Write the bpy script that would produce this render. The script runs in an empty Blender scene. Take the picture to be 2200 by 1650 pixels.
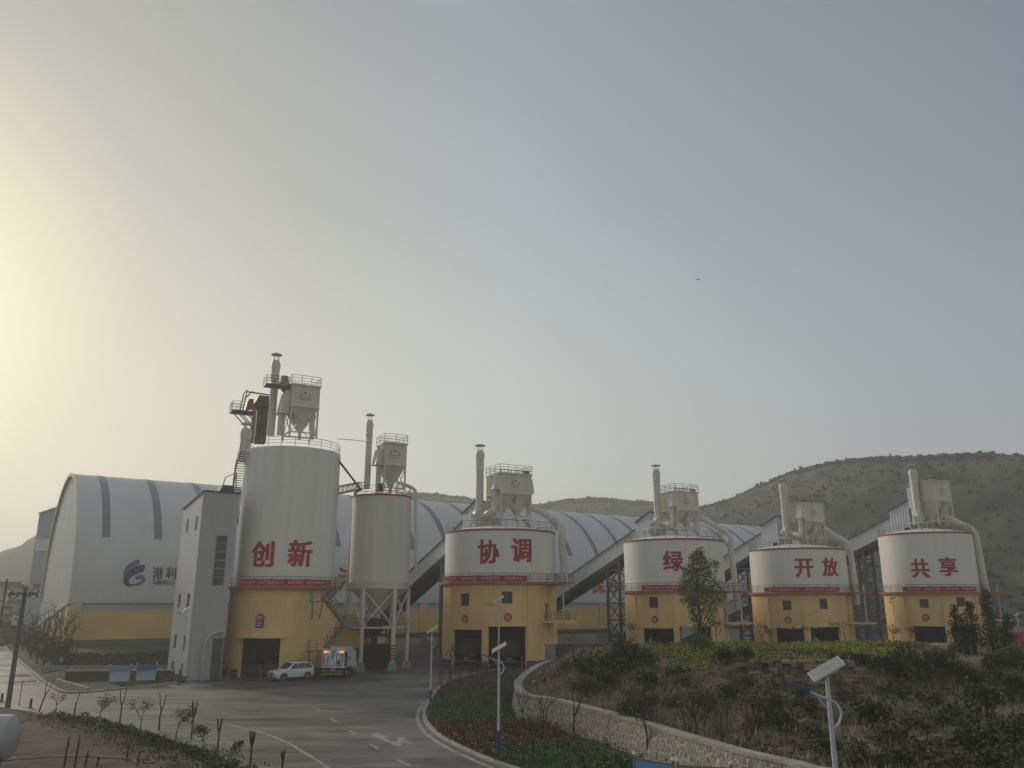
import bpy, bmesh, math, random
from mathutils import Vector, Matrix, noise
R_ = math.radians
sin, cos, pi = math.sin, math.cos, math.pi
random.seed(7)
SC = bpy.context.scene
COL = SC.collection
# ---------------------------------------------------------------- camera
F_PX, CX, CY, CAM_H, PITCH = 1750.0, 1100.0, 825.0, 8.0, R_(15.04)
cam = bpy.data.cameras.new('camera'); cam_o = bpy.data.objects.new('camera', cam); COL.objects.link(cam_o)
cam.sensor_width = 36.0; cam.lens = F_PX / 2200.0 * 36.0
cam.clip_start = 0.5; cam.clip_end = 6000
cam_o.location = (0, 0, CAM_H); cam_o.rotation_euler = (pi / 2 + PITCH, 0, 0)
SC.camera = cam_o
# ---------------------------------------------------------------- world, sun, exposure
SUN_AZ, SUN_EL = R_(-43), R_(19)          # azimuth from +Y (view direction), positive to the right
SDIR = Vector((sin(SUN_AZ) * cos(SUN_EL), cos(SUN_AZ) * cos(SUN_EL), sin(SUN_EL)))
w = bpy.data.worlds.new('World'); SC.world = w; w.use_nodes = True
nt = w.node_tree; nt.nodes.clear()
def N(t, kind, **kw):
    n = t.nodes.new(kind)
    for k, v in kw.items(): setattr(n, k, v)
    return n
def LK(t, a, b): t.links.new(a, b)
out = N(nt, 'ShaderNodeOutputWorld'); bg = N(nt, 'ShaderNodeBackground'); bg.inputs['Strength'].default_value = 0.1
sky = N(nt, 'ShaderNodeTexSky', sky_type='NISHITA', sun_disc=False)
sky.sun_elevation = SUN_EL; sky.sun_rotation = SUN_AZ
sky.dust_density = 3.0; sky.air_density = 1.2; sky.ozone_density = 1.0; sky.altitude = 100
tc = N(nt, 'ShaderNodeTexCoord')
dot = N(nt, 'ShaderNodeVectorMath', operation='DOT_PRODUCT'); dot.inputs[1].default_value = SDIR
LK(nt, tc.outputs['Generated'], dot.inputs[0])
ac = N(nt, 'ShaderNodeMath', operation='ARCCOSINE'); LK(nt, dot.outputs['Value'], ac.inputs[0])
dv = N(nt, 'ShaderNodeMath', operation='DIVIDE'); LK(nt, ac.outputs[0], dv.inputs[0]); dv.inputs[1].default_value = pi
rp = N(nt, 'ShaderNodeValToRGB'); LK(nt, dv.outputs[0], rp.inputs['Fac'])
RAMP = [(0, (7.6, 7.0, 4.9)), (8, (6.2, 6.0, 4.75)), (16, (4.5, 4.55, 4.15)), (26, (3.95, 4.1, 4.0)), (40, (3.55, 3.95, 4.35)), (56, (2.74, 3.12, 3.62)), (72, (2.1, 2.42, 3.1)), (88, (2.8, 3.1, 3.7)), (120, (3.3, 3.5, 3.75)), (180, (3.4, 3.55, 3.75))]
el = rp.color_ramp.elements
while len(el) < len(RAMP): el.new(0.5)
for e, (a, c) in zip(el, RAMP):
    e.position = a / 180; e.color = (c[0] / 10, c[1] / 10, c[2] / 10, 1)
sp = N(nt, 'ShaderNodeSeparateXYZ'); LK(nt, tc.outputs['Generated'], sp.inputs[0])
mr = N(nt, 'ShaderNodeValToRGB'); LK(nt, sp.outputs['Z'], mr.inputs['Fac'])
HZ = [(0.0, (2.0, 1.88, 1.55)), (0.1, (2.0, 1.9, 1.6)), (0.25, (1.72, 1.68, 1.5)), (0.45, (1.25, 1.25, 1.22)), (0.64, (1.0, 1.0, 1.0)), (0.75, (1.25, 1.25, 1.25)), (1.0, (1.35, 1.35, 1.35))]
el = mr.color_ramp.elements
while len(el) < len(HZ): el.new(0.5)
for e, (a, c) in zip(el, HZ):
    e.position = a; e.color = (c[0] / 2, c[1] / 2, c[2] / 2, 1)
mul = N(nt, 'ShaderNodeMix', data_type='RGBA', blend_type='MULTIPLY'); mul.inputs[0].default_value = 1
LK(nt, rp.outputs['Color'], mul.inputs[6]); LK(nt, mr.outputs['Color'], mul.inputs[7])
sc_ = N(nt, 'ShaderNodeVectorMath', operation='SCALE'); sc_.inputs['Scale'].default_value = 18.0
LK(nt, mul.outputs[2], sc_.inputs[0])
mx = N(nt, 'ShaderNodeMix', data_type='RGBA', blend_type='MIX'); mx.inputs[0].default_value = 0.94
LK(nt, sky.outputs[0], mx.inputs[6]); LK(nt, sc_.outputs[0], mx.inputs[7])
LK(nt, mx.outputs[2], bg.inputs['Color']); LK(nt, bg.outputs[0], out.inputs['Surface'])
sun = bpy.data.lights.new('sun', 'SUN'); sun_o = bpy.data.objects.new('sun', sun); COL.objects.link(sun_o)
sun.energy = 2.2; sun.angle = R_(6); sun.color = (1.0, 0.89, 0.74)
sun_o.rotation_euler = SDIR.to_track_quat('Z', 'Y').to_euler(); sun_o.location = (-60, 60, 60)
SC.view_settings.view_transform = 'Standard'; SC.view_settings.look = 'None'
SC.view_settings.exposure = 0.0; SC.view_settings.gamma = 1.0
SC.cycles.max_bounces = 6; SC.cycles.volume_bounces = 1; SC.cycles.use_denoising = True
HAZE_DENS = 0.00075
# ---------------------------------------------------------------- pixel -> place helpers
def ray(px, py):
    u = (px - CX) / F_PX; v = (CY - py) / F_PX
    return Vector((u, cos(PITCH) - v * sin(PITCH), sin(PITCH) + v * cos(PITCH)))
def at(px, py, Y):
    d = ray(px, py); t = Y / d.y
    return Vector((d.x * t, Y, CAM_H + d.z * t))
def gz(px, py, z=0.0):
    d = ray(px, py); t = (z - CAM_H) / d.z
    return Vector((d.x * t, d.y * t, z))
def az(px, py):
    d = ray(px, py); return math.atan2(d.x, d.y)
def from_tangents(xl, xr, y, D):
    a, b = az(xl, y), az(xr, y); m = (a + b) / 2; h = (b - a) / 2
    return Vector((D * sin(m), D * cos(m), 0)), D * sin(h)
def hitcyl(px, py, c, R):
    """angle a (normal = (sin a, -cos a)) and height of the pixel on the near side of a vertical cylinder"""
    d = ray(px, py); ox, oy = -c.x, -c.y
    A = d.x * d.x + d.y * d.y; B = ox * d.x + oy * d.y; Cc = ox * ox + oy * oy - R * R
    disc = B * B - A * Cc
    t = (-B - math.sqrt(max(disc, 0))) / A
    x, y = ox + d.x * t, oy + d.y * t
    return math.atan2(x, -y), CAM_H + d.z * t
# ---------------------------------------------------------------- mesh builder
class MB:
    def __init__(s): s.v = []; s.f = []
    def add(s, vs, fs):
        o = len(s.v); s.v += [tuple(q) for q in vs]; s.f += [tuple(i + o for i in g) for g in fs]; return s
    def box(s, x0, x1, y0, y1, z0, z1, M=None):
        vs = [Vector(q) for q in ((x0,y0,z0),(x1,y0,z0),(x1,y1,z0),(x0,y1,z0),(x0,y0,z1),(x1,y0,z1),(x1,y1,z1),(x0,y1,z1))]
        if M: vs = [M @ q for q in vs]
        return s.add(vs, [(0,3,2,1),(4,5,6,7),(0,1,5,4),(1,2,6,5),(2,3,7,6),(3,0,4,7)])
    def hexa(s, b, t):   # four bottom points (ccw from above), four top points
        return s.add(list(b) + list(t), [(3,2,1,0),(4,5,6,7),(0,1,5,4),(1,2,6,5),(2,3,7,6),(3,0,4,7)])
    def beam(s, p0, p1, w, h=None):
        h = h or w; p0, p1 = Vector(p0), Vector(p1); d = (p1 - p0).normalized()
        up = Vector((0, 0, 1)) if abs(d.z) < 0.95 else Vector((0, 1, 0))
        r = d.cross(up).normalized() * w / 2; u = r.cross(d).normalized() * h / 2
        return s.add([p0-r-u, p0+r-u, p0+r+u, p0-r+u, p1-r-u, p1+r-u, p1+r+u, p1-r+u],
                     [(0,1,2,3),(7,6,5,4),(4,5,1,0),(5,6,2,1),(6,7,3,2),(7,4,0,3)])
    def tube(s, pts, r, n=8, caps=True):
        pts = [Vector(p) for p in pts]; k = len(pts); rs = r if isinstance(r, (list, tuple)) else [r] * k
        o = len(s.v); prev = None
        for i, p in enumerate(pts):
            d = (pts[min(i+1, k-1)] - pts[max(i-1, 0)]).normalized()
            if prev is None:
                ref = Vector((0, 0, 1)) if abs(d.z) < 0.9 else Vector((1, 0, 0))
                x = d.cross(ref).normalized()
            else:
                x = (prev - d * prev.dot(d)).normalized()
            prev = x; y = d.cross(x)
            for j in range(n):
                a = 2 * pi * j / n
                s.v.append(tuple(p + (x * cos(a) + y * sin(a)) * rs[i]))
        for i in range(k - 1):
            for j in range(n):
                a, b = o + i*n + j, o + i*n + (j+1) % n
                s.f.append((a, b, b + n, a + n))
        if caps:
            s.f.append(tuple(o + j for j in reversed(range(n)))); s.f.append(tuple(o + (k-1)*n + j for j in range(n)))
        return s
    def lathe(s, prof, n=48, c=(0, 0), a0=0.0, a1=2*pi):
        full = abs(a1 - a0 - 2*pi) < 1e-6; m = n if full else n + 1; o = len(s.v); k = len(prof)
        for i in range(m):
            a = a0 + (a1 - a0) * i / n
            for r, z in prof: s.v.append((c[0] + r * sin(a), c[1] - r * cos(a), z))
        for i in range(n):
            i2 = (i + 1) % m
            for j in range(k - 1):
                s.f.append((o + i*k + j, o + i2*k + j, o + i2*k + j + 1, o + i*k + j + 1))
        return s
    def prism(s, poly, z0, z1):
        n = len(poly); o = len(s.v)
        s.v += [(p[0], p[1], z0) for p in poly] + [(p[0], p[1], z1) for p in poly]
        s.f.append(tuple(o + i for i in reversed(range(n)))); s.f.append(tuple(o + n + i for i in range(n)))
        for i in range(n):
            j = (i + 1) % n; s.f.append((o+i, o+j, o+n+j, o+n+i))
        return s
    def ball(s, c, r, n=8, sz=1.0):
        prof = [(max(r * sin(pi * j / n), 1e-4), c[2] - r * sz * cos(pi * j / n)) for j in range(n + 1)]
        return s.lathe(prof, n * 2, (c[0], c[1]))
    def build(s, name, m, parent=None, loc=None, smooth=None, M=None):
        me = bpy.data.meshes.new(name)
        me.from_pydata([tuple(M @ Vector(q)) for q in s.v] if M else s.v, [], s.f); me.update()
        for x in (m if isinstance(m, (list, tuple)) else [m]): me.materials.append(x)
        if smooth:
            me.polygons.foreach_set('use_smooth', [True] * len(me.polygons)); me.set_sharp_from_angle(angle=R_(smooth))
        o = bpy.data.objects.new(name, me); COL.objects.link(o)
        if parent is not None: o.parent = parent
        if loc is not None: o.location = loc
        return o
def tag(o, label=None, cat=None, group=None, kind=None):
    if label: o['label'] = label
    if cat: o['category'] = cat
    if group: o['group'] = group
    if kind: o['kind'] = kind
    return o
def thing(name, label, cat, loc=(0, 0, 0), rz=0.0, group=None):
    o = bpy.data.objects.new(name, None); COL.objects.link(o); o.empty_display_size = 0.3
    o.location = loc; o.rotation_euler = (0, 0, rz)
    return tag(o, label, cat, group)
def dup(root, loc, rz=0.0, label=None, scale=1.0):
    r = root.copy(); COL.objects.link(r); r.location = loc; r.rotation_euler = (0, 0, rz); r.scale = (scale,) * 3
    if label: r['label'] = label
    for ch in list(root.children):
        c = ch.copy(); COL.objects.link(c); c.parent = r
        for g in list(ch.children):
            d = g.copy(); COL.objects.link(d); d.parent = c
    return r
# ---------------------------------------------------------------- materials
def mat(name, col, rough=0.75, var=0.12, scale=0.6, stretch=(1, 1, 1), bump=0.0, bscale=None, metal=0.0, col2=None, spec=0.35, fine=0.0, lo=0.35, hi=0.65):
    m = bpy.data.materials.new(name); m.use_nodes = True; t = m.node_tree
    b = t.nodes['Principled BSDF']; b.inputs['Roughness'].default_value = rough; b.inputs['Metallic'].default_value = metal
    b.inputs['Specular IOR Level'].default_value = spec
    c2 = col2 or tuple(max(0, x * (1 - 2.2 * var)) for x in col)
    tx = N(t, 'ShaderNodeTexCoord'); mp = N(t, 'ShaderNodeMapping'); mp.inputs['Scale'].default_value = stretch
    LK(t, tx.outputs['Object'], mp.inputs[0])
    nz = N(t, 'ShaderNodeTexNoise'); nz.inputs['Scale'].default_value = scale; nz.inputs['Detail'].default_value = 6; nz.inputs['Roughness'].default_value = 0.6
    LK(t, mp.outputs[0], nz.inputs['Vector'])
    cr = N(t, 'ShaderNodeValToRGB'); cr.color_ramp.elements[0].position = lo; cr.color_ramp.elements[1].position = hi
    cr.color_ramp.elements[0].color = (*c2, 1); cr.color_ramp.elements[1].color = (*col, 1)
    LK(t, nz.outputs['Fac'], cr.inputs['Fac']); src = cr.outputs['Color']
    if fine:
        n2 = N(t, 'ShaderNodeTexNoise'); n2.inputs['Scale'].default_value = scale * 9; n2.inputs['Detail'].default_value = 4
        LK(t, tx.outputs['Object'], n2.inputs['Vector'])
        mm = N(t, 'ShaderNodeMapRange'); mm.inputs['To Min'].default_value = 1 - fine; mm.inputs['To Max'].default_value = 1 + fine
        mm.inputs['From Min'].default_value = 0.3; mm.inputs['From Max'].default_value = 0.7
        LK(t, n2.outputs['Fac'], mm.inputs['Value'])
        sc2 = N(t, 'ShaderNodeVectorMath', operation='SCALE'); LK(t, src, sc2.inputs[0]); LK(t, mm.outputs[0], sc2.inputs['Scale']); src = sc2.outputs[0]
    LK(t, src, b.inputs['Base Color'])
    if bump:
        nb = N(t, 'ShaderNodeTexNoise'); nb.inputs['Scale'].default_value = bscale or scale * 4; nb.inputs['Detail'].default_value = 5
        LK(t, tx.outputs['Object'], nb.inputs['Vector'])
        bp = N(t, 'ShaderNodeBump'); bp.inputs['Strength'].default_value = bump; bp.inputs['Distance'].default_value = 0.2
        LK(t, nb.outputs['Fac'], bp.inputs['Height']); LK(t, bp.outputs[0], b.inputs['Normal'])
    return m
def corrugated(name, col, axis, freq, var=0.1, rough=0.55, strength=0.35):
    """metal cladding: fine ribs as bump along one object axis"""
    m = mat(name, col, rough, var, 0.15, (1, 1, 1), 0)
    t = m.node_tree; b = t.nodes['Principled BSDF']
    tx = N(t, 'ShaderNodeTexCoord'); sx = N(t, 'ShaderNodeSeparateXYZ'); LK(t, tx.outputs['Object'], sx.inputs[0])
    ml = N(t, 'ShaderNodeMath', operation='MULTIPLY'); LK(t, sx.outputs[axis], ml.inputs[0]); ml.inputs[1].default_value = freq * 2 * pi
    sn = N(t, 'ShaderNodeMath', operation='SINE'); LK(t, ml.outputs[0], sn.inputs[0])
    bp = N(t, 'ShaderNodeBump'); bp.inputs['Strength'].default_value = strength; bp.inputs['Distance'].default_value = 0.06
    LK(t, sn.outputs[0], bp.inputs['Height']); LK(t, bp.outputs[0], b.inputs['Normal'])
    return m
def stones(name, stone, stone2, mortar, scale, edge, bump=0.6, sz=(1, 1, 1), proud=True):
    m = bpy.data.materials.new(name); m.use_nodes = True; t = m.node_tree; b = t.nodes['Principled BSDF']
    b.inputs['Roughness'].default_value = 0.9; b.inputs['Specular IOR Level'].default_value = 0.2
    tx = N(t, 'ShaderNodeTexCoord'); mp = N(t, 'ShaderNodeMapping'); mp.inputs['Scale'].default_value = sz; LK(t, tx.outputs['Object'], mp.inputs[0])
    nz = N(t, 'ShaderNodeTexNoise'); nz.inputs['Scale'].default_value = 2.0; LK(t, mp.outputs[0], nz.inputs['Vector'])
    ad = N(t, 'ShaderNodeMix', data_type='VECTOR'); ad.inputs[0].default_value = 0.12
    LK(t, mp.outputs[0], ad.inputs[4]); LK(t, nz.outputs['Color'], ad.inputs[5])
    v1 = N(t, 'ShaderNodeTexVoronoi', feature='DISTANCE_TO_EDGE'); v1.inputs['Scale'].default_value = scale; LK(t, ad.outputs[1], v1.inputs['Vector'])
    v2 = N(t, 'ShaderNodeTexVoronoi', feature='F1'); v2.inputs['Scale'].default_value = scale; LK(t, ad.outputs[1], v2.inputs['Vector'])
    hs = N(t, 'ShaderNodeSeparateColor'); LK(t, v2.outputs['Color'], hs.inputs[0])
    mc = N(t, 'ShaderNodeMix', data_type='RGBA'); mc.inputs[6].default_value = (*stone, 1); mc.inputs[7].default_value = (*stone2, 1); LK(t, hs.outputs[0], mc.inputs[0])
    st = N(t, 'ShaderNodeMapRange', interpolation_type='SMOOTHSTEP'); st.inputs['From Min'].default_value = edge * 0.6; st.inputs['From Max'].default_value = edge * 1.4
    LK(t, v1.outputs['Distance'], st.inputs['Value'])
    mo = N(t, 'ShaderNodeMix', data_type='RGBA'); mo.inputs[6].default_value = (*mortar, 1); LK(t, mc.outputs[2], mo.inputs[7]); LK(t, st.outputs[0], mo.inputs[0])
    n3 = N(t, 'ShaderNodeTexNoise'); n3.inputs['Scale'].default_value = 9; n3.inputs['Detail'].default_value = 4; LK(t, tx.outputs['Object'], n3.inputs['Vector'])
    m3 = N(t, 'ShaderNodeMapRange'); m3.inputs['To Min'].default_value = 0.65; m3.inputs['To Max'].default_value = 1.3; LK(t, n3.outputs['Fac'], m3.inputs['Value'])
    s3 = N(t, 'ShaderNodeVectorMath', operation='SCALE'); LK(t, mo.outputs[2], s3.inputs[0]); LK(t, m3.outputs[0], s3.inputs['Scale'])
    LK(t, s3.outputs[0], b.inputs['Base Color'])
    bp = N(t, 'ShaderNodeBump'); bp.inputs['Strength'].default_value = bump; bp.inputs['Distance'].default_value = 0.12; bp.invert = proud
    LK(t, st.outputs[0], bp.inputs['Height']); LK(t, bp.outputs[0], b.inputs['Normal'])
    return m
def emit(name, col, s):
    m = bpy.data.materials.new(name); m.use_nodes = True; b = m.node_tree.nodes['Principled BSDF']
    b.inputs['Base Color'].default_value = (*col, 1); b.inputs['Emission Color'].default_value = (*col, 1); b.inputs['Emission Strength'].default_value = s
    return m
def leafmat(name, c1, c2, rough=0.7):
    m = bpy.data.materials.new(name); m.use_nodes = True; t = m.node_tree; b = t.nodes['Principled BSDF']
    b.inputs['Roughness'].default_value = rough; b.inputs['Specular IOR Level'].default_value = 0.2
    g = N(t, 'ShaderNodeNewGeometry'); cr = N(t, 'ShaderNodeValToRGB')
    cr.color_ramp.elements[0].color = (*c1, 1); cr.color_ramp.elements[1].color = (*c2, 1)
    LK(t, g.outputs['Random Per Island'], cr.inputs['Fac']); LK(t, cr.outputs[0], b.inputs['Base Color'])
    return m
m_tank = mat('tank_white_paint', (0.74, 0.725, 0.67), 0.6, 0.06, 0.35, (2.6, 2.6, 0.12), fine=0.03, col2=(.655,.63,.565), lo=.28, hi=.6)
m_tank2 = mat('tank_cream_paint', (0.66, 0.64, 0.56), 0.55, 0.06, 0.4, (2.2, 2.2, 0.14), fine=0.03)
m_yellow = mat('ochre_render', (0.80, 0.545, 0.235), 0.85, 0.09, 0.35, (1, 1, 0.25), 0.05, 6, fine=0.04)
m_yellowd = mat('ochre_wall', (0.68, 0.47, 0.18), 0.85, 0.08, 0.2, (1, 1, 0.4), fine=0.04)
m_yellow_sunlit = mat('sunlit_yellow_render', (0.75, 0.58, 0.28), 0.85, 0.06, 0.3)  # yellow render lightened to paint sunlight onto the gable pilasters
m_slab = mat('terracotta_paint', (0.45, 0.17, 0.10), 0.8, 0.1, 0.5)
m_red = mat('red_paint', (0.40, 0.025, 0.03), 0.6, 0.08, 0.5)
m_banner = mat('red_cloth', (0.44, 0.035, 0.04), 0.8, 0.1, 0.6)
m_btext = mat('pale_print', (0.68, 0.42, 0.38), 0.8, 0.03)
m_plinth = mat('grey_plinth_paint', (0.13, 0.13, 0.135), 0.85, 0.1, 0.4)
m_concrete = mat('concrete', (0.32, 0.31, 0.28), 0.9, 0.15, 0.5, (1, 1, 0.4), 0.2, 4, fine=0.08)
m_inshade = mat('interior_shade', (0.045, 0.045, 0.042), 0.95, 0.15, 0.5)  # near-black colour that paints the shade inside the silo gates
m_cream_steel = mat('cream_steel', (0.64, 0.62, 0.53), 0.5, 0.08, 0.6, (1, 1, 0.3), fine=0.03)
m_white_steel = mat('white_steel', (0.62, 0.62, 0.57), 0.5, 0.06, 0.6)
m_rail = mat('railing_steel', (0.17, 0.16, 0.14), 0.6, 0.1, 1.5)
m_dark_steel = mat('dark_steel', (0.085, 0.09, 0.095), 0.6, 0.15, 0.8)
m_black = mat('black_steel', (0.018, 0.019, 0.02), 0.7, 0.15, 0.8)
m_glass = mat('dark_window_glass', (0.035, 0.042, 0.045), 0.18, 0.1, 0.5, spec=0.5)
m_orange = mat('orange_motor_paint', (0.55, 0.2, 0.06), 0.5, 0.1)
m_silver = mat('silver_shed_cladding', (0.42, 0.44, 0.45), 0.6, 0.06, 0.1)
m_vault = corrugated('vault_sheet', (0.53, 0.54, 0.53), 0, 1.0, 0.05, 0.5, 0.5)
m_gable = corrugated('gable_sheet', (0.50, 0.50, 0.48), 1, 1.2, 0.05, 0.55, 0.3)
m_skylight = mat('skylight_sheet', (0.17, 0.205, 0.21), 0.4, 0.1, 0.3)
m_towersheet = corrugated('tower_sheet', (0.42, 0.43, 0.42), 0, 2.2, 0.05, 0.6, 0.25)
m_towersheet_sunlit = corrugated('tower_sheet_sunlit', (0.56, 0.56, 0.56), 1, 2.2, 0.05, 0.6, 0.25)  # lighter copy of the tower sheet, sunlight painted into the left face
m_gallery = corrugated('gallery_sheet', (0.48, 0.50, 0.51), 0, 1.2, 0.05, 0.55, 0.2)
m_headsheet = corrugated('headhouse_sheet', (0.42, 0.47, 0.52), 0, 2.0, 0.05, 0.55, 0.6)
m_logo1 = mat('logo_blue', (0.05, 0.11, 0.26), 0.6, 0.02); m_logo2 = mat('logo_navy', (0.035, 0.04, 0.11), 0.6, 0.02)
m_charc = mat('charcoal_paint', (0.06, 0.06, 0.065), 0.7, 0.05)
m_carp = mat('car_white', (0.66, 0.68, 0.70), 0.3, 0.03, 0.5, spec=0.5)
m_tyre = mat('tyre_rubber', (0.02, 0.02, 0.02), 0.85, 0.1)
m_rim = mat('wheel_rim', (0.22, 0.22, 0.22), 0.4, 0.1, metal=0.5)
m_lampwhite = mat('lamp_post_white', (0.52, 0.54, 0.58), 0.4, 0.05)
m_lampblue = mat('lamp_post_blue', (0.025, 0.05, 0.22), 0.45, 0.05)
m_solar = mat('solar_panel_back', (0.60, 0.58, 0.52), 0.5, 0.05)
m_solarcell = mat('solar_cells', (0.05, 0.06, 0.09), 0.25, 0.1)
m_bark = mat('bark', (0.085, 0.07, 0.055), 0.95, 0.2, 3)
m_sign = mat('sign_red', (0.42, 0.03, 0.03), 0.5, 0.03); m_signw = mat('sign_white', (0.6, 0.6, 0.58), 0.6, 0.03); m_signb = mat('sign_navy', (0.03, 0.05, 0.10), 0.5, 0.03)
m_leaf_d = leafmat('leaf_dark', (0.03, 0.042, 0.016), (0.085, 0.105, 0.038))
m_leaf_m = leafmat('leaf_mid', (0.045, 0.068, 0.02), (0.11, 0.14, 0.045))
m_leaf_o = leafmat('leaf_olive', (0.05, 0.055, 0.025), (0.13, 0.12, 0.055))
m_leaf_g = leafmat('leaf_fresh', (0.035, 0.09, 0.018), (0.09, 0.19, 0.04))
m_leaf_r = leafmat('leaf_red', (0.075, 0.03, 0.022), (0.17, 0.065, 0.042))
m_leaf_y = leafmat('leaf_rape', (0.13, 0.19, 0.025), (0.46, 0.42, 0.05))
m_dry = leafmat('dry_grass', (0.13, 0.105, 0.06), (0.36, 0.29, 0.17))
# ---------------------------------------------------------------- lettering
_txt = {}
def text_mb(body, bold=0.0, ext=0.02):
    """flat lettering in the x-z plane, unit cell about 1, centred, front facing -y"""
    key = (body, bold, ext)
    if key in _txt: return _txt[key]
    cu = bpy.data.curves.new('lettering', 'FONT'); cu.body = body; cu.size = 1.0; cu.extrude = ext
    cu.align_x = 'CENTER'; cu.resolution_u = 3
    o = bpy.data.objects.new('lettering', cu); COL.objects.link(o)
    bpy.context.view_layer.update()
    me = bpy.data.meshes.new_from_object(o.evaluated_get(bpy.context.evaluated_depsgraph_get()))
    bpy.data.objects.remove(o); bpy.data.curves.remove(cu)
    xs = [q.co.x for q in me.vertices]; ys = [q.co.y for q in me.vertices]
    cx, cy = (min(xs) + max(xs)) / 2, (min(ys) + max(ys)) / 2
    mb = MB(); mb.v = [(q.co.x - cx, -q.co.z, q.co.y - cy) for q in me.vertices]; mb.f = [tuple(p.vertices) for p in me.polygons]
    mb.w, mb.h = max(xs) - min(xs), max(ys) - min(ys)
    bpy.data.meshes.remove(me); _txt[key] = mb; return mb
def lettering(body, w, h, m, name, parent, M=None, cyl=None, bold=0.0, thick=0.03):
    """fit the text in w x h; M places it flat, or cyl=(R, a, z) wraps it on a cylinder round the parent's axis"""
    src = text_mb(body, bold); sx, sz = w / src.w, h / src.h
    me = bpy.data.meshes.new(name)
    V, Fc = [], []
    for k, (ox, oz) in enumerate(((0, 0), (bold, bold*.6), (-bold, -bold*.6), (bold, -bold*.6), (-bold, bold*.6)) if bold else ((0, 0),)):
        b0 = len(V); V += [((x + ox) * sx, y / 0.02 * thick - k * .0025, (z + oz) * sz) for x, y, z in src.v]; Fc += [tuple(i + b0 for i in f) for f in src.f]
    me.from_pydata(V, [], Fc)
    if cyl:
        bm = bmesh.new(); bm.from_mesh(me); st = 0.35; x = -w / 2 + st
        while x < w / 2:
            bmesh.ops.bisect_plane(bm, geom=bm.verts[:] + bm.edges[:] + bm.faces[:], plane_co=(x, 0, 0), plane_no=(1, 0, 0)); x += st
        Rr, a, z0 = cyl
        for q in bm.verts:
            an = a + q.co.x / Rr; rr = Rr - q.co.y; q.co = Vector((rr * sin(an), -rr * cos(an), z0 + q.co.z))
        bm.to_mesh(me); bm.free()
    elif M: me.transform(M)
    me.materials.append(m); o = bpy.data.objects.new(name, me); COL.objects.link(o); o.parent = parent
    return o
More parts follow.
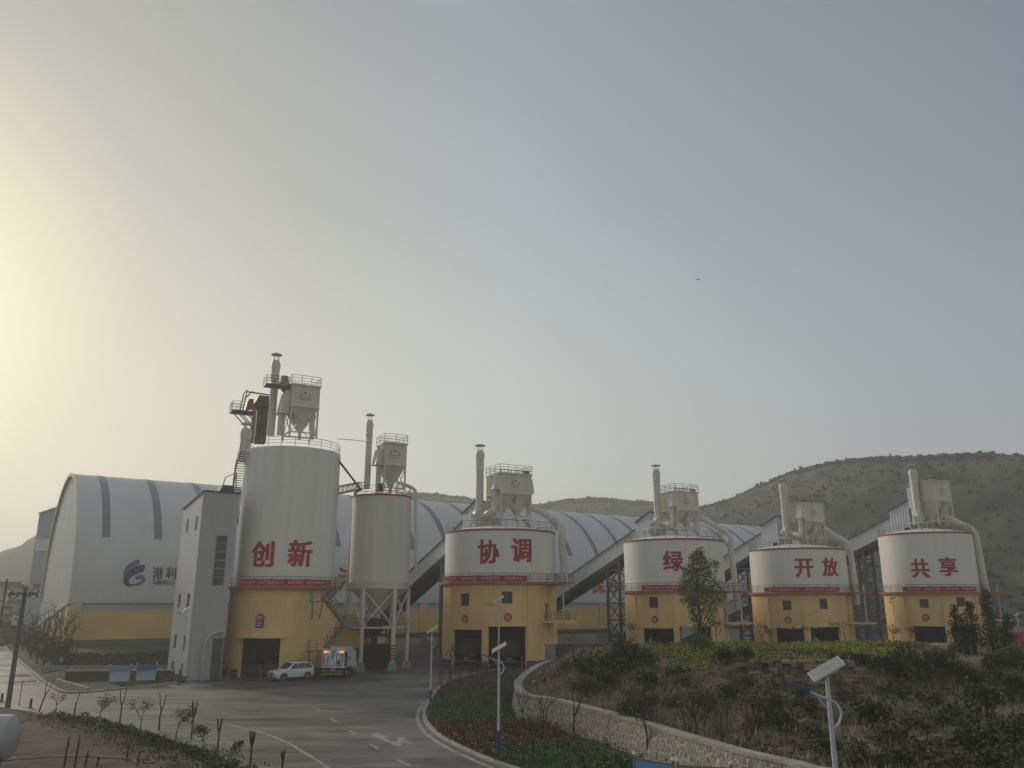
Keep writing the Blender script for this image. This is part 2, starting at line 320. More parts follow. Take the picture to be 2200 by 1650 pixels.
# ================================================================ SETTING
def interp(x, pts):
    if x <= pts[0][0]: return pts[0][1]
    for (a, b), (c, d) in zip(pts, pts[1:]):
        if x <= c: return b + (d - b) * (x - a) / (c - a)
    return pts[-1][1]
def sstep(a, b, x):
    t = min(max((x - a) / (b - a), 0), 1); return t * t * (3 - 2 * t)
def fbm(x, y, z=0.0, o=4): return noise.fractal(Vector((x, y, z)), 1.0, 2.0, o)
def grid_mesh(rows):
    mb = MB(); n = len(rows[0])
    for r in rows: mb.v += [tuple(p) for p in r]
    for i in range(len(rows) - 1):
        for j in range(n - 1):
            a = i * n + j; mb.f.append((a, a + 1, a + n + 1, a + n))
    return mb
m_ground = mat('bare_ground', (0.13, 0.11, 0.08), 0.95, 0.15, 0.03, bump=0.2, bscale=0.5)
def yard_mat():
    m = bpy.data.materials.new('yard_concrete'); m.use_nodes = True; t = m.node_tree; b = t.nodes['Principled BSDF']
    b.inputs['Specular IOR Level'].default_value = 0.45
    tx = N(t, 'ShaderNodeTexCoord')
    def nz(scale, det, st=(1, 1, 1), rot=0.0, dist=0.6):
        mp = N(t, 'ShaderNodeMapping'); mp.inputs['Scale'].default_value = st; mp.inputs['Rotation'].default_value = (0, 0, rot)
        LK(t, tx.outputs['Object'], mp.inputs[0]); n = N(t, 'ShaderNodeTexNoise'); n.inputs['Scale'].default_value = scale; n.inputs['Detail'].default_value = det
        n.inputs['Roughness'].default_value = 0.62; n.inputs['Distortion'].default_value = dist
        LK(t, mp.outputs[0], n.inputs['Vector']); return n.outputs['Fac']
    a = nz(0.05, 7, (1, 1.5, 1)); c = nz(0.16, 6, (0.5, 1.6, 1), R_(24), 2.2); f = nz(6, 3); d = nz(0.09, 6, (0.6, 1.3, 1), R_(-18), 1.5)
    r1 = N(t, 'ShaderNodeValToRGB'); r1.color_ramp.elements[0].position = 0.38; r1.color_ramp.elements[1].position = 0.66
    r1.color_ramp.elements[0].color = (0.058, 0.056, 0.052, 1); r1.color_ramp.elements[1].color = (0.165, 0.158, 0.142, 1); LK(t, a, r1.inputs[0])
    r2 = N(t, 'ShaderNodeValToRGB'); r2.color_ramp.elements[0].position = 0.36; r2.color_ramp.elements[1].position = 0.6
    r2.color_ramp.elements[0].color = (0.42, 0.42, 0.42, 1); r2.color_ramp.elements[1].color = (1.3, 1.28, 1.22, 1); LK(t, c, r2.inputs[0])
    mu = N(t, 'ShaderNodeMix', data_type='RGBA', blend_type='MULTIPLY'); mu.inputs[0].default_value = 1; LK(t, r1.outputs[0], mu.inputs[6]); LK(t, r2.outputs[0], mu.inputs[7])
    r3 = N(t, 'ShaderNodeMapRange'); r3.inputs['To Min'].default_value = 0.85; r3.inputs['To Max'].default_value = 1.15; LK(t, f, r3.inputs[0])
    s3 = N(t, 'ShaderNodeVectorMath', operation='SCALE'); LK(t, mu.outputs[2], s3.inputs[0]); LK(t, r3.outputs[0], s3.inputs['Scale']); LK(t, s3.outputs[0], b.inputs['Base Color'])
    r4 = N(t, 'ShaderNodeMapRange'); r4.inputs['From Min'].default_value = 0.35; r4.inputs['From Max'].default_value = 0.65; r4.inputs['To Min'].default_value = 0.38; r4.inputs['To Max'].default_value = 0.85
    LK(t, d, r4.inputs[0])
    sx = N(t, 'ShaderNodeSeparateXYZ'); LK(t, tx.outputs['Object'], sx.inputs[0])       # the left road is still wet
    wx = N(t, 'ShaderNodeMapRange', interpolation_type='SMOOTHSTEP'); wx.inputs['From Min'].default_value = -32; wx.inputs['From Max'].default_value = -46; LK(t, sx.outputs['X'], wx.inputs[0])
    wm = N(t, 'ShaderNodeMapRange'); wm.inputs['From Min'].default_value = 0.40; wm.inputs['From Max'].default_value = 0.60; wm.inputs['To Min'].default_value = 0.0; wm.inputs['To Max'].default_value = 1.0; LK(t, d, wm.inputs[0])
    w2 = N(t, 'ShaderNodeMath', operation='MULTIPLY'); LK(t, wx.outputs[0], w2.inputs[0]); LK(t, wm.outputs[0], w2.inputs[1])
    rm = N(t, 'ShaderNodeMix', data_type='FLOAT'); LK(t, w2.outputs[0], rm.inputs[0]); LK(t, r4.outputs[0], rm.inputs[2]); rm.inputs[3].default_value = 0.13; LK(t, rm.outputs[0], b.inputs['Roughness'])
    bp = N(t, 'ShaderNodeBump'); bp.inputs['Strength'].default_value = 0.15; bp.inputs['Distance'].default_value = 0.03; LK(t, f, bp.inputs['Height']); LK(t, bp.outputs[0], b.inputs['Normal'])
    return m
m_yard = yard_mat()
m_line = mat('road_paint', (0.36, 0.35, 0.32), 0.8, 0.25, 1.2, fine=0.15)
m_kerb = mat('kerb_stone', (0.36, 0.33, 0.28), 0.9, 0.15, 0.8, bump=0.15, bscale=6)
m_soil = mat('red_brown_soil', (0.115, 0.07, 0.048), 1.0, 0.2, 0.5, bump=0.7, bscale=3.0, col2=(0.055, 0.038, 0.028), fine=0.2)
m_bank = mat('scrub_soil', (0.21, 0.15, 0.095), 1.0, 0.2, 0.35, bump=0.8, bscale=2.5, col2=(0.065, 0.058, 0.032), fine=0.35, lo=0.38, hi=0.62)
m_grass = mat('bank_grass', (0.06, 0.085, 0.028), 1.0, 0.2, 0.4, bump=0.6, bscale=4, col2=(0.035, 0.032, 0.02), fine=0.2)
m_hill = mat('hill_scrub', (0.07, 0.077, 0.047), 1.0, 0.25, 0.016, (1, 1, 1.6), bump=0.25, bscale=0.12, col2=(0.046, 0.053, 0.031), fine=0.12, lo=0.35, hi=0.68)
m_hilltree = leafmat('hill_trees', (0.044, 0.05, 0.03), (0.065, 0.072, 0.042))
m_wall = stones('rubble_masonry', (0.17, 0.145, 0.115), (0.28, 0.24, 0.185), (0.46, 0.43, 0.37), 4.3, 0.075, 0.8, (1, 1, .75))
m_dark_rubble = stones('dark_rubble', (0.13, 0.115, 0.095), (0.18, 0.16, 0.13), (0.06, 0.052, 0.042), 2.6, 0.06, 0.8, (1, 1, 1.4), proud=False)
m_dry_stone = stones('dry_stone', (0.17, 0.14, 0.10), (0.25, 0.20, 0.14), (0.03, 0.025, 0.018), 2.2, 0.05, 1.0, (1, 1, 1.9), proud=False)
m_cope = mat('coping_concrete', (0.36, 0.34, 0.30), 0.9, 0.15, 0.9, bump=0.2, bscale=5, fine=0.1)
m_field = mat('field_soil', (0.06, 0.055, 0.03), 1.0, 0.2, 0.5, bump=0.5)

g = MB().box(-3500, 3500, -600, 5000, -1.0, -0.06).build('ground', m_ground); tag(g, kind='structure')
g = MB().box(-150, 170, 8, 235, -0.06, 0.0).build('yard_pavement', m_yard); tag(g, kind='structure')

def ribbon(pts, wdt, z, name, m, kind='structure', dash=None):
    mb = MB(); n = len(pts)
    for i in range(n):
        p = pts[i]; d = (pts[min(i+1, n-1)] - pts[max(i-1, 0)]); d.z = 0; d.normalize(); s = Vector((-d.y, d.x, 0)) * wdt / 2
        mb.v += [(p.x - s.x, p.y - s.y, z), (p.x + s.x, p.y + s.y, z)]
        if i: k = 2 * i; mb.f.append((k - 2, k, k + 1, k - 1))
    o = mb.build(name, m); tag(o, kind=kind); return o
def smooth_path(pts, n=8):
    out = []; P = [pts[0] * 2 - pts[1]] + pts + [pts[-1] * 2 - pts[-2]]
    for i in range(1, len(P) - 2):
        for k in range(n):
            t = k / n; a, b, c, d = P[i-1], P[i], P[i+1], P[i+2]
            out.append(0.5 * ((2*b) + (c - a) * t + (2*a - 5*b + 4*c - d) * t*t + (3*b - a - 3*c + d) * t*t*t))
    out.append(pts[-1]); return out
def z3(px, py): return (600 + px / 3.143, 1340 + py / 3.143)
# painted lines
L1 = smooth_path([gz(x, y) for x, y in ((120, 1536), (250, 1540), (350, 1545), (430, 1550), (480, 1556), (550, 1571), (605, 1590), (650, 1615), (690, 1640), (740, 1680), (800, 1740))])
ribbon(L1, 0.22, 0.006, 'road_edge_line', m_line)
for a, b in (((243, 570), (280, 593)), ((345, 640), (390, 666)), ((468, 722), (522, 750)), ((612, 812), (674, 846)), ((795, 918), (880, 958)), ((990, 1010), (1090, 1060))):
    ribbon([gz(*z3(*a)), gz(*z3(*b))], 0.2, 0.006, 'lane_dash_line', m_line)
W1 = smooth_path([gz(*z3(*q)) for q in ((1035, 497), (1005, 515), (965, 550), (940, 595), (935, 645), (950, 690), (985, 735), (1060, 795), (1200, 870), (1440, 975), (1700, 1080))])
ribbon(W1, 0.3, 0.006, 'kerbside_line', m_line)
LL = smooth_path([gz(x, y) for x, y in ((-30, 1392), (8, 1397), (22, 1408), (40, 1426), (65, 1449), (92, 1472), (112, 1487))])
ribbon(LL, 0.22, 0.006, 'far_edge_line', m_line)
# double-headed turn arrow
ar = [z3(*q) for q in ((618, 740), (676, 741), (737, 766), (704, 769), (772, 797), (800, 789), (798, 768), (838, 769), (903, 815), (846, 800), (812, 826), (778, 824), (690, 780), (672, 776), (636, 771))]
mb = MB(); pts = [gz(*q) for q in ar]
bm = bmesh.new(); fv = [bm.verts.new((p.x, p.y, 0.006)) for p in pts]; fc = bm.faces.new(fv)
if fc.normal.z < 0: fc.normal_flip()
bmesh.ops.triangulate(bm, faces=bm.faces[:]); me = bpy.data.meshes.new('turn_arrow_marking'); bm.to_mesh(me); bm.free(); me.materials.append(m_line)
o = bpy.data.objects.new('turn_arrow_marking', me); COL.objects.link(o); tag(o, kind='structure')
def profile_path(pts, prof, name, m, closed_ends=True):
    """sweep a (offset, z) polygon along a path; offset positive to the left of travel; pts may carry base z"""
    mb = MB(); n = len(pts); k = len(prof)
    for i in range(n):
        d = (pts[min(i+1, n-1)] - pts[max(i-1, 0)]).copy(); d.z = 0; d.normalize(); s = Vector((-d.y, d.x, 0))
        for o_, z_ in prof: mb.v.append((pts[i].x + s.x * o_, pts[i].y + s.y * o_, pts[i].z + z_))
    for i in range(n - 1):
        for j in range(k):
            j2 = (j + 1) % k; mb.f.append((i*k + j, i*k + j2, (i+1)*k + j2, (i+1)*k + j))
    mb.f.append(tuple(range(k))[::-1]); mb.f.append(tuple((n-1)*k + j for j in range(k)))
    o = mb.build(name, m); bm = bmesh.new(); bm.from_mesh(o.data); bmesh.ops.recalc_face_normals(bm, faces=bm.faces[:]); bm.to_mesh(o.data); bm.free()
    return o
KR = smooth_path([gz(*z3(*q)) for q in ((1560, 300), (1300, 345), (1130, 400), (1060, 465), (1010, 530), (982, 585), (980, 640), (1010, 695), (1100, 772), (1250, 853), (1430, 932), (1560, 976), (1800, 1060), (2300, 1260))])
def z3w(q): return gz(*z3(*q))
tag(profile_path(KR, [(-0.15, 0), (0.15, 0), (0.15, 0.14), (-0.1, 0.14), (-0.15, 0.1)], 'kerb', m_kerb), kind='structure')
KL = [gz(x, y) for x, y in ((10, 1393), (35, 1415), (60, 1437), (90, 1462), (120, 1481), (138, 1488), (160, 1490), (210, 1486), (300, 1477), (380, 1469))]
KLs = smooth_path(KL)
tag(profile_path(KLs, [(-0.15, 0), (0.15, 0), (0.15, 0.16), (-0.15, 0.16)], 'bank_kerb', m_kerb), kind='structure')
# ---------------- left bank below the shed
SH0 = Vector((-64.0, 122.0, 0)); SU = Vector((0.826, 0.563, 0)); SV = Vector((-0.563, 0.826, 0)); SW, SZ0, SZ1, SH = 42.0, 2.1, 8.0, 21.0
SLEN = 178.0
YK = sorted([(p.x, p.y) for p in KLs]); X0k = YK[0][0]
W0, W1p = gz(140, 1467), gz(372, 1465)
def wallY(x): return W0.y + (W1p.y - W0.y) * (x - W0.x) / (W1p.x - W0.x)
def shedY(x):
    if x < SH0.x: return SH0.y + (SH0.x - x) / 0.563 * 0.826
    return SH0.y + (x - SH0.x) / 0.826 * 0.563
def bank_z(x, y):
    yk = interp(x, YK); d = max(y - yk, 0) * 0.6
    zl = 0.14 + 1.9 * sstep(0.3, 8, d) + 0.15 * fbm(x * .2, y * .2)* sstep(1, 4, d)
    zr = 0.12 + min(d, 5) * 0.03 if y < wallY(x) else 0.45 + 1.6 * sstep(14.5, 18.5, y - wallY(x))
    t = sstep(W0.x / W0.y - 0.03, W0.x / W0.y - 0.002, x / y); return zl * (1 - t) + zr * t
rows = []; XEK = gz(376, 1470).x
for i in range(90):
    x = X0k + (XEK - X0k) * i / 89; y0 = interp(x, YK); y1 = shedY(x) + 4; r = []
    for j in range(70):
        y = y0 + (y1 - y0) * (j / 69) ** 1.3; r.append(Vector((x, y, bank_z(x, y))))
    rows.append(r)
tag(grid_mesh([list(r) for r in zip(*rows)]).build('grass_bank', m_grass, smooth=40), kind='structure')
# shed terrace further right, behind the silos
mb = MB(); a = SH0 + SU * 30 - SV * 9; b = SH0 + SU * 185 - SV * 9; c = SH0 + SU * 185 + SV * 60; d = SH0 + SU * 30 + SV * 60
mb.prism([(p.x, p.y) for p in (a, b, c, d)], -0.05, 1.9)
tag(mb.build('shed_terrace', m_grass), kind='structure')
o = MB(); a = SH0 + SU * 36 - SV * 9.3; b = SH0 + SU * 185 - SV * 9.3
o = profile_path([a, b], [(-0.25, 0), (0.25, 0), (0.25, 2.3), (-0.25, 2.3)], 'concrete_retaining_wall', m_concrete)
tag(o, 'long grey concrete retaining wall with pale coping at the foot of the arched shed behind the silos', 'wall')
wl = profile_path([W0, W1p], [(-0.2, 0), (0.2, 0), (0.2, 1.12), (-0.2, 1.12)], 'brick_wall', mat('brown_brick', (0.10, 0.065, 0.045), 0.9, 0.15, 0.6, bump=0.3, bscale=5))
tag(wl, 'low brown brick retaining wall with pale coping behind the two blue notice boards', 'wall')
cp = profile_path([W0, W1p], [(-0.28, 1.123), (0.28, 1.123), (0.28, 1.24), (-0.28, 1.24)], 'coping', m_cope, ); cp.parent = wl
# ---------------- left foreground soil bed
SE = [gz(x, y, 0.35) for x, y in ((-260, 1487), (-100, 1500), (0, 1516), (100, 1531), (200, 1549), (300, 1574), (400, 1607), (470, 1643), (540, 1690), (640, 1790), (700, 1900))]
SEs = smooth_path(SE); SEy = sorted([(p.y, p.x) for p in SEs])
def soil_z(x, y):
    d = interp(y, SEy) - x; d = max(d, 0)
    return -0.05 + 0.42 * sstep(0, 0.8, d) + 0.5 * sstep(1, 14, d) + 0.10 * fbm(x * 0.35, y * 0.35) * sstep(0, 2, d) + 0.05 * fbm(x * 1.3, y * 1.3, 3) * sstep(0.3, 1.2, d)
rows = []
for i in range(110):
    y = SEy[0][0] + (SEy[-1][0] - SEy[0][0]) * i / 109; xe = interp(y, SEy)
    rows.append([Vector((xe - 70 * (j / 110) ** 1.7, y, soil_z(xe - 70 * (j / 110) ** 1.7, y))) for j in range(111)][::-1])
tag(grid_mesh(rows).build('soil_bed', m_soil, smooth=50), kind='structure')
# ---------------- right terrace with its retaining wall
WP = smooth_path([gz(1182, 1418, 2.5), gz(1150, 1432, 2.3), gz(1120, 1455, 2.0), gz(1113, 1472, 1.9), gz(1130, 1490, 1.8), gz(1200, 1502, 1.8), gz(1300, 1527, 1.8), gz(1400, 1555, 1.8), gz(1500, 1584, 1.8), gz(1600, 1612, 1.85), gz(1700, 1634, 1.9), gz(1795, 1655, 2.0), Vector((17.5, 25, 2.2)), Vector((22, 15, 2.4))], 6)
XW = sorted([(p.y, p.x) for p in WP]); ZW = sorted([(p.y, p.z) for p in WP])
def terr_z(x, y):
    dx = x - interp(y, XW); zt = interp(y, ZW)
    ramp = 1.75 + 2.1 * sstep(38, 84, y)
    step = 1.75 + 0.3 * sstep(36, 60, y) + 1.8 * sstep(61.7, 62.4, y) + 0.2 * sstep(64, 84, y)
    t = sstep(14.5, 17.5, x); h = ramp * (1 - t) + step * t
    h += 0.5 * sstep(20, 40, x) * sstep(50, 35, y)
    near = sstep(0.2, 5, dx); flat = 1 - 0.75 * sstep(53, 60, y) * t
    z = (zt - 0.22) * (1 - near) + h * near
    z += near * flat * (0.45 * fbm(x * 0.16, y * 0.16, 1) + 0.28 * fbm(x * 0.55, y * 0.55, 5)) + 0.07 * fbm(x * 1.6, y * 1.6, 9) * flat
    return z * (1 - sstep(83.6, 86.4, y) * 0.0)
rows = []; NY = 210
for i in range(NY):
    y = 15 + (86.0 - 15) * i / (NY - 1); xe = interp(y, XW)
    rows.append([Vector((xe + 95 * (j / 150) ** 1.6, y, terr_z(xe + 95 * (j / 150) ** 1.6, y))) for j in range(151)])
tmb = grid_mesh(rows)
n0 = len(tmb.v); last = rows[-1]                                # back face of the terrace down to the yard
tmb.v += [(p.x, p.y + 0.05, -0.05) for p in last]; base = (NY - 1) * 151
for j in range(150): tmb.f.append((base + j, base + j + 1, n0 + j + 1, n0 + j))
tag(tmb.build('terraced_slope', m_bank, smooth=60), kind='structure')
# retaining wall follows the road; base on the yard
wallpts = [Vector((p.x, p.y, 0)) for p in WP]
mb = MB(); n = len(WP); k = 5
for i, p in enumerate(WP):
    d = (WP[min(i+1, n-1)] - WP[max(i-1, 0)]).copy(); d.z = 0; d.normalize(); s = Vector((-d.y, d.x, 0))
    for o_, z_ in ((-0.55, -0.05), (-0.25, p.z - 0.15), (0.25, p.z - 0.15), (0.25, -0.05)): mb.v.append((p.x + s.x * o_, p.y + s.y * o_, z_))
for i in range(n - 1):
    for j in range(4):
        j2 = (j + 1) % 4; mb.f.append((i*4 + j, (i+1)*4 + j, (i+1)*4 + j2, i*4 + j2))
mb.f.append((0, 1, 2, 3)); mb.f.append(tuple((n-1)*4 + j for j in (3, 2, 1, 0)))
rw = mb.build('stone_retaining_wall', m_wall)
tag(rw, 'long curving retaining wall of pale rubble stone with raised mortar joints beside the planting bed', 'wall')
cp = profile_path([Vector((p.x, p.y, p.z)) for p in WP], [(-0.3, -0.147), (0.33, -0.147), (0.33, 0.0), (-0.3, 0.0)], 'coping', m_cope); cp.parent = rw
pe = at(1183, 1400, 86.6)
pier = MB().box(pe.x - 0.55, pe.x + 0.5, 86.1, 87.2, 0, 3.85).box(pe.x - 0.62, pe.x + 0.57, 86.03, 87.27, 3.852, 4.0).build('wall_pier', m_concrete)
tag(pier, 'square grey concrete pier at the far end of the curving stone wall', 'pier')
lw = MB().box(pe.x + 0.5, 16.5, 86.3, 86.8, 0, 3.86).box(pe.x + 0.503, 16.5, 86.22, 86.88, 3.863, 3.98).build('low_stone_wall', m_dark_rubble)
tag(lw, 'low dark rubble wall with flat top running right from the concrete pier', 'wall')
lw2 = MB().box(16.5, 46, 86.3, 86.7, 0, 4.05).build('field_wall', m_dark_rubble)
tag(lw2, 'low rough stone wall along the back of the yellow flowering field', 'wall')
# dry stone terrace wall: rows of rough blocks as one wall
mb = MB(); x = 16.8; rnd = random.Random(3)
for row in range(9):
    x = 16.3 + rnd.random() * 0.3; zb = 1.9 + row * 0.235
    while x < 28.5 - row * 0.25:
        wd = rnd.uniform(0.25, 0.75); hh = rnd.uniform(0.17, 0.24)
        if rnd.random() > 0.06 * row:
            j = lambda s: rnd.uniform(-s, s)
            y0 = 61.75 + j(0.09) + row * 0.03
            b_ = [(x + j(.03), y0 + j(.04), zb + j(.02)), (x + wd - .02 + j(.03), y0 + j(.04), zb + j(.02)), (x + wd - .02, y0 + .7, zb), (x, y0 + .7, zb)]
            t_ = [(p[0] + j(.03), p[1] + (j(.04) if q < 2 else 0), p[2] + hh + j(.03)) for q, p in enumerate(b_)]
            mb.hexa(b_, t_)
        x += wd
m_block = leafmat('field_stone', (0.12, 0.095, 0.068), (0.36, 0.29, 0.20), 0.95)
ds = mb.build('dry_stone_wall', m_block)
tag(ds, 'crumbling dry stone terrace wall of loose brown blocks on the scrubby slope', 'wall')
# planting bed between kerb and wall
bedpoly = [p for p in KR] 
m_bedsoil = mat('bed_soil', (0.06, 0.045, 0.032), 1, 0.2, 0.8, bump=0.6, col2=(0.03, 0.028, 0.018))
bm = bmesh.new()
poly = [Vector((p.x, p.y, 0.10)) for p in KR] + [Vector((p.x, p.y, 0.10)) for p in reversed(WP)]
vv = [bm.verts.new(p) for p in poly]; fc = bm.faces.new(vv); fc.normal_update()
if fc.normal.z < 0: fc.normal_flip()
bmesh.ops.triangulate(bm, faces=bm.faces[:]); me = bpy.data.meshes.new('planting_bed'); bm.to_mesh(me); bm.free(); me.materials.append(m_bedsoil)
o = bpy.data.objects.new('planting_bed', me); COL.objects.link(o); tag(o, kind='structure')
# ---------------- hills
def hill(name, ridge, rd, base_r, seed, nr=70, na=220, rough=1.0):
    """ridge: list of (px, py) skyline pixels; rd: list of (px, distance); the hill falls to the ground at base_r"""
    azs = [az(px, py) for px, py in ridge]; rid = []
    for px, py in ridge:
        D = interp(px, rd); d = ray(px, py); hd = math.hypot(d.x, d.y); rid.append((math.atan2(d.x, d.y), (D, CAM_H + d.z / hd * D)))
    A0, A1 = rid[0][0], rid[-1][0]; rows = []
    def rget(a):
        for (a0, v0), (a1, v1) in zip(rid, rid[1:]):
            if a <= a1 + 1e-9:
                t = (a - a0) / (a1 - a0); t2 = t; return v0[0] + (v1[0] - v0[0]) * t2, v0[1] + (v1[1] - v0[1]) * t2
        return rid[-1][1]
    pts = []
    for i in range(na):
        a = A0 + (A1 - A0) * i / (na - 1); D, Z = rget(a); r = []
        for j in range(nr):
            t = j / (nr - 1) * 1.35
            if t <= 1: rr = base_r + (D - base_r) * t; z = Z * (0.55 * t + 0.45 * t * t * (3 - 2 * t))
            else: rr = D + (t - 1) * (D - base_r); z = Z * max(1 - ((t - 1) / 0.35) ** 1.6 * 1.1, -0.05)
            x, y = rr * sin(a), rr * cos(a)
            e = sstep(0, 0.25, t) * (1 - 0.9 * sstep(0.8, 1.0, t) * sstep(1.2, 1.0, t))
            z += e * rough * (7 * fbm(x * 0.012, y * 0.012, seed) + 2.5 * fbm(x * 0.05, y * 0.05, seed)) * min(1, Z / 60)
            r.append(Vector((x, y, z - 0.5)))
        rows.append(r)
    o = grid_mesh(rows).build(name, m_hill, smooth=80)
    if o.data.polygons[10].normal.z < 0: o.data.flip_normals()
    tag(o, kind='structure'); return rows
def clumps(rows, n, s0, s1, seed, jmax=0.99, ridge_bias=0.35):
    rnd = random.Random(seed); mb = MB(); R = len(rows); C = len(rows[0])
    for _ in range(n):
        i = rnd.randrange(R); jm = int((C - 1) / 1.35)
        j = int(jm * (1 - 0.05 * rnd.random())) if rnd.random() < ridge_bias else int(jm * rnd.random())
        p = rows[i][j].copy(); q = rows[min(i+1, R-1)][min(j+1, C-1)]; p += (q - p) * rnd.random(); s = rnd.uniform(s0, s1) * (1.6 if rnd.random() < 0.06 else 1)
        for k in range(6):
            c = p + Vector((rnd.uniform(-s, s), rnd.uniform(-s, s), rnd.uniform(0.1, 1.3) * s)); u = Vector((rnd.gauss(0, 1), rnd.gauss(0, 1), rnd.gauss(0, 1))).normalized()
            v_ = u.orthogonal().normalized(); w_ = u.cross(v_); l = s * rnd.uniform(0.4, 0.9)
            mb.add([c + v_ * l, c + w_ * l * .8, c - v_ * l * .9, c - w_ * l], [(0, 1, 2, 3)])
    return mb
hr = hill('scrub_hill', [(1330, 1215), (1400, 1150), (1460, 1110), (1510, 1088), (1560, 1077), (1610, 1058), (1660, 1035), (1700, 1018), (1740, 1005), (1780, 995), (1840, 985), (1900, 981), (1950, 979), (2000, 979), (2050, 976), (2100, 975), (2150, 978), (2200, 984), (2330, 1000), (2600, 1080), (2900, 1180)], [(1330, 520), (1500, 500), (1800, 430), (2200, 400), (2900, 400)], 205, 2.0)
o = clumps(hr, 6500, 0.35, 1.0, 5, ridge_bias=.6).build('hillside_trees', m_hilltree); tag(o, 'mass of small scrub trees covering the big hill on the right', 'trees', kind='stuff')
hm = hill('far_ridge', [(560, 1090), (700, 1075), (800, 1068), (880, 1061), (930, 1062), (1000, 1069), (1060, 1085), (1120, 1088), (1170, 1083), (1220, 1073), (1260, 1070), (1300, 1070), (1350, 1076), (1400, 1079), (1450, 1085), (1520, 1092), (1600, 1110), (1800, 1160)], [(560, 640), (1000, 600), (1800, 640)], 320, 8.0, 40, 140)
o = clumps(hm, 5000, 0.5, 1.3, 6, ridge_bias=0.6).build('ridge_trees', m_hilltree); tag(o, 'mass of trees along the low middle ridge behind the arched shed', 'trees', kind='stuff')
hl = hill('left_hill', [(-900, 1215), (-500, 1195), (-250, 1192), (-60, 1190), (0, 1184), (25, 1175), (45, 1171), (55, 1160), (80, 1146), (130, 1128), (200, 1110), (300, 1120), (420, 1150), (600, 1190)], [(-900, 520), (0, 560), (600, 620)], 300, 15.0, 40, 140, 0.5)
hl2 = hill('left_near_hill', [(-700, 1240), (-300, 1245), (-80, 1250), (0, 1256), (40, 1258), (80, 1268), (140, 1280), (220, 1288)], [(-700, 300), (220, 330)], 190, 21.0, 30, 90, 0.5)
o = clumps(hl2, 4500, 0.25, 0.75, 8, ridge_bias=0.5).build('knoll_trees', m_hilltree); tag(o, 'mass of hazy trees on the low knoll at the far left', 'trees', kind='stuff')
# ================================================================ SILOS
def wall_with_openings(Ro, Ri, z0, z1, openings, nseg=72):
    """cylinder shell with rectangular openings (a0, a1, zb, zt); returns MB"""
    angs = set(2 * pi * i / nseg - pi for i in range(nseg)); zs = {z0, z1}
    for a0, a1, zb, zt in openings: angs |= {a0, a1}; zs |= {zb, zt}
    raw = sorted(angs); ang = []
    keep = {q for o in openings for q in o[:2]}
    for a in raw:
        if a not in keep and any(abs(a - k) < 0.012 for k in keep): continue
        ang.append(a)
    zs = sorted(zs); n = len(ang); k = len(zs); mb = MB()
    for a in ang:
        for z in zs: mb.v.append((Ro * sin(a), -Ro * cos(a), z))
    off = len(mb.v)
    for a in ang:
        for z in zs: mb.v.append((Ri * sin(a), -Ri * cos(a), z))
    def hole(i, j):
        am = ang[i] + ((ang[(i+1) % n] - ang[i]) % (2 * pi)) / 2; zm = (zs[j] + zs[j+1]) / 2
        return any(o[0] < am < o[1] and o[2] < zm < o[3] for o in openings)
    H = [[hole(i, j) for j in range(k - 1)] for i in range(n)]
    for i in range(n):
        i2 = (i + 1) % n
        for j in range(k - 1):
            A, B, C, D = i*k + j, i2*k + j, i2*k + j + 1, i*k + j + 1
            if not H[i][j]:
                mb.f.append((A, B, C, D)); mb.f.append((off + D, off + C, off + B, off + A))
                if H[i2][j]: mb.f.append((B, off + B, off + C, C))
                if H[i-1][j]: mb.f.append((A, D, off + D, off + A))
                if j + 1 < k - 1 and H[i][j+1]: mb.f.append((D, C, off + C, off + D))
                if j > 0 and H[i][j-1]: mb.f.append((A, off + A, off + B, B))
    return mb
def ring_rail(Rr, z, h=1.1, a0=-pi, a1=pi, step=1.6, r=0.03, bars=3):
    mb = MB(); n = max(4, int((a1 - a0) * Rr / step)); m = n * 3
    P = lambda a, zz: (Rr * sin(a), -Rr * cos(a), zz)
    for b in range(bars):
        zz = z + h * (b + 1) / bars; mb.tube([P(a0 + (a1 - a0) * i / m, zz) for i in range(m + 1)], r * (1.15 if b == bars - 1 else 0.8), 5)
    for i in range(n + 1):
        a = a0 + (a1 - a0) * i / n; mb.tube([P(a, z), P(a, z + h)], r, 5)
    return mb
def rect_rail(pts, z, h=1.05, r=0.028, step=1.2, closed=True):
    mb = MB(); P = [Vector((p[0], p[1], z)) for p in pts]
    segs = list(zip(P, P[1:] + ([P[0]] if closed else [])))
    if not closed: segs = segs[:len(P) - 1]
    for a, b in segs:
        n = max(1, round((b - a).length / step))
        for q in (0.36, 0.68, 1.0): mb.beam(a + Vector((0, 0, h * q)), b + Vector((0, 0, h * q)), r * 1.7)
        for i in range(n + 1):
            c = a.lerp(b, i / n); mb.beam(c, c + Vector((0, 0, h)), r * 1.9)
    return mb
def panel_on_cyl(R, a0, a1, z0, z1, th=0.04, n=10):
    mb = MB()
    for i in range(n + 1):
        a = a0 + (a1 - a0) * i / n
        for rr, z in ((R, z0), (R + th, z0), (R + th, z1), (R, z1)): mb.v.append((rr * sin(a), -rr * cos(a), z))
    for i in range(n):
        for j in range(4): j2 = (j + 1) % 4; mb.f.append((i*4 + j, i*4 + j2, i*4 + 4 + j2, i*4 + 4 + j))
    mb.f.append((3, 2, 1, 0)); e = n * 4; mb.f.append((e, e+1, e+2, e+3)); return mb
m_stain = mat('tank_stain', (0.55, 0.53, 0.46), 0.7, 0.1, 0.8)
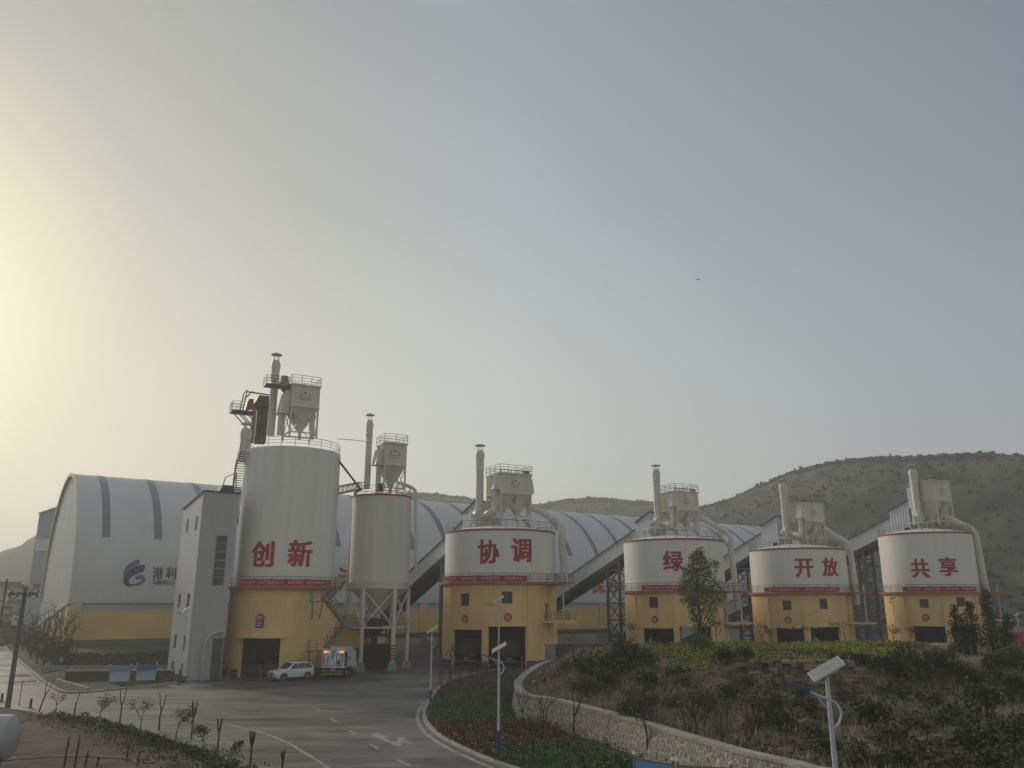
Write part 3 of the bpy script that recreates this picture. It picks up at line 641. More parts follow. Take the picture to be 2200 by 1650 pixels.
def round_sign(c, Rb, px, py, label, board=False):
    a, z = hitcyl(px, py, c, Rb)
    M = Matrix.Translation((c.x + (Rb + 0.02) * sin(a), c.y - (Rb + 0.02) * cos(a), z)) @ Matrix.Rotation(a, 4, 'Z')
    r = 0.52; mb = MB(); n = 28
    vs = [(r * cos(2*pi*i/n), -0.04, r * sin(2*pi*i/n)) for i in range(n)] + [(r * cos(2*pi*i/n), 0.0, r * sin(2*pi*i/n)) for i in range(n)]
    mb.add(vs, [tuple(range(n)), tuple(n + i for i in reversed(range(n)))] + [(i, n + i, n + (i+1) % n, (i+1) % n) for i in range(n)])
    rt = thing('safety_sign', label, 'sign', M.translation, a, 'red safety signs on the silos')
    mb.build('disc', m_sign, rt)
    lettering('安全', 0.55, 0.33, m_signw, 'lettering', rt, Matrix.Translation((0, -0.06, 0.08)), bold=0.03, thick=0.012)
    lettering('禁止烟火', 0.55, 0.14, m_signw, 'small_lettering', rt, Matrix.Translation((0, -0.06, -0.24)), bold=0.02, thick=0.012)
    return rt
def banner(c, R, x0, x1, ytop, ybot, groups, label):
    """red cloth banner tied outside the gallery railing"""
    a0, z0 = hitcyl(x0, ybot[0], c, R); a1, z1 = hitcyl(x1, ybot[1], c, R); _, zt = hitcyl((x0 + x1) / 2, ytop, c, R)
    zb = _z_slab[0] + 0.06; zt = zb + 0.72
    am = (a0 + a1) / 2
    rt = thing('banner', label, 'banner', (c.x, c.y, 0), 0, 'red slogan banners on the silo railings')
    mb = MB(); n = 48
    for i in range(n + 1):
        a = a0 + (a1 - a0) * i / n; sag = 0.04 * sin(pi * ((i / n * 6) % 1)); wv = 0.02 * sin(i * 1.7)
        for rr, z in ((R + wv, zb + sag * .3), (R + .02 + wv, zb + sag * .3), (R + .02 + wv, zt - sag), (R + wv, zt - sag)): mb.v.append((rr * sin(a), -rr * cos(a), z))
    for i in range(n):
        for j in range(4): j2 = (j + 1) % 4; mb.f.append((i*4 + j, i*4 + j2, i*4 + 4 + j2, i*4 + 4 + j))
    mb.f.append((3, 2, 1, 0)); e = n * 4; mb.f.append((e, e+1, e+2, e+3))
    mb.build('cloth', m_banner, rt)
    for body, px0, px1 in groups:
        b0, _ = hitcyl(px0, (ytop + ybot[0]) / 2, c, R); b1, _ = hitcyl(px1, (ytop + ybot[0]) / 2, c, R)
        lettering(body, (b1 - b0) * R, 0.40, m_btext, 'lettering', rt, cyl=(R + 0.075, (b0 + b1) / 2, (zb + zt) / 2 - 0.02), bold=0.012, thick=0.012)
    return rt
_z_slab = [0]
def silo(key, label, D, base_t, tank_t, slab_edge_x, slab_y, tank_y, gates, wins, signs, pil, letters, lett_lab, ban, door=None, rear=None, cone_y=None, red_top=True, rail_top=True, sign_board=None):
    c, Rb = from_tangents(*base_t, D); _, Rt = from_tangents(*tank_t, math.hypot(c.x, c.y)); Rs = Rb + 0.45
    _, zs = hitcyl(*slab_y, c, Rs); _, zt = hitcyl(*tank_y, c, Rt)
    rt = thing(key, label, 'silo', (c.x, c.y, 0)); info = dict(c=c, Rb=Rb, Rt=Rt, Rs=Rs, zs=zs, zt=zt, root=rt)
    ops = []; vis = math.atan2(-c.x, c.y)
    for x0, x1, yt in gates:
        a0, z = hitcyl(x0, yt, c, Rb); a1, _ = hitcyl(x1, yt, c, Rb); ops.append((a0, a1, 0.0, z))
    for x0, x1, yt, yb in wins:
        a0, z1 = hitcyl(x0, yt, c, Rb); a1, z0 = hitcyl(x1, yb, c, Rb); a0b, _ = hitcyl(x0, yb, c, Rb); ops.append((a0, a1, z0, z1))
    nfront = len(ops)
    if rear:
        for a0, a1 in rear: ops.append((a0, a1, 0.0, ops[0][3]))
    gl = None
    if door:
        a0, z1 = hitcyl(door[0], door[2], c, Rb); a1, z0 = hitcyl(door[1], door[3], c, Rb); ops.append((a0, a1, z0, z1)); info['door'] = (a0, a1, z0, z1)
    zplinth = 0.9
    wb = wall_with_openings(Rb, Rb - 0.4, 0.0, zs - 0.35, ops)
    o = wb.build('base_wall', m_yellow, rt, smooth=25)
    q = wall_with_openings(Rb - 0.402, Rb - 0.45, 0.0, zs - 0.36, ops); q.lathe([(Rb - .46, zs - .5), (.05, zs - .5)], 40); q.build('interior_shade_liner', m_inshade, rt)  # dark shell and ceiling added so the gate interiors look shaded
    # plinth band, split round the gates
    edges = sorted([(o_[0], o_[1]) for o_ in ops if o_[2] < 0.01]); gaps = []; a = -pi
    for e0, e1 in edges: gaps.append((a, e0)); a = e1
    gaps.append((a, pi))
    mb = MB()
    for e0, e1 in gaps:
        q = panel_on_cyl(Rb, e0 + .001, e1 - .001, 0.0, zplinth, 0.03, max(3, int((e1 - e0) * 12))); mb.add(q.v, q.f)
    mb.build('plinth', m_plinth, rt, smooth=25)
    for p0, p1, pt, pb in pil:
        a0, _ = hitcyl(p0, pt, c, Rb); a1, _ = hitcyl(p1, pt, c, Rb)
        panel_on_cyl(Rb + 0.002, a0, a1, zplinth + .02, zs - 0.36, 0.13, 4).build('pilaster', m_yellow, rt, smooth=25)
    for i, (x0, x1, yt, yb) in enumerate(wins):
        a0, a1, z0, z1 = ops[len(gates) + i]
        f = panel_on_cyl(Rb - 0.3, a0 - .003, a1 + .003, z0 - .02, z1 + .02, 0.04, 4).build('window', m_glass, rt)
        am = (a0 + a1) / 2; mbf = MB()
        q = panel_on_cyl(Rb - 0.25, am - .006, am + .006, z0, z1, 0.05, 1); mbf.add(q.v, q.f)
        q = panel_on_cyl(Rb - 0.25, a0, a1, z0, z0 + .08, 0.05, 3); mbf.add(q.v, q.f)
        mbf.build('window_frame', m_dark_steel, f)
    if len(gates) > 1:   # string course above the windows
        z1 = max(o_[3] for o_ in ops[len(gates):nfront]) if wins else 0
        for (p0, p1, pt, pb), (q0, q1, qt, qb) in zip(pil, pil[1:]):
            a0, _ = hitcyl(p1, pt, c, Rb); a1, _ = hitcyl(q0, qt, c, Rb)
            panel_on_cyl(Rb + 0.001, a0 + .004, a1 - .004, z1 + 0.12, zs - 0.37, 0.09, 6).build('string_course', m_yellow, rt, smooth=25)
    else:
        a0, a1, z0, z1 = ops[0]
        panel_on_cyl(Rb + 0.001, a0 - .09, a1 + .09, z1 + 0.02, z1 + 0.28, 0.35, 6).build('lintel', m_yellow, rt, smooth=25)
    # slab ring and floor over the gates
    MB().lathe([(0.05, zs - 0.35), (Rs, zs - 0.35), (Rs + 0.02, zs - 0.3), (Rs + 0.02, zs - 0.03), (Rs, zs), (0.05, zs)], 72).build('slab', m_slab, rt, smooth=30)
    # tank
    prof = [(Rt, zs + 0.002), (Rt, zt - 0.3), (Rt, zt)]
    MB().lathe(prof + [(Rt - 0.02, zt)] + ([(Rt * .85, zt + .3), (Rt * .55, zt + .7), (Rt * .3, zt + .92), (.05, zt + 1.0)] if cone_y else [(.05, zt + .15)]), 96).build('tank', m_tank, rt, smooth=30)
    if red_top: MB().lathe([(Rt + 0.01, zt - 0.16), (Rt + 0.09, zt - 0.16), (Rt + 0.09, zt + 0.06), (Rt - 0.05, zt + 0.06)], 96).build('rim_band', m_red, rt, smooth=30)
    if rail_top: ring_rail(Rt - 0.12, zt + 0.05, 1.1).build('roof_railing', m_rail, rt)
    ring_rail(Rs - 0.12, zs, 1.05).build('gallery_railing', m_rail, rt)
    for body, xc, yc, wpx, hpx in letters:
        a0, z = hitcyl(xc, yc, c, Rt); aL, _ = hitcyl(xc - wpx / 2, yc, c, Rt); aR, _ = hitcyl(xc + wpx / 2, yc, c, Rt)
        _, z1 = hitcyl(xc, yc - hpx / 2, c, Rt); _, z0 = hitcyl(xc, yc + hpx / 2, c, Rt)
        lettering(body, (aR - aL) * Rt, z1 - z0, m_red, 'painted_character', rt, cyl=(Rt + 0.02, (aL + aR) / 2, (z0 + z1) / 2), bold=0.034, thick=0.012)
    for (sx, sy, lab) in signs: round_sign(c, Rb, sx, sy, lab)
    _z_slab[0] = zs
    if ban: banner(c, Rs - 0.02, *ban)
    return info
S1 = silo('cement_silo', 'tallest white silo on a yellow drive-through base, painted 创新, left of the row', 104.5,
    (486, 717, 1360), (507, 720, 1200), None, (610, 1259), (628, 958), [(517, 603, 1371)], [], [], [], [('创', 565, 1190, 45, 54), ('新', 645, 1189, 49, 55)], None,
    (518, 711, 1243, (1260, 1257), [('安全生产', 521, 549), ('生产落实以上', 556, 609), ('文明管理', 617, 651), ('建设绿色矿山', 659, 702)], 'red slogan banner on the railing of the tallest silo'), red_top=False, cone_y=None)
a, z = hitcyl(559, 1330, S1['c'], S1['Rb'])
round_sign(S1['c'], S1['Rb'], 559, 1328, 'round red sign above a navy board over the single gate of the tallest silo')
a, z = hitcyl(558, 1341, S1['c'], S1['Rb']); c = S1['c']
bt = thing('notice_plate', 'small navy notice plate with white writing under the round sign over the single gate', 'sign', (c.x + (S1['Rb'] + .02) * sin(a), c.y - (S1['Rb'] + .02) * cos(a), z), a)
MB().box(-.45, .45, -.05, 0, -.38, .36).build('plate', m_signb, bt)
lettering('车辆慢行', 0.7, 0.2, m_signw, 'lettering', bt, Matrix.Translation((0, -.07, .12)), bold=.02, thick=.012)
lettering('限速五', 0.6, 0.2, m_signw, 'lettering', bt, Matrix.Translation((0, -.07, -.15)), bold=.02, thick=.012)
S3 = silo('aggregate_silo', 'wide white silo painted 协调 on a yellow base with two trucks in its gates', 115.5,
    (951, 1197, 1330), (952, 1189, 1200), None, (1075, 1249), (1073, 1136), [(972, 1036, 1352), (1049, 1131, 1346)], [(989, 1008, 1275, 1302), (1078, 1101, 1271, 1297)],
    [(999, 1330, 'round red sign over the left truck gate of the two-truck silo'), (1091, 1326, 'round red sign over the right truck gate of the two-truck silo')],
    [(961, 971, 1300, 0), (1036, 1049, 1300, 0), (1133, 1143, 1300, 0), (1180, 1186, 1300, 0)], [('协', 1050, 1185, 43, 50), ('调', 1120, 1182, 41, 49)], None,
    (952, 1133, 1240, (1258, 1253), [('人人讲安全', 958, 983), ('事事为安全', 991, 1025), ('时时想安全', 1034, 1075), ('处处要安全', 1084, 1123)], 'red slogan banner on the railing of the two-truck silo'), door=(1172, 1180, 1297, 1333), cone_y=1)
S4 = silo('aggregate_silo', 'wide white silo painted 绿色, half hidden by the poplar tree', 131.5,
    (1344, 1565, 1330), (1337, 1551, 1200), None, (1450, 1268), (1445, 1157), [(1380, 1447, 1349), (1457, 1530, 1346)], [(1393, 1414, 1283, 1306), (1479, 1500, 1279, 1303)],
    [(1407, 1331, 'round red sign beside the poplar on the silo behind the poplar'), (1493, 1328, 'round red sign partly behind the poplar leaves on the silo behind the poplar')],
    [(1350, 1366, 1300, 0), (1447, 1457, 1300, 0), (1532, 1541, 1300, 0), (1558, 1561, 1300, 0)], [('绿', 1446, 1205, 41, 42), ('色', 1500, 1204, 40, 40)], None,
    (1379, 1535, 1255, (1266, 1262), [('月月安全年年平安健康口', 1388, 1463), ('平安回家', 1470, 1525)], 'red slogan banner on the railing of the silo behind the poplar'), door=(1555, 1562, 1304, 1336), rear=[(2.5, 2.95), (3.0 - 2 * pi + 0.15, 3.5 - 2 * pi + 0.1)], cone_y=1)
S5 = silo('aggregate_silo', 'wide white silo painted 开放 with a yellow base, second from the right', 141.5,
    (1618, 1834, 1330), (1607, 1815, 1220), None, (1725, 1272), (1715, 1177), [(1665, 1731, 1349), (1741, 1805, 1347)], [(1680, 1701, 1290, 1311), (1760, 1779, 1287, 1308)],
    [(1693, 1332, 'round red sign on the yellow base of the silo second from the right')],
    [(1633, 1652, 1300, 0), (1722, 1735, 1300, 0), (1806, 1812, 1300, 0), (1822, 1825, 1300, 0)], [('开', 1728, 1220, 38, 38), ('放', 1783, 1218, 31, 38)], None,
    (1643, 1804, 1263, (1273, 1268), [('保护环境绿色矿山', 1652, 1717), ('造福后人生态家园', 1730, 1796)], 'red slogan banner on the railing of the silo second from the right'), door=(1824, 1828, 1307, 1336), rear=[(2.35, 2.8), (2.9, 3.35 - 0.22)], cone_y=1)
S6 = silo('aggregate_silo', 'tall wide white silo painted 共享 at the right end of the row', 148.5,
    (1904, 2117, 1330), (1890, 2096, 1220), None, (2015, 1271), (1990, 1143), [(1960, 2032, 1345), (2040, 2102, 1342)], [(1974, 1996, 1287, 1306), (2054, 2076, 1283, 1303)],
    [(1989, 1327, 'round red sign on the left of the rightmost silo base, clear of the trees'), (2068, 1325, 'round red sign above the dark conifers on the rightmost silo')],
    [(1924, 1944, 1300, 0), (2024, 2037, 1300, 0), (2096, 2101, 1300, 0), (2107, 2110, 1300, 0)], [('共', 1977, 1221, 37, 39), ('享', 2037, 1217, 38, 39)], None,
    (1940, 2098, 1260, (1271, 1266), [('安全发展', 1950, 1978), ('科技发展', 1988, 2019), ('人与自然', 2029, 2058), ('和谐发展', 2066, 2092)], 'red slogan banner on the railing of the rightmost silo'), door=(2111, 2113, 1304, 1330), cone_y=1)
# dark drive-through interior floors are the yard itself; hanging discharge hoppers inside the gates of silos 4 and 5
def hopper_inside(info, px, y0, y1, label, Y):
    p = at(px, y0, Y); q = at(px, y1, Y)
    h = thing('discharge_hopper', label, 'hopper', (p.x, p.y, 0))
    MB().lathe([(0.05, 4.0), (2.1, 4.0), (2.1, 3.1), (0.6, 1.9), (0.05, 1.9)], 16).build('funnel', m_black, h)
    mb = MB()
    for sx, sy in ((1, 1), (-1, 1), (1, -1), (-1, -1)): mb.beam((sx * 1.7, sy * 1.7, 0), (sx * 1.7, sy * 1.7, 4.8), 0.2)
    mb.build('stand', m_black, h)
hopper_inside(S4, 1422, 1360, 1385, 'black discharge hopper seen through the left gate of the silo behind the poplar', 131)
hopper_inside(S5, 1700, 1360, 1385, 'black discharge hopper seen through the left gate of the silo second from the right', 133)
hopper_inside(S5, 1776, 1360, 1385, 'black discharge hopper seen through the right gate of the silo second from the right', 135)
# balconies, spiral stairs at the right of the wide silos
def side_stair(info, px_out, py_floor, label, label2):
    c, Rb, Rs, zs = info['c'], info['Rb'], info['Rs'], info['zs']; a0, a1, z0, z1 = info['door']
    am = (a0 + a1) / 2; zf = z0 - 0.02
    rt = thing('access_balcony', label, 'balcony', (c.x, c.y, 0), am)      # local -y points outward at the door
    MB().box(-1.0, 1.6, -Rb - 3.4, -Rb - 0.05, zf - 0.28, zf).build('floor_slab', m_yellow, rt)
    rect_rail([(-1.0, -Rb - 0.2), (-1.0, -Rb - 3.3), (1.5, -Rb - 3.3), (1.5, -Rb - 0.2)], zf, 1.05, closed=False).build('railing', m_rail, rt)
    st = thing('spiral_stair', label2, 'staircase', (c.x, c.y, 0), am)
    cx, cy = 0.3, -Rb - 2.3; mb = MB(); H = zs - zf; n = max(8, int(H / 0.24)); rail = []
    for i in range(n):
        a = i * 0.42; z = zf + H * (i + 1) / n; a2 = a + 0.42
        b_ = [(cx + .1 * cos(a), cy + .1 * sin(a)), (cx + 1.0 * cos(a), cy + 1.0 * sin(a)), (cx + 1.0 * cos(a2), cy + 1.0 * sin(a2)), (cx + .1 * cos(a2), cy + .1 * sin(a2))]
        mb.prism(b_, z - 0.05, z); rail.append((cx + 1.02 * cos(a), cy + 1.02 * sin(a), z + 0.95))
    mb.build('tread', m_rail, st)
    MB().tube([(cx, cy, zf), (cx, cy, zs + 1.1)], 0.13, 8).build('pole', m_cream_steel, st)
    mb = MB().tube(rail, 0.03, 5)
    for i in range(0, n, 2): mb.tube([(rail[i][0], rail[i][1], rail[i][2] - .95), rail[i]], 0.022, 4)
    mb.build('handrail', m_rail, st)
    mb = MB().box(-0.8, 1.5, -Rb - 3.3, -Rs + 0.02, zs - 0.3, zs - 0.01); mb.build('landing', m_slab, st)
    rect_rail([(1.4, -Rs + .1), (1.4, -Rb - 3.2), (-0.7, -Rb - 3.2), (-0.7, -Rs + .1)], zs, 1.05, closed=False).build('landing_railing', m_rail, st)
side_stair(S3, 1222, 1335, 'yellow access balcony at the right side door of the two-truck silo', 'grey spiral staircase on the right side of the two-truck silo')
side_stair(S4, 1600, 1336, 'yellow access balcony at the right side door of the silo behind the poplar', 'grey spiral staircase on the right side of the silo behind the poplar')
side_stair(S5, 1865, 1336, 'yellow access balcony at the right side door of the silo second from the right', 'grey spiral staircase on the right side of the silo second from the right')
side_stair(S6, 2150, 1336, 'yellow access balcony beside the conifers at the rightmost silo', 'grey spiral staircase beside the conifers at the rightmost silo')
# ================================================================ SILO 2 (steel silo on legs)
c2, Rt2 = from_tangents(753, 881, 1170, 109.5)
zt2 = hitcyl(817, 1061, c2, Rt2)[1]; zb2 = hitcyl(817, 1251, c2, Rt2)[1]; ztip2 = at(817, 1318, c2.y).z
s2 = thing('steel_silo', 'cream steel silo with conical bottom standing on tall legs beside the tallest silo', 'silo', (c2.x, c2.y, 0))
prof = [(Rt2, zb2)]
for i in range(1, 8):
    z = zb2 + (zt2 - zb2) * i / 8; prof += [(Rt2, z - .02), (Rt2 + .012, z), (Rt2, z + .02)]
MB().lathe(prof + [(Rt2, zt2), (Rt2 - .02, zt2 + .02), (.05, zt2 + .7)], 72).build('tank', m_tank2, s2, smooth=30)
MB().lathe([(Rt2 + .01, zt2 - .14), (Rt2 + .08, zt2 - .14), (Rt2 + .08, zt2 + .05), (Rt2 - .05, zt2 + .05)], 72).build('rim_band', m_red, s2, smooth=30)
mb = MB().lathe([(Rt2 - .05, zb2 - .75), (Rt2 + .10, zb2 - .75), (Rt2 + .10, zb2 - .68), (Rt2 + .03, zb2 - .66), (Rt2 + .03, zb2 - .07), (Rt2 + .1, zb2 - .05), (Rt2 + .1, zb2 + .02), (Rt2 - .05, zb2 + .02)], 72)
for i in range(64):
    a = 2 * pi * i / 64; mb.beam((Rt2 + .07) * Vector((sin(a), -cos(a), 0)) + Vector((0, 0, zb2 - .7)), (Rt2 + .07) * Vector((sin(a), -cos(a), 0)) + Vector((0, 0, zb2 - .04)), .06)
mb.build('ring_beam', m_cream_steel, s2)
MB().lathe([(Rt2 - .06, zb2 - .7), (.45, ztip2), (.3, ztip2 - .8), (.05, ztip2 - .8)], 48).build('cone', m_tank2, s2, smooth=30)
vis2 = math.atan2(-c2.x, c2.y)
legs2 = [vis2 + R_(q) for q in (-28, 32, 92, 152, 212, 272)]; zp2 = at(817, 1346, c2.y).z
LP = []
for i, a in enumerate(legs2):
    p = Vector((Rt2 * sin(a), -Rt2 * cos(a), 0)); LP.append(p)
    lg = MB().tube([p + Vector((0, 0, .9)), p + Vector((0, 0, zb2 - .72))], .26, 12).build('leg', m_cream_steel, s2, smooth=40)
    MB().hexa([(p.x - .62, p.y - .62, 0), (p.x + .62, p.y - .62, 0), (p.x + .62, p.y + .62, 0), (p.x - .62, p.y + .62, 0)], [(p.x - .34, p.y - .34, 1.0), (p.x + .34, p.y - .34, 1.0), (p.x + .34, p.y + .34, 1.0), (p.x - .34, p.y + .34, 1.0)]).build('footing', m_concrete, lg)
    if i == 1:
        for k in range(5): MB().lathe([(.265, 1.3 + k * .38), (.275, 1.3 + k * .38), (.275, 1.5 + k * .38), (.265, 1.5 + k * .38)], 14, (p.x, p.y)).build('red_stripe', m_red, lg)
for i in range(6):
    p, q = LP[i], LP[(i + 1) % 6]; mb = MB(); zl = zp2 + .1; zu = zb2 - .9
    mb.tube([p + Vector((0, 0, zl)), q + Vector((0, 0, zu))], .09, 6); mb.tube([q + Vector((0, 0, zl)), p + Vector((0, 0, zu))], .09, 6)
    mb.build('cross_brace', m_cream_steel, s2)
Rp = Rt2 + .25
mb = MB().lathe([(0.9, zp2 - .16), (Rp, zp2 - .16), (Rp, zp2), (.9, zp2)], 6, a0=legs2[0], a1=legs2[0] + 2 * pi); mb.build('platform', m_cream_steel, s2)
ring_rail(Rp - .1, zp2, 1.05, step=1.3).build('platform_railing', m_rail, s2)
ring_rail(Rt2 - .1, zt2 + .04, 1.1).build('roof_railing', m_rail, s2)
# dark loading machine under it
lm = thing('bulk_loader', 'dark bulk loading machine with hopper standing under the cream steel silo', 'machine', (c2.x - .3, c2.y, 0))
MB().box(-2.1, 1.9, -1.6, 1.6, .1, 2.9).build('cabin', m_black, lm)
MB().hexa([(-.5, -.5, 4), (.5, -.5, 4), (.5, .5, 4), (-.5, .5, 4)], [(-1.1, -1, 6.1), (1.1, -1, 6.1), (1.1, 1, 6.1), (-1.1, 1, 6.1)]).build('feed_hopper', m_black, lm)
mb = MB().tube([(0, 0, 2.9), (0, 0, 4.2)], .35, 12); mb.build('spout', m_dark_steel, lm)
mb = MB()
for sx, sy in ((1, 1), (-1, 1), (1, -1), (-1, -1)): mb.beam((sx * 1.7, sy * 1.5, 2.9), (sx * 1.7, sy * 1.5, zp2 - .2), .18)
for z in (3.9, 5.0): mb.beam((-1.7, -1.5, z), (1.7, -1.5, z), .14); mb.beam((1.7, -1.5, z), (1.7, 1.5, z), .14)
mb.build('frame', m_dark_steel, lm)
MB().box(.7, 1.7, -1.66, -1.601, 3.2, 3.9).build('control_panel', m_white_steel, lm)
# pipes on the steel silo
def pipe(name, pts, r, m, label, cat='pipe', n=10, parent=None):
    o = MB().tube(smooth_path([Vector(p) for p in pts], 5) if len(pts) > 2 else pts, r, n).build(name, m, parent, smooth=50)
    if parent is None: tag(o, label, cat)
    return o
y2 = c2.y - .6
pl = [at(775, 1052, y2), at(766, 1056, y2), at(762, 1064, y2), at(760, 1080, y2), at(752, 1180, y2), at(745, 1270, y2), at(741, 1330, y2)]
pipe('filling_pipe', pl, .2, m_cream_steel, 'cream filling pipe running down the left side of the steel silo')
pr = [at(855, 1037, y2), at(875, 1043, y2), at(888, 1050, y2), at(893, 1058, y2), at(893, 1080, y2), at(893, 1150, y2), at(893, 1222, y2)]
pipe('vent_pipe', pr, .22, m_cream_steel, 'cream pipe bent down the right side of the steel silo')
# ================================================================ EQUIPMENT ON THE SILO ROOFS
GR = R_(29)     # the plant's grid direction
def lattice_leg(mb, p0, p1, w): mb.beam(p0, p1, w)
def stack_mb(x, y, z0, z1, r):
    """exhaust stack with slip joint, belled top; returns stack, cap meshes"""
    h = z1 - z0; zc = z1 - 0.02 * h
    m = MB().lathe([(r, z0), (r, z0 + .60*h), (r*1.12, z0 + .605*h), (r*1.12, z0 + .615*h), (r*1.05, z0 + .62*h), (r*1.08, z0 + .70*h), (r*1.16, z0 + .705*h), (r*1.16, z0 + .715*h), (r, z0 + .72*h), (r*1.2, z0 + .82*h), (r*1.2, z0 + .85*h), (r*.82, z0 + .90*h), (r*.76, z0 + .90*h), (r*.7, z0 + .8*h)], 20, (x, y))
    c = MB()
    for k in range(4):
        a = pi / 4 + k * pi / 2; c.tube([(x + r*.74*cos(a), y + r*.74*sin(a), z0 + .895*h), (x + r*.74*cos(a), y + r*.74*sin(a), z0 + .968*h)], r * .08, 5)
    c.lathe([(.01, z0 + .962*h), (r*1.45, z0 + .965*h), (r*1.45, z0 + .972*h), (.01, z0 + 1.0*h)], 20, (x, y))
    return m, c
def emblem(parent, M, s):
    mb = MB()
    for a, rr in ((-50, .1), (0, .14), (50, .1), (-85, .1), (85, .1)):
        x, z = .62 * sin(R_(a)), .55 * cos(R_(a)); n = 10
        mb.add([(x + rr*cos(2*pi*i/n), -.012, z + rr*sin(2*pi*i/n)) for i in range(n)] + [(x + rr*cos(2*pi*i/n), .0, z + rr*sin(2*pi*i/n)) for i in range(n)],
               [tuple(range(n)), tuple(n + i for i in reversed(range(n)))] + [(i, n + i, n + (i+1) % n, (i+1) % n) for i in range(n)])
    q = MB(); q.v = [tuple(M @ (Vector(v) * s)) for v in mb.v]; q.f = mb.f
    o = q.build('emblem', m_emb, parent)
    q2 = MB().box(-.45, .45, -.012, 0, -.05, .03).box(-.6, .6, -.012, 0, -.34, -.24); q2.v = [tuple(M @ (Vector(v) * s)) for v in q2.v]
    q2.build('emblem_line', m_emb2, o)
m_emb = mat('emblem_dark', (0.16, 0.06, 0.05), 0.6, 0.03); m_emb2 = mat('emblem_pale', (0.40, 0.22, 0.2), 0.6, 0.05)
def collector(name_label, loc, s, w, d, hl, hb, hops, stack, rail=True, left_duct=True, right_duct=True, fan=True, cage=False, pipes=True, rot=GR, steel=None):
    """bag-filter dust collector. local x = width, +y = back. stack = (x, y, z0, z1, r)"""
    m = steel or m_cream_steel
    rt = thing('dust_collector', name_label, 'dust collector', loc, rot); w *= s; d *= s; hl *= s; hb *= s
    hx, hy = w / 2, d / 2
    mb = MB().box(-hx, hx, -hy, hy, hl, hl + hb)
    for i in range(7): yy = -hy + d * (i + .5) / 7; mb.box(-hx - .07*s, -hx + .001, yy - .05*s, yy + .05*s, hl + .05, hl + hb - .05)
    mb.build('housing', m, rt)
    MB().box(-hx - .12*s, hx + .12*s, -hy - .12*s, hy + .12*s, hl + hb + .003, hl + hb + .22*s).build('roof_deck', m, rt)
    mb = MB(); mb.box(-hx - .06*s, hx + .06*s, -hy - .06*s, hy + .06*s, hl - .14*s, hl - .003); mb.build('flange', m, rt)
    n = hops
    for i in range(n):
        x0, x1 = -hx + w * i / n + .05, -hx + w * (i + 1) / n - .05; xm = (x0 + x1) / 2; zt, zb = hl - .145*s, hl * (.22 if n > 1 else .22)
        q = .2 * s
        mbh = MB().hexa([(xm - q, -q, zb), (xm + q, -q, zb), (xm + q, q, zb), (xm - q, q, zb)], [(x0, -hy + .05, zt), (x1, -hy + .05, zt), (x1, hy - .05, zt), (x0, hy - .05, zt)])
        for t in (.3, .6):
            z = zb + (zt - zb) * t; ww = q + ((x1 - x0) / 2 - q) * t + .02; dd = q + (hy - .05 - q) * t + .02; mbh.box(xm - ww, xm + ww, -dd, dd, z - .05*s, z + .05*s)
        hp = mbh.build('hopper', m, rt)
        MB().tube([(xm, 0, 0.05), (xm, 0, zb + .05)], .22*s, 10).build('discharge_pipe', m, hp)
    for sx in (-1, 1):
        for sy in (-1, 1):
            MB().beam((sx*(hx - .1), sy*(hy - .1), 0), (sx*(hx - .1), sy*(hy - .1), hl - .15*s), .2*s).build('leg', m, rt)
    zlo = hl * .16
    mb = MB()
    P = [(-hx + .1, -hy + .1), (hx - .1, -hy + .1), (hx - .1, hy - .1), (-hx + .1, hy - .1)]
    for (ax, ay), (bx, by) in zip(P, P[1:] + P[:1]):
        mb.beam((ax, ay, zlo), (bx, by, zlo), .16*s)
        mb.beam((ax, ay, zlo), (bx, by, hl - .3*s), .08*s); mb.beam((bx, by, zlo), (ax, ay, hl - .3*s), .08*s)
    mb.build('bracing', m, rt)
    emblem(rt, Matrix.Translation((-.02 * w, -hy - .002, hl + hb * .45)), s * hb / 2.6)
    if rail:
        rect_rail([(-hx - .05, -hy - .05), (hx + .05, -hy - .05), (hx + .05, hy + .05), (-hx - .05, hy + .05)], hl + hb + .22*s, 1.1, step=1.4).build('railing', m_rail, rt)
    if pipes:
        mb = MB(); z = hl + hb + .22*s
        mb.tube([(-hx*.75, -hy*.5, z + .55*s), (hx*.95, -hy*.5, z + .55*s)], .06*s, 6)
        for i in range(8): x = -hx*.75 + hx*1.6*i/7; mb.tube([(x, -hy*.5, z), (x, -hy*.5, z + .55*s)], .05*s, 5)
        mb.build('air_manifold', m_dark_steel, rt)
        mo = MB().tube([(hx*.7, -hy*.5, z + .4*s), (hx*1.08, -hy*.5, z + .4*s)], .26*s, 12); mo.box(hx*.72, hx*1.0, -hy*.5 - .2*s, -hy*.5 + .2*s, z, z + .3*s)
        mo.build('motor', m_orange, rt)
    sx_, sy_, z0, z1, r = stack
    a, b = stack_mb(sx_, sy_, z0, z1, r); so = a.build('exhaust_stack', m, rt, smooth=35); b.build('rain_cap', m, so, smooth=35)
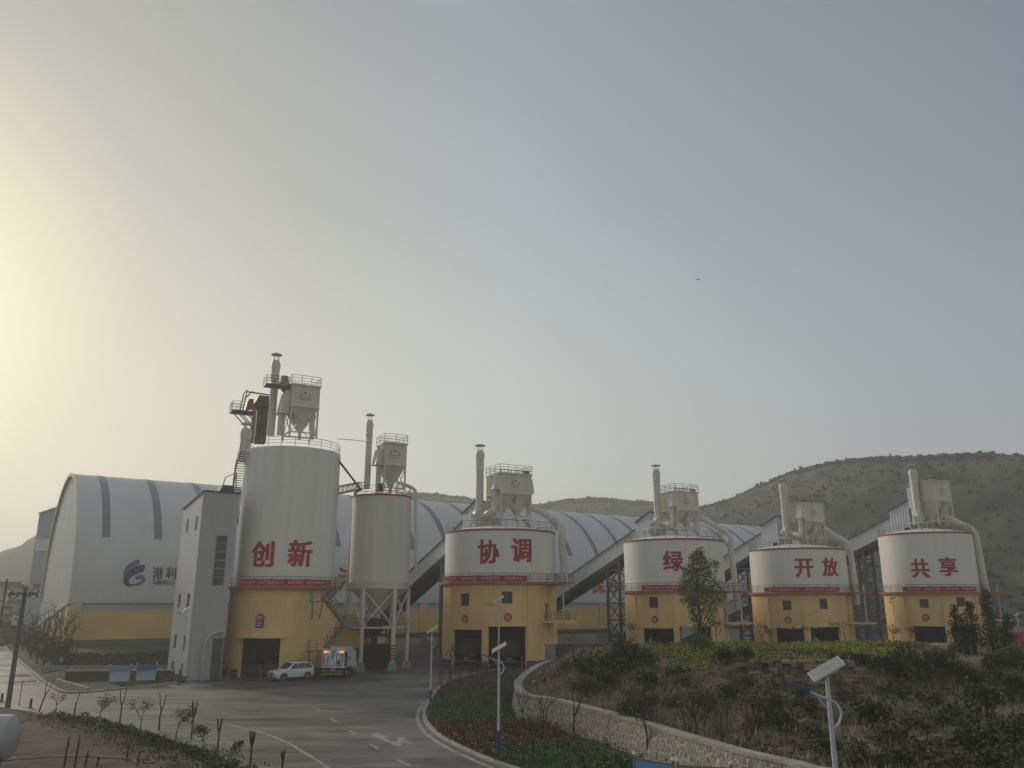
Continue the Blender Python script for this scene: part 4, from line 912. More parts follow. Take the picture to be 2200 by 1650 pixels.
    if left_duct:
        x = -hx; MB().hexa([(x - 1.05*s, -hy, hl + .15*hb), (x - .003, -hy, hl + .15*hb), (x - .003, -hy + 1.2*s, hl + .15*hb), (x - 1.05*s, -hy + 1.2*s, hl + .15*hb)],
                           [(x - .55*s, -hy, hl + .92*hb), (x - .003, -hy, hl + .92*hb), (x - .003, -hy + 1.2*s, hl + .92*hb), (x - .55*s, -hy + 1.2*s, hl + .92*hb)]).build('outlet_box', m, rt)
        if fan:
            fx, fy, fz = sx_, sy_ - .1*s, z0 - .1*s
            pts = smooth_path([Vector((x - .6*s, -hy + .55*s, hl + .2*hb)), Vector((x - .6*s, -hy + .55*s, hl * .62)), Vector((x - .75*s, -hy + .55*s, hl * .36)), Vector((x - 1.3*s, -hy + .5*s, hl * .28)), Vector((fx + .2*s, fy - .4*s, fz - .2*s))], 5)
            MB().tube(pts, .36*s, 14).build('outlet_duct', m, rt, smooth=50)
    if fan:
        fx, fy, fz = sx_, sy_, z0
        mf = MB().tube([(fx, fy - .5*s, fz - .25*s), (fx, fy + .4*s, fz - .25*s)], .95*s, 22); mf.tube([(fx - .9*s, fy, fz - .3*s), (fx - 1.5*s, fy, fz - .3*s)], .28*s, 10)
        mf.build('fan', m, rt, smooth=40)
        mb = MB(); zb = fz - 1.2*s
        mb.box(fx - 1.6*s, fx + 1.2*s, fy - .9*s, fy + .9*s, zb - .12*s, zb)
        for ax in (-1.4, 1.0):
            for ay in (-.8, .8): mb.beam((fx + ax*s, fy + ay*s, -.6*s), (fx + ax*s, fy + ay*s, zb - .12*s), .12*s)
        mb.build('fan_stand', m, rt)
    if right_duct:
        x = hx; MB().hexa([(x + .003, -hy*.6, hl + .1*hb), (x + .95*s, -hy*.6, hl + .1*hb), (x + .95*s, hy*.3, hl + .1*hb), (x + .003, hy*.3, hl + .1*hb)],
                          [(x + .003, -hy*.6, hl + .88*hb), (x + .65*s, -hy*.6, hl + .88*hb), (x + .65*s, hy*.3, hl + .88*hb), (x + .003, hy*.3, hl + .88*hb)]).build('inlet_box', m, rt)
        MB().tube([(x + .48*s, -hy*.15, hl + .12*hb), (x + .48*s, -hy*.15, .1)], .38*s, 12).build('inlet_duct', m, rt, smooth=50)
    return rt
def loc_of(px, py, Y): return at(px, py, Y)
def to_local(rt_loc, p, rot=GR): return Matrix.Rotation(-rot, 4, 'Z') @ (p - rt_loc)
def roof_set(info, s, origin_px, hl, hb, stack_px, label, mirror=False, w=5.0, rail=True):
    c = info['c']; o = at(origin_px[0], origin_px[1], c.y - .5)
    st = at(stack_px[0], stack_px[1], c.y - .9); l0 = to_local(o, st); top = at(stack_px[2], stack_px[3], c.y - .9)
    rr = stack_px[4]
    return collector(label, o, s, w, 4.2, hl, hb, 2, (l0.x, l0.y, l0.z, top.z - o.z, rr), rail=rail, left_duct=not mirror), o
S3d, o3 = roof_set(S3, 1.0, (1093, 1121), 3.75, 2.6, (1030, 1104, 1031, 953, .55), 'cream twin-hopper dust collector with tall stack on the two-truck silo')
S4d, o4 = roof_set(S4, .9, (1463, 1143), 3.6, 3.0, (1414, 1118, 1407, 997, .55), 'cream twin-hopper dust collector with tall stack on the silo behind the poplar')
S5d, o5 = roof_set(S5, .9, (1735, 1165), 3.6, 3.0, (1690, 1140, 1677, 1028, .55), 'cream twin-hopper dust collector on the silo second from the right')
S6d, o6 = roof_set(S6, .9, (2012, 1130), 4.3, 3.4, (1973, 1108, 1960, 998, .58), 'cream twin-hopper dust collector with rounded duct box on the rightmost silo', mirror=True, w=4.6)
# silo 6 has its outlet box behind the stack
q = to_local(o6, at(1962, 1070, S6['c'].y + .5))
MB().box(q.x - .6, q.x + .6, q.y - .6, q.y + .6, q.z - 1.7, q.z + 1.6).build('outlet_box', m_cream_steel, S6d)
MB().tube([(q.x, q.y, q.z - 1.69), (q.x, q.y, q.z - 4.4)], .5, 12).build('outlet_duct', m_cream_steel, S6d, smooth=50)
MB().tube([(q.x, q.y, q.z + 1.62), (q.x, q.y, q.z + 2.6)], .4, 12).build('motor', m_orange, S6d, smooth=50)
# roof frame under each collector already stands on the dome; big slanted dust ducts to the ground floor
def dust_duct(info, pts, r, label):
    P = [at(x, y, Y) for x, y, Y in pts]
    return pipe('dust_duct', P, r, m_cream_steel, label, 'duct', 12)
for info, k, lab in ((S3, [(1140, 1090, 0), (1168, 1103, -.8), (1200, 1122, -1.5), (1207, 1134, -1.8), (1207, 1150, -1.8), (1210, 1200, -1.8), (1214, 1254, -1.8)], 'thick cream dust duct sloping down the right side of the two-truck silo'),
                     (S4, [(1506, 1112, 0), (1530, 1126, -.8), (1560, 1144, -1.5), (1568, 1156, -1.8), (1569, 1170, -1.8), (1574, 1210, -1.8), (1580, 1262, -1.8), (1584, 1310, -1.8)], 'thick cream dust duct sloping down the right side of the silo behind the poplar'),
                     (S5, [(1768, 1134, 0), (1795, 1152, -.8), (1818, 1166, -1.5), (1825, 1178, -1.8), (1827, 1190, -1.8), (1833, 1230, -1.8), (1840, 1285, -1.8), (1841, 1300, -1.8)], 'thick cream dust duct sloping down the right side of the silo second from the right'),
                     (S6, [(2026, 1107, 0), (2060, 1124, -.8), (2086, 1136, -1.5), (2095, 1147, -1.8), (2098, 1160, -1.8), (2108, 1210, -1.8), (2119, 1268, -1.8), (2123, 1290, -1.8)], 'thick cream dust duct sloping down the right side of the rightmost silo')):
    dust_duct(info, [(x, y, info['c'].y - .4 + dy) for x, y, dy in k], .48, lab)
# ---- silo 1 roof: collector, bucket elevator, small vent stack, helical stair
c = S1['c']; o1 = at(643, 945, c.y - 1.5); l = to_local(o1, at(581, 935, c.y - 1.5)); tp = at(586, 757, c.y - 1.5)
d1 = collector('tall single-hopper dust collector on the tallest silo roof', o1, 1.0, 3.5, 3.5, 3.9, 2.55, 1, (l.x, l.y, l.z, tp.z - o1.z, .48), left_duct=False, right_duct=False, fan=False, pipes=False)
hx = 1.75
MB().hexa([(-hx - 1.2, -1.4, 2.9), (-hx - .08, -1.4, 2.9), (-hx - .08, .6, 2.9), (-hx - 1.2, .6, 2.9)], [(-hx - .7, -1.4, 5.6), (-hx - .08, -1.4, 5.6), (-hx - .08, .6, 5.6), (-hx - .7, .6, 5.6)]).build('outlet_box', m_cream_steel, d1)
MB().tube([(-hx - .75, -.5, 2.95), (-hx - .75, -.5, .3)], .42, 12).build('outlet_duct', m_cream_steel, d1, smooth=50)
MB().box(-hx - 3.0, -hx - .1, -.9, .9, 6.35, 6.5).build('access_walkway', m_rail, d1)
rect_rail([(-hx - .15, -.85), (-hx - 2.95, -.85), (-hx - 2.95, .85), (-hx - .15, .85)], 6.5, 1.1, closed=False).build('walkway_railing', m_rail, d1)
mo = MB().lathe([(.02, 7.6), (.45, 7.6), (.5, 6.9), (.7, 6.6), (.7, 6.3), (.1, 5.5), (.02, 5.5)], 12, (-hx - .8, -.95)).build('motor', m_rim, d1)
MB().hexa([(.9, -1.2, .05), (1.5, -1.2, .05), (1.5, -.6, .05), (.9, -.6, .05)], [(1.0, -1.15, 4.0), (1.5, -1.15, 4.0), (1.5, -.6, 4.0), (1.0, -.6, 4.0)]).build('inlet_duct', m_cream_steel, d1)
be = thing('bucket_elevator', 'dark bucket elevator head with red motor and platform on the tallest silo roof', 'elevator', at(553, 944, c.y + 2.0), GR)
def L1_(px, py, dy=2.0): return to_local(be.location, at(px, py, c.y + dy))
p0, p1 = L1_(556, 948), L1_(560, 875)
MB().box(-.35, 0.95, -.6, .6, -.5, 4.2).build('casing', m_dark_steel, be)
MB().box(-1.0, -.5, -.5, .5, -.5, 4.2).build('return_casing', m_rim, be)
MB().hexa([(-1.0, -1.0, 4.2), (1.6, -1.0, 4.2), (1.6, 1.0, 4.2), (-1.0, 1.0, 4.2)], [(-.4, -1.0, 5.6), (1.2, -1.0, 5.6), (1.2, 1.0, 5.6), (-.4, 1.0, 5.6)]).build('head', m_dark_steel, be)
MB().hexa([(-1.9, -.7, 3.6), (-1.0, -.7, 3.9), (-1.0, .5, 3.9), (-1.9, .5, 3.6)], [(-1.6, -.7, 5.0), (-1.003, -.7, 5.1), (-1.003, .5, 5.1), (-1.6, .5, 5.0)]).build('drive_cover', m_sign, be)
MB().box(-3.6, -.95, -1.1, 1.1, 3.2, 3.38).build('platform', m_dark_steel, be)
mb = MB()
for y in (-.9, .9): mb.beam((-3.0, y, 3.2), (-1.0, y, 1.3), .12); mb.beam((-1.9, y, 3.2), (-1.0, y, 2.3), .1)
mb.build('bracket', m_dark_steel, be)
rect_rail([(-1.0, -1.05), (-3.55, -1.05), (-3.55, 1.05), (-1.0, 1.05)], 3.38, 1.15, closed=False, step=.8).build('railing', m_rail, be)
mb = MB()
for y in (-1.0, 1.0): mb.beam((-2.3, y, 3.38), (-2.0, y, 6.1), .13); mb.beam((-2.2, y, 5.0), (-1.2, y, 6.05), .1)
mb.beam((-2.0, -1.0, 6.1), (-2.0, 1.0, 6.1), .13); mb.beam((-2.0, 0, 6.1), (1.4, 0, 6.0), .16); mb.beam((1.4, 0, 6.0), (1.4, 0, 4.2), .12)
mb.build('hoist_frame', m_dark_steel, be)
v = at(525, 975, c.y - 2.0); vt = at(526, 907, c.y - 2.0)
vs = thing('vent_stack', 'short wide vent stack with mushroom cap at the left edge of the tallest silo', 'stack', v)
h = vt.z - v.z
so = MB().lathe([(.62, -1.0), (.62, h*.45), (.68, h*.55), (.72, h*.68), (.6, h*.78), (.55, h*.78), (.5, h*.6)], 18).build('stack', m_cream_steel, vs, smooth=35)
mb = MB()
for k in range(3): a = k * 2.1 + .4; mb.tube([(.5*cos(a), .5*sin(a), h*.77), (.5*cos(a), .5*sin(a), h*.93)], .05, 5)
mb.lathe([(.01, h*.92), (.75, h*.925), (.62, h*.97), (.01, h*1.0)], 18); mb.build('rain_cap', m_cream_steel, vs, smooth=40)
# helical stair round the left of silo 1
hs = thing('helical_stair', 'open helical stair winding up the left side of the tallest silo', 'staircase', (c.x, c.y, 0))
Rt = S1['Rt']; z0 = S1['zs']; z1 = S1['zt'] - .2; vis = math.atan2(-c.x, c.y); nst = int((z1 - z0) / .26); mb = MB(); rail = []; A0, A1 = vis - R_(172), vis - R_(62)
strg = []
for i in range(nst):
    t = i / nst; a = A0 + (A1 - A0) * t; z = z0 + (z1 - z0) * t; a2 = a + 0.052
    P = [((Rt + .08) * sin(a), -(Rt + .08) * cos(a)), ((Rt + 1.0) * sin(a), -(Rt + 1.0) * cos(a)), ((Rt + 1.0) * sin(a2), -(Rt + 1.0) * cos(a2)), ((Rt + .08) * sin(a2), -(Rt + .08) * cos(a2))]
    mb.prism(P, z - .05, z); rail.append(((Rt + 1.02) * sin(a), -(Rt + 1.02) * cos(a), z + 1.0)); strg.append(((Rt + 1.02) * sin(a), -(Rt + 1.02) * cos(a), z - .1))
mb.build('tread', m_rail, hs); MB().tube(strg, .09, 5).build('stringer', m_rail, hs)
mb = MB().tube(rail, .035, 5)
for i in range(0, nst, 3): mb.tube([(rail[i][0], rail[i][1], rail[i][2] - 1.0), rail[i]], .025, 4)
mb.build('handrail', m_rail, hs)
# ---- silo 2 roof collector
o2 = at(838, 1060, c2.y - .4); l = to_local(o2, at(788, 1050, c2.y - .4)); tp = at(792, 887, c2.y - .4)
d2 = collector('single-hopper dust collector with railing on the cream steel silo', o2, 1.0, 3.1, 3.1, 3.6, 2.75, 1, (l.x, l.y, l.z, tp.z - o2.z, .42), left_duct=False, right_duct=False, fan=False, pipes=False)
MB().hexa([(-2.6, -1.2, 3.5), (-1.63, -1.2, 3.5), (-1.63, .4, 3.5), (-2.6, .4, 3.5)], [(-2.2, -1.2, 5.6), (-1.63, -1.2, 5.6), (-1.63, .4, 5.6), (-2.2, .4, 5.6)]).build('outlet_box', m_cream_steel, d2)
MB().tube([(-1.9, -.5, 3.5), (-1.9, -.5, .2)], .3, 10).build('outlet_duct', m_cream_steel, d2, smooth=50)
MB().box(-2.0, -1.2, -1.1, -.4, .05, 1.1).build('fan', m_dark_steel, d2)
# link bridge, chute and cable between silo 1 and silo 2
pa_, pb_ = at(721, 1062, c.y), at(778, 1050, c2.y)
br = thing('link_bridge', 'dark lattice footbridge between the tallest silo and the steel silo roof', 'footbridge', pa_)
dv_ = pb_ - pa_; mb = MB(); sd = Vector((-dv_.y, dv_.x, 0)).normalized() * .45
for s_ in (-1, 1):
    for zz in (0, .9):
        mb.beam(sd * s_ + Vector((0, 0, zz)), dv_ + sd * s_ + Vector((0, 0, zz)), .1)
    for i in range(7):
        p = dv_ * (i / 6) + sd * s_; mb.beam(p, p + Vector((0, 0, .9)), .07)
        if i < 6: mb.beam(p, dv_ * ((i + 1) / 6) + sd * s_ + Vector((0, 0, .9)), .05)
mb.build('truss', m_dark_steel, br)
mb = MB(); mb.beam(Vector((0, 0, .02)), dv_ + Vector((0, 0, .02)), .8, .05); mb.build('deck', m_dark_steel, br)
pipe('feed_chute', [at(722, 982, c.y - 1), at(776, 1053, c2.y)], .13, m_dark_steel, 'straight grey feed pipe sloping from the tallest silo down to the steel silo')
ra = [at(724, 943, c.y), at(755, 945, c.y + 3), at(790, 949, c2.y)]
tag(MB().tube(ra, .04, 5).build('cable', m_black), 'thin dark cable stretched between the roofs of the tallest and the steel silo', 'cable')
# ---- steel stair on the right of silo 1
st = thing('zigzag_stair', 'dark steel zigzag staircase with railings climbing the right side of the tallest silo', 'staircase', (c.x, c.y, 0))
def SL(px, py, Y): return at(px, py, Y) - Vector((c.x, c.y, 0))
def flight(a, b, name='flight', wdt=1.0, n=None):
    a, b = Vector(a), Vector(b); d = (b - a); hd = Vector((d.x, d.y, 0)).normalized(); sd = Vector((-hd.y, hd.x, 0)) * wdt / 2; mb = MB()
    for s_ in (-1, 1):
        mb.beam(a + sd * s_, b + sd * s_, .07, .24)
        for zz in (.55, 1.05): mb.beam(a + sd * s_ + Vector((0, 0, zz)), b + sd * s_ + Vector((0, 0, zz)), .055)
        for i in range(7): p = a.lerp(b, i / 6) + sd * s_; mb.beam(p, p + Vector((0, 0, 1.05)), .05)
    k = n or max(6, int(d.z / .24))
    for i in range(k):
        p = a.lerp(b, (i + .5) / k); mb.beam(p - sd, p + sd, .26, .05)
    mb.build(name, m_rail, st)
yf = c.y - 4.2
P = dict(g0=SL(682, 1394, yf - 2.4), m1=SL(741, 1343, yf - 1.2), m2=SL(697, 1291, yf - 2.6), top=SL(729, 1258, yf - .6))
flight(SL(700, 1392, yf - 2.4), P['m1']); flight(P['m1'], P['m2'] + Vector((.2, 0, 0))); flight(P['m2'], P['top'])
for nm, (x0, x1, yy, Y) in {'lower': (661, 690, 1398, yf - 2.3), 'mid': (738, 775, 1344, yf - .6), 'upper': (668, 700, 1291, yf - 2.3)}.items():
    a_, b_ = SL(x0, yy, Y), SL(x1, yy, Y)
    pf = MB().box(a_.x, b_.x, a_.y - .7, a_.y + .9, a_.z - .14, a_.z).build('landing', m_rail, st)
    rr = rect_rail([(a_.x + .05, a_.y + .8), (a_.x + .05, a_.y - .65), (b_.x - .3, a_.y - .65)], a_.z, 1.1, closed=False, step=.9).build('landing_railing', m_rail, pf)
    mb = MB(); mb.beam((a_.x + .1, a_.y + .3, a_.z - .14), (a_.x + .1, a_.y + .6, a_.z - 2.0), .12); mb.beam((b_.x - .4, a_.y + .3, a_.z - .14), (a_.x + .9, a_.y + .7, a_.z - 1.9), .1)
    if nm != 'mid': mb.build('bracket', m_rail, pf)
# yellow annex between silo 1 and the steel silo
a_, b_ = at(716, 1440, 106), at(777, 1440, 106)
an = thing('yellow_annex', 'small flat-roofed yellow annex with a dark door between the tallest silo and the steel silo', 'annex', (0, 0, 0))
zt = at(745, 1352, 106).z
MB().box(a_.x, b_.x, 106, 110, 0.9, zt).build('wall', m_yellowd, an); MB().box(a_.x - .03, b_.x + .03, 105.97, 110.03, 0, .9).build('plinth', m_plinth, an)
MB().box(a_.x - .1, b_.x + .1, 105.9, 110.1, zt + .003, zt + .2).build('roof', m_concrete, an)
dA, dB = at(762, 1390, 106), at(774, 1420, 106)
MB().box(dA.x, dB.x, 105.9, 105.968, .05, 2.6).build('door', m_dark_steel, an)
# ================================================================ CONVEYOR GALLERIES
GD = Vector((0.563, -0.826, 0))      # horizontal run direction of the galleries: out of the shed, towards the silos
def gallery(label, U_px, YU, L_px, head, trestles, tlabel, side_px=None):
    """U_px / L_px: two pixels on the gallery's upper front edge; gallery rises along GD at a constant slope"""
    U = at(U_px[0], U_px[1], YU); aL = az(*L_px)
    k = math.tan(aL); L = (U.x - k * U.y) / (GD.x - k * GD.y) ; PL = U - GD * L
    dr = ray(*L_px); PLz = CAM_H + dr.z / dr.y * PL.y; slope = (U.z - PLz) / L
    Lt = (U.z - 3.0) / slope                                     # run down to 3 m above ground
    rt = thing('conveyor_gallery', label, 'conveyor', U, math.atan2(GD.y, GD.x))       # local x along GD, y to the left
    P = lambda x, y, z: (x, y, z + x * slope)
    def bar(x0, x1, y0, y1, z0, z1): return MB().hexa([P(x0, y0, z0), P(x1, y0, z0), P(x1, y1, z0), P(x0, y1, z0)], [P(x0, y0, z1), P(x1, y0, z1), P(x1, y1, z1), P(x0, y1, z1)])
    # camera sees the side with local -y (right of travel is -y); width 3 m towards +y
    bar(-Lt, 0, 0, 3.0, -2.35, 0).build('cladding', m_gallery, rt)
    bar(-Lt - .1, .1, -.15, 3.15, .003, .1).build('roof', m_charc, rt)
    bar(-Lt, 0, -.02, 3.02, -3.2, -2.353).build('underside_truss', m_black, rt)
    hw, hh, hd0, hd1 = head
    hm = MB().hexa([(-.6, -.25, hd0), (hw, -.25, hd0), (hw, 3.4, hd0), (-.6, 3.4, hd0)], [(-.6, -.25, hh), (hw, -.25, hh + .5 * hw), (hw, 3.4, hh + .5 * hw), (-.6, 3.4, hh)])
    ho = hm.build('head_house', m_headsheet, rt)
    MB().hexa([(-.8, -.4, hh + .003 - .1), (hw + .15, -.4, hh + .5 * hw + .075), (hw + .15, 3.55, hh + .5 * hw + .075), (-.8, 3.55, hh - .097)], [(-.8, -.4, hh + .05), (hw + .15, -.4, hh + .5 * hw + .2), (hw + .15, 3.55, hh + .5 * hw + .2), (-.8, 3.55, hh + .05)]).build('head_roof', m_charc, ho)
    MB().box(hw * .6, hw * .92, -.31, -.252, hd0 + .1, hd0 + 2.3).build('door', m_black, ho)
    for tpx, wd in trestles:
        k = math.tan(az(*tpx)); Lx = (U.x - k * U.y) / (GD.x - k * GD.y)
        base = U - GD * Lx; top = U.z - Lx * slope - 3.25
        tr = thing('support_trestle', tlabel, 'trestle', (base.x, base.y, 0), math.atan2(GD.y, GD.x), 'lattice trestles under the conveyor galleries')
        co = [(-wd, .15), (wd, .15), (wd, 2.85), (-wd, 2.85)]; ztop = [top + x * slope for x, y in co]
        for (x, y), zt_ in zip(co, ztop): MB().beam((x, y, 0), (x, y, zt_), .34).build('post', m_dark_steel, tr)
        nb = 5; hz_ = min(ztop) / nb; mb = MB()
        for i in range(nb):
            for (ax, ay), (bx, by) in zip(co, co[1:] + co[:1]):
                za, zb = i * hz_, (i + 1) * hz_
                mb.beam((ax, ay, zb), (bx, by, zb), .2); mb.beam((ax, ay, za), (bx, by, zb), .11); mb.beam((bx, by, za), (ax, ay, zb), .11)
        mb.build('lattice', m_dark_steel, tr)
    return rt
gallery('grey-clad conveyor gallery rising behind the steel silo to the two-truck silo', (1003, 1112), S3['c'].y + 3.5, (887, 1222), (2.6, .75, -4.2, 0), [((947, 1260), .2)], 'slim dark steel trestle at the left edge of the two-truck silo')
gallery('grey-clad conveyor gallery climbing to the silo behind the poplar', (1374, 1132), S4['c'].y + 3.5, (1217, 1241), (2.6, .75, -4.4, 0), [((1318, 1300), 1.5)], 'dark lattice trestle left of the silo behind the poplar')
gallery('grey-clad conveyor gallery climbing to the silo second from the right', (1644, 1140), S5['c'].y + 3.5, (1554, 1197), (2.6, .75, -4.4, 0), [((1602, 1300), 1.5)], 'dark lattice trestle left of the silo second from the right')
gallery('grey-clad conveyor gallery climbing to the rightmost silo', (1921, 1108), S6['c'].y + 3.5, (1822, 1160), (2.8, .8, -4.4, 0), [((1850, 1300), 1.3)], 'dark lattice trestle left of the rightmost silo')
# ================================================================ STORAGE SHED
sh = thing('storage_shed', 'huge grey barrel-vaulted storage shed with yellow lower walls behind the silos', 'shed', SH0, math.atan2(SU.y, SU.x))
def arch(t, lift=0.0):
    R1, R2 = SW / 2 + lift, SH + lift; return (SW / 2 - R1 * cos(t), SZ1 + R2 * sin(t))
def vault(x0, x1, t0, t1, n, lift, thick, nx=1):
    mb = MB()
    for i in range(n + 1):
        t = t0 + (t1 - t0) * i / n
        for lf in (lift, lift + thick):
            y, z = arch(t, lf)
            for j in range(nx + 1): mb.v.append((x0 + (x1 - x0) * j / nx, y, z))
    k = nx + 1
    for i in range(n):
        for j in range(nx):
            a = i * 2 * k + j; b = a + 2 * k
            mb.f.append((a + k, a + k + 1, b + k + 1, b + k)); mb.f.append((a, b, b + 1, a + 1))
        a = i * 2 * k; b = a + 2 * k
        mb.f.append((a, a + k, b + k, b)); mb.f.append((a + k - 1, b + k - 1, b + 2*k - 1, a + 2*k - 1))
    mb.f.append((0, k - 1, 2*k - 1, k)); e = n * 2 * k; mb.f.append((e, e + k, e + 2*k - 1, e + k - 1))
    return mb
vault(0, SLEN, 0.0, pi, 72, 0, .25).build('vault_roof', m_vault, sh, smooth=40)
vault(-.3, -.003, 0.0, pi, 72, -.15, .5).build('edge_trim', m_white_steel, sh, smooth=40)
vault(SLEN + .003, SLEN + .3, 0.0, pi, 72, -.15, .5).build('edge_trim', m_white_steel, sh, smooth=40)
x = 3.4
while x < SLEN - 4:
    vault(x, x + 1.15, R_(27), R_(112), 40, .255, .04).build('skylight', m_skylight, sh, smooth=40); x += 7.5
gb = MB(); pts = [arch(pi * i / 60, -.2) for i in range(61)]
gv = [(.15, y, z) for y, z in pts]; gv[-1] = (.15, SW - .2, SZ1); gv += [(.15, SW - .2, 3.6), (.15, .2, SZ1 - .01)]
gb.v = gv; gb.f = [tuple(range(len(gv)))]; gb.build('gable_wall', m_gable, sh)
gb = MB(); gb.v = [(SLEN - .15, y, z) for y, z in pts] + [(SLEN - .15, SW - .2, 2), (SLEN - .15, .2, 2)]; gb.f = [tuple(reversed(range(len(gb.v))))]; gb.build('gable_wall', m_gable, sh)
MB().hexa([(.1, SW, 3.4), (-.35, SW, 3.4), (-.35, -.1, SZ1 - .2), (.1, -.1, SZ1 - .2)], [(.1, SW, 3.7), (-.35, SW, 3.7), (-.35, -.1, SZ1 + .1), (.1, -.1, SZ1 + .1)]).build('gable_ledge', m_white_steel, sh)
MB().box(.3, SLEN - .3, .05, .45, SZ0 + .7, SZ1 - 1.1).build('lower_wall', m_yellowd, sh)
MB().box(.3, SLEN - .3, .12, .45, SZ1 - 1.097, SZ1 - .06).build('upper_band', m_silver, sh)
MB().box(.28, SLEN - .28, -.02, .45, SZ0 - .3, SZ0 + .697).build('plinth', m_plinth, sh)
MB().box(-.3, SLEN + .3, -.12, .5, SZ1 - .057, SZ1 + .05).build('eaves_trim', m_silver, sh)
x = .3
while x < SLEN - 2:
    MB().box(x, x + 1.3, -.2, .049, SZ0 + .72, SZ1 - .06).build('pilaster', m_yellowd, sh); x += 14.2
for i in range(6):
    y0 = 1.0 + i * 7.5; zt = SZ1 - .25 - (y0 + 2.5) * 4.4 / SW; MB().box(.2, .6, y0, y0 + 4.9, .4, zt - .45).build('gable_lower_wall', m_yellowd, sh)
    MB().box(-.25, .55, y0 - 1.6, y0 - .003, .4, zt + .05).build('gable_pilaster', m_yellow_sunlit, sh)
shM = Matrix.Rotation(math.atan2(SU.y, SU.x), 4, 'Z')
def shed_xz(px, py):
    d = ray(px, py); n = -SV; t = ((SH0 - Vector((0, 0, CAM_H))).dot(n)) / d.dot(n); p = Vector((0, 0, CAM_H)) + d * t - SH0
    return p.dot(SU), p.z
def vault_y(z):
    s_ = min(max((z - SZ1) / (SH + .26), 0), 1); t = math.asin(s_); return SW / 2 - (SW / 2 + .26) * cos(t)
def on_vault(mb_or_obj, m=None):
    me = mb_or_obj.data; bm = bmesh.new(); bm.from_mesh(me); zs = [v_.co.z for v_ in bm.verts]; z = min(zs) + .5
    while z < max(zs): bmesh.ops.bisect_plane(bm, geom=bm.verts[:] + bm.edges[:] + bm.faces[:], plane_co=(0, 0, z), plane_no=(0, 0, 1)); z += .5
    for v_ in bm.verts: v_.co.y += vault_y(v_.co.z) - .05
    bm.to_mesh(me); bm.free()
def shed_text(body, px0, px1, py0, py1, m, bold):
    xa, za = shed_xz(px0, py1); xb, zb = shed_xz(px1, py0)
    # iterate once for the inward curve of the vault
    o = lettering(body, xb - xa, (zb - za), m, 'lettering', sh, Matrix.Translation(((xa + xb) / 2, 0, (za + zb) / 2)), bold=bold, thick=.02); on_vault(o); return o
m_navy = mat('lettering_navy', (0.05, 0.055, 0.09), 0.6, .03)
shed_text('港', 328, 352, 1219, 1243, m_navy, .03); shed_text('利', 356, 380, 1219, 1243, m_navy, .03); shed_text('矿业', 386, 436, 1219, 1243, m_navy, .03)
shed_text('GANG LI', 328, 374, 1246, 1255, m_navy, .03)
for ch, a_, b_ in (('港', 727, 772, ), ('环', 1231, 1257), ('保', 1270, 1299), ('砂', 1305, 1327)):
    shed_text(ch, a_, b_, 1240 if a_ > 1000 else 1220, 1274 if a_ > 1000 else 1268, m_red, .03)
def zl(q): return shed_xz(200 + q[0] / 11, 1180 + q[1] / 11)
def logo(poly, m):
    P = [zl(q) for q in poly]; mb = MB(); n = len(P)
    bm = bmesh.new(); vs_ = [bm.verts.new((x, -.02, z)) for x, z in P]; f = bm.faces.new(vs_); f.normal_update()
    if f.normal.y > 0: f.normal_flip()
    bmesh.ops.triangulate(bm, faces=bm.faces[:]); me = bpy.data.meshes.new('logo'); bm.to_mesh(me); bm.free(); me.materials.append(m)
    o = bpy.data.objects.new('logo', me); COL.objects.link(o); o.parent = sh; on_vault(o)
logo([(1125, 240), (1098, 350), (980, 395), (860, 470), (780, 545), (722, 640), (715, 590), (745, 500), (800, 410), (880, 330), (980, 270), (1060, 243)], m_logo1)
logo([(1238, 385), (1225, 470), (1195, 530), (1080, 560), (960, 620), (870, 690), (838, 760), (850, 805), (930, 825), (1030, 810), (1110, 765), (1150, 720), (1120, 790), (1050, 835), (950, 865), (840, 880), (760, 850), (710, 790), (712, 690), (760, 590), (850, 490), (970, 415), (1100, 375), (1225, 366)], m_logo2)
logo([(980, 660), (1050, 620), (1130, 605), (1200, 630), (1240, 690), (1225, 750), (1170, 805), (1080, 855), (985, 880), (1080, 825), (1140, 775), (1165, 730), (1150, 705), (1090, 705), (1020, 712)], m_logo1)
# ================================================================ STAIR TOWER left of silo 1
ta = math.atan2(SU.y, SU.x)
tc_ = gz(400, 1463); tw = thing('stair_tower_building', 'tall narrow grey metal-clad building with small windows left of the tallest silo', 'building', tc_, ta)
ztop = at(427, 1056, tc_.y).z; zl_ = at(388, 1083, tc_.y + 7).z
kk = math.tan(az(479, 1400)); TL = -(tc_.x - kk * tc_.y) / (SU.x - kk * SU.y); TE = TL + .3
twm = MB().hexa([(0, 0, 0), (TL, 0, 0), (TL, 9, 0), (0, 9, 0)], [(0, 0, ztop), (TL, 0, ztop), (TL, 9, ztop - 1.2), (0, 9, ztop - 1.2)])
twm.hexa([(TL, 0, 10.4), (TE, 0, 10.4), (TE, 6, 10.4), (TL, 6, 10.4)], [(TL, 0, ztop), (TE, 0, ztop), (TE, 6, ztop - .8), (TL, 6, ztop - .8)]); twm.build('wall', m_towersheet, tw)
mb = MB().hexa([(-.06, 0.02, 0), (-.003, 0.02, 0), (-.003, 8.98, 0), (-.06, 8.98, 0)], [(-.06, .02, ztop - .02), (-.003, .02, ztop - .02), (-.003, 8.98, ztop - 1.22), (-.06, 8.98, ztop - 1.22)]); mb.build('sunlit_side_cladding', m_towersheet_sunlit, tw)  # sheet over the left face, carries the painted sunlight
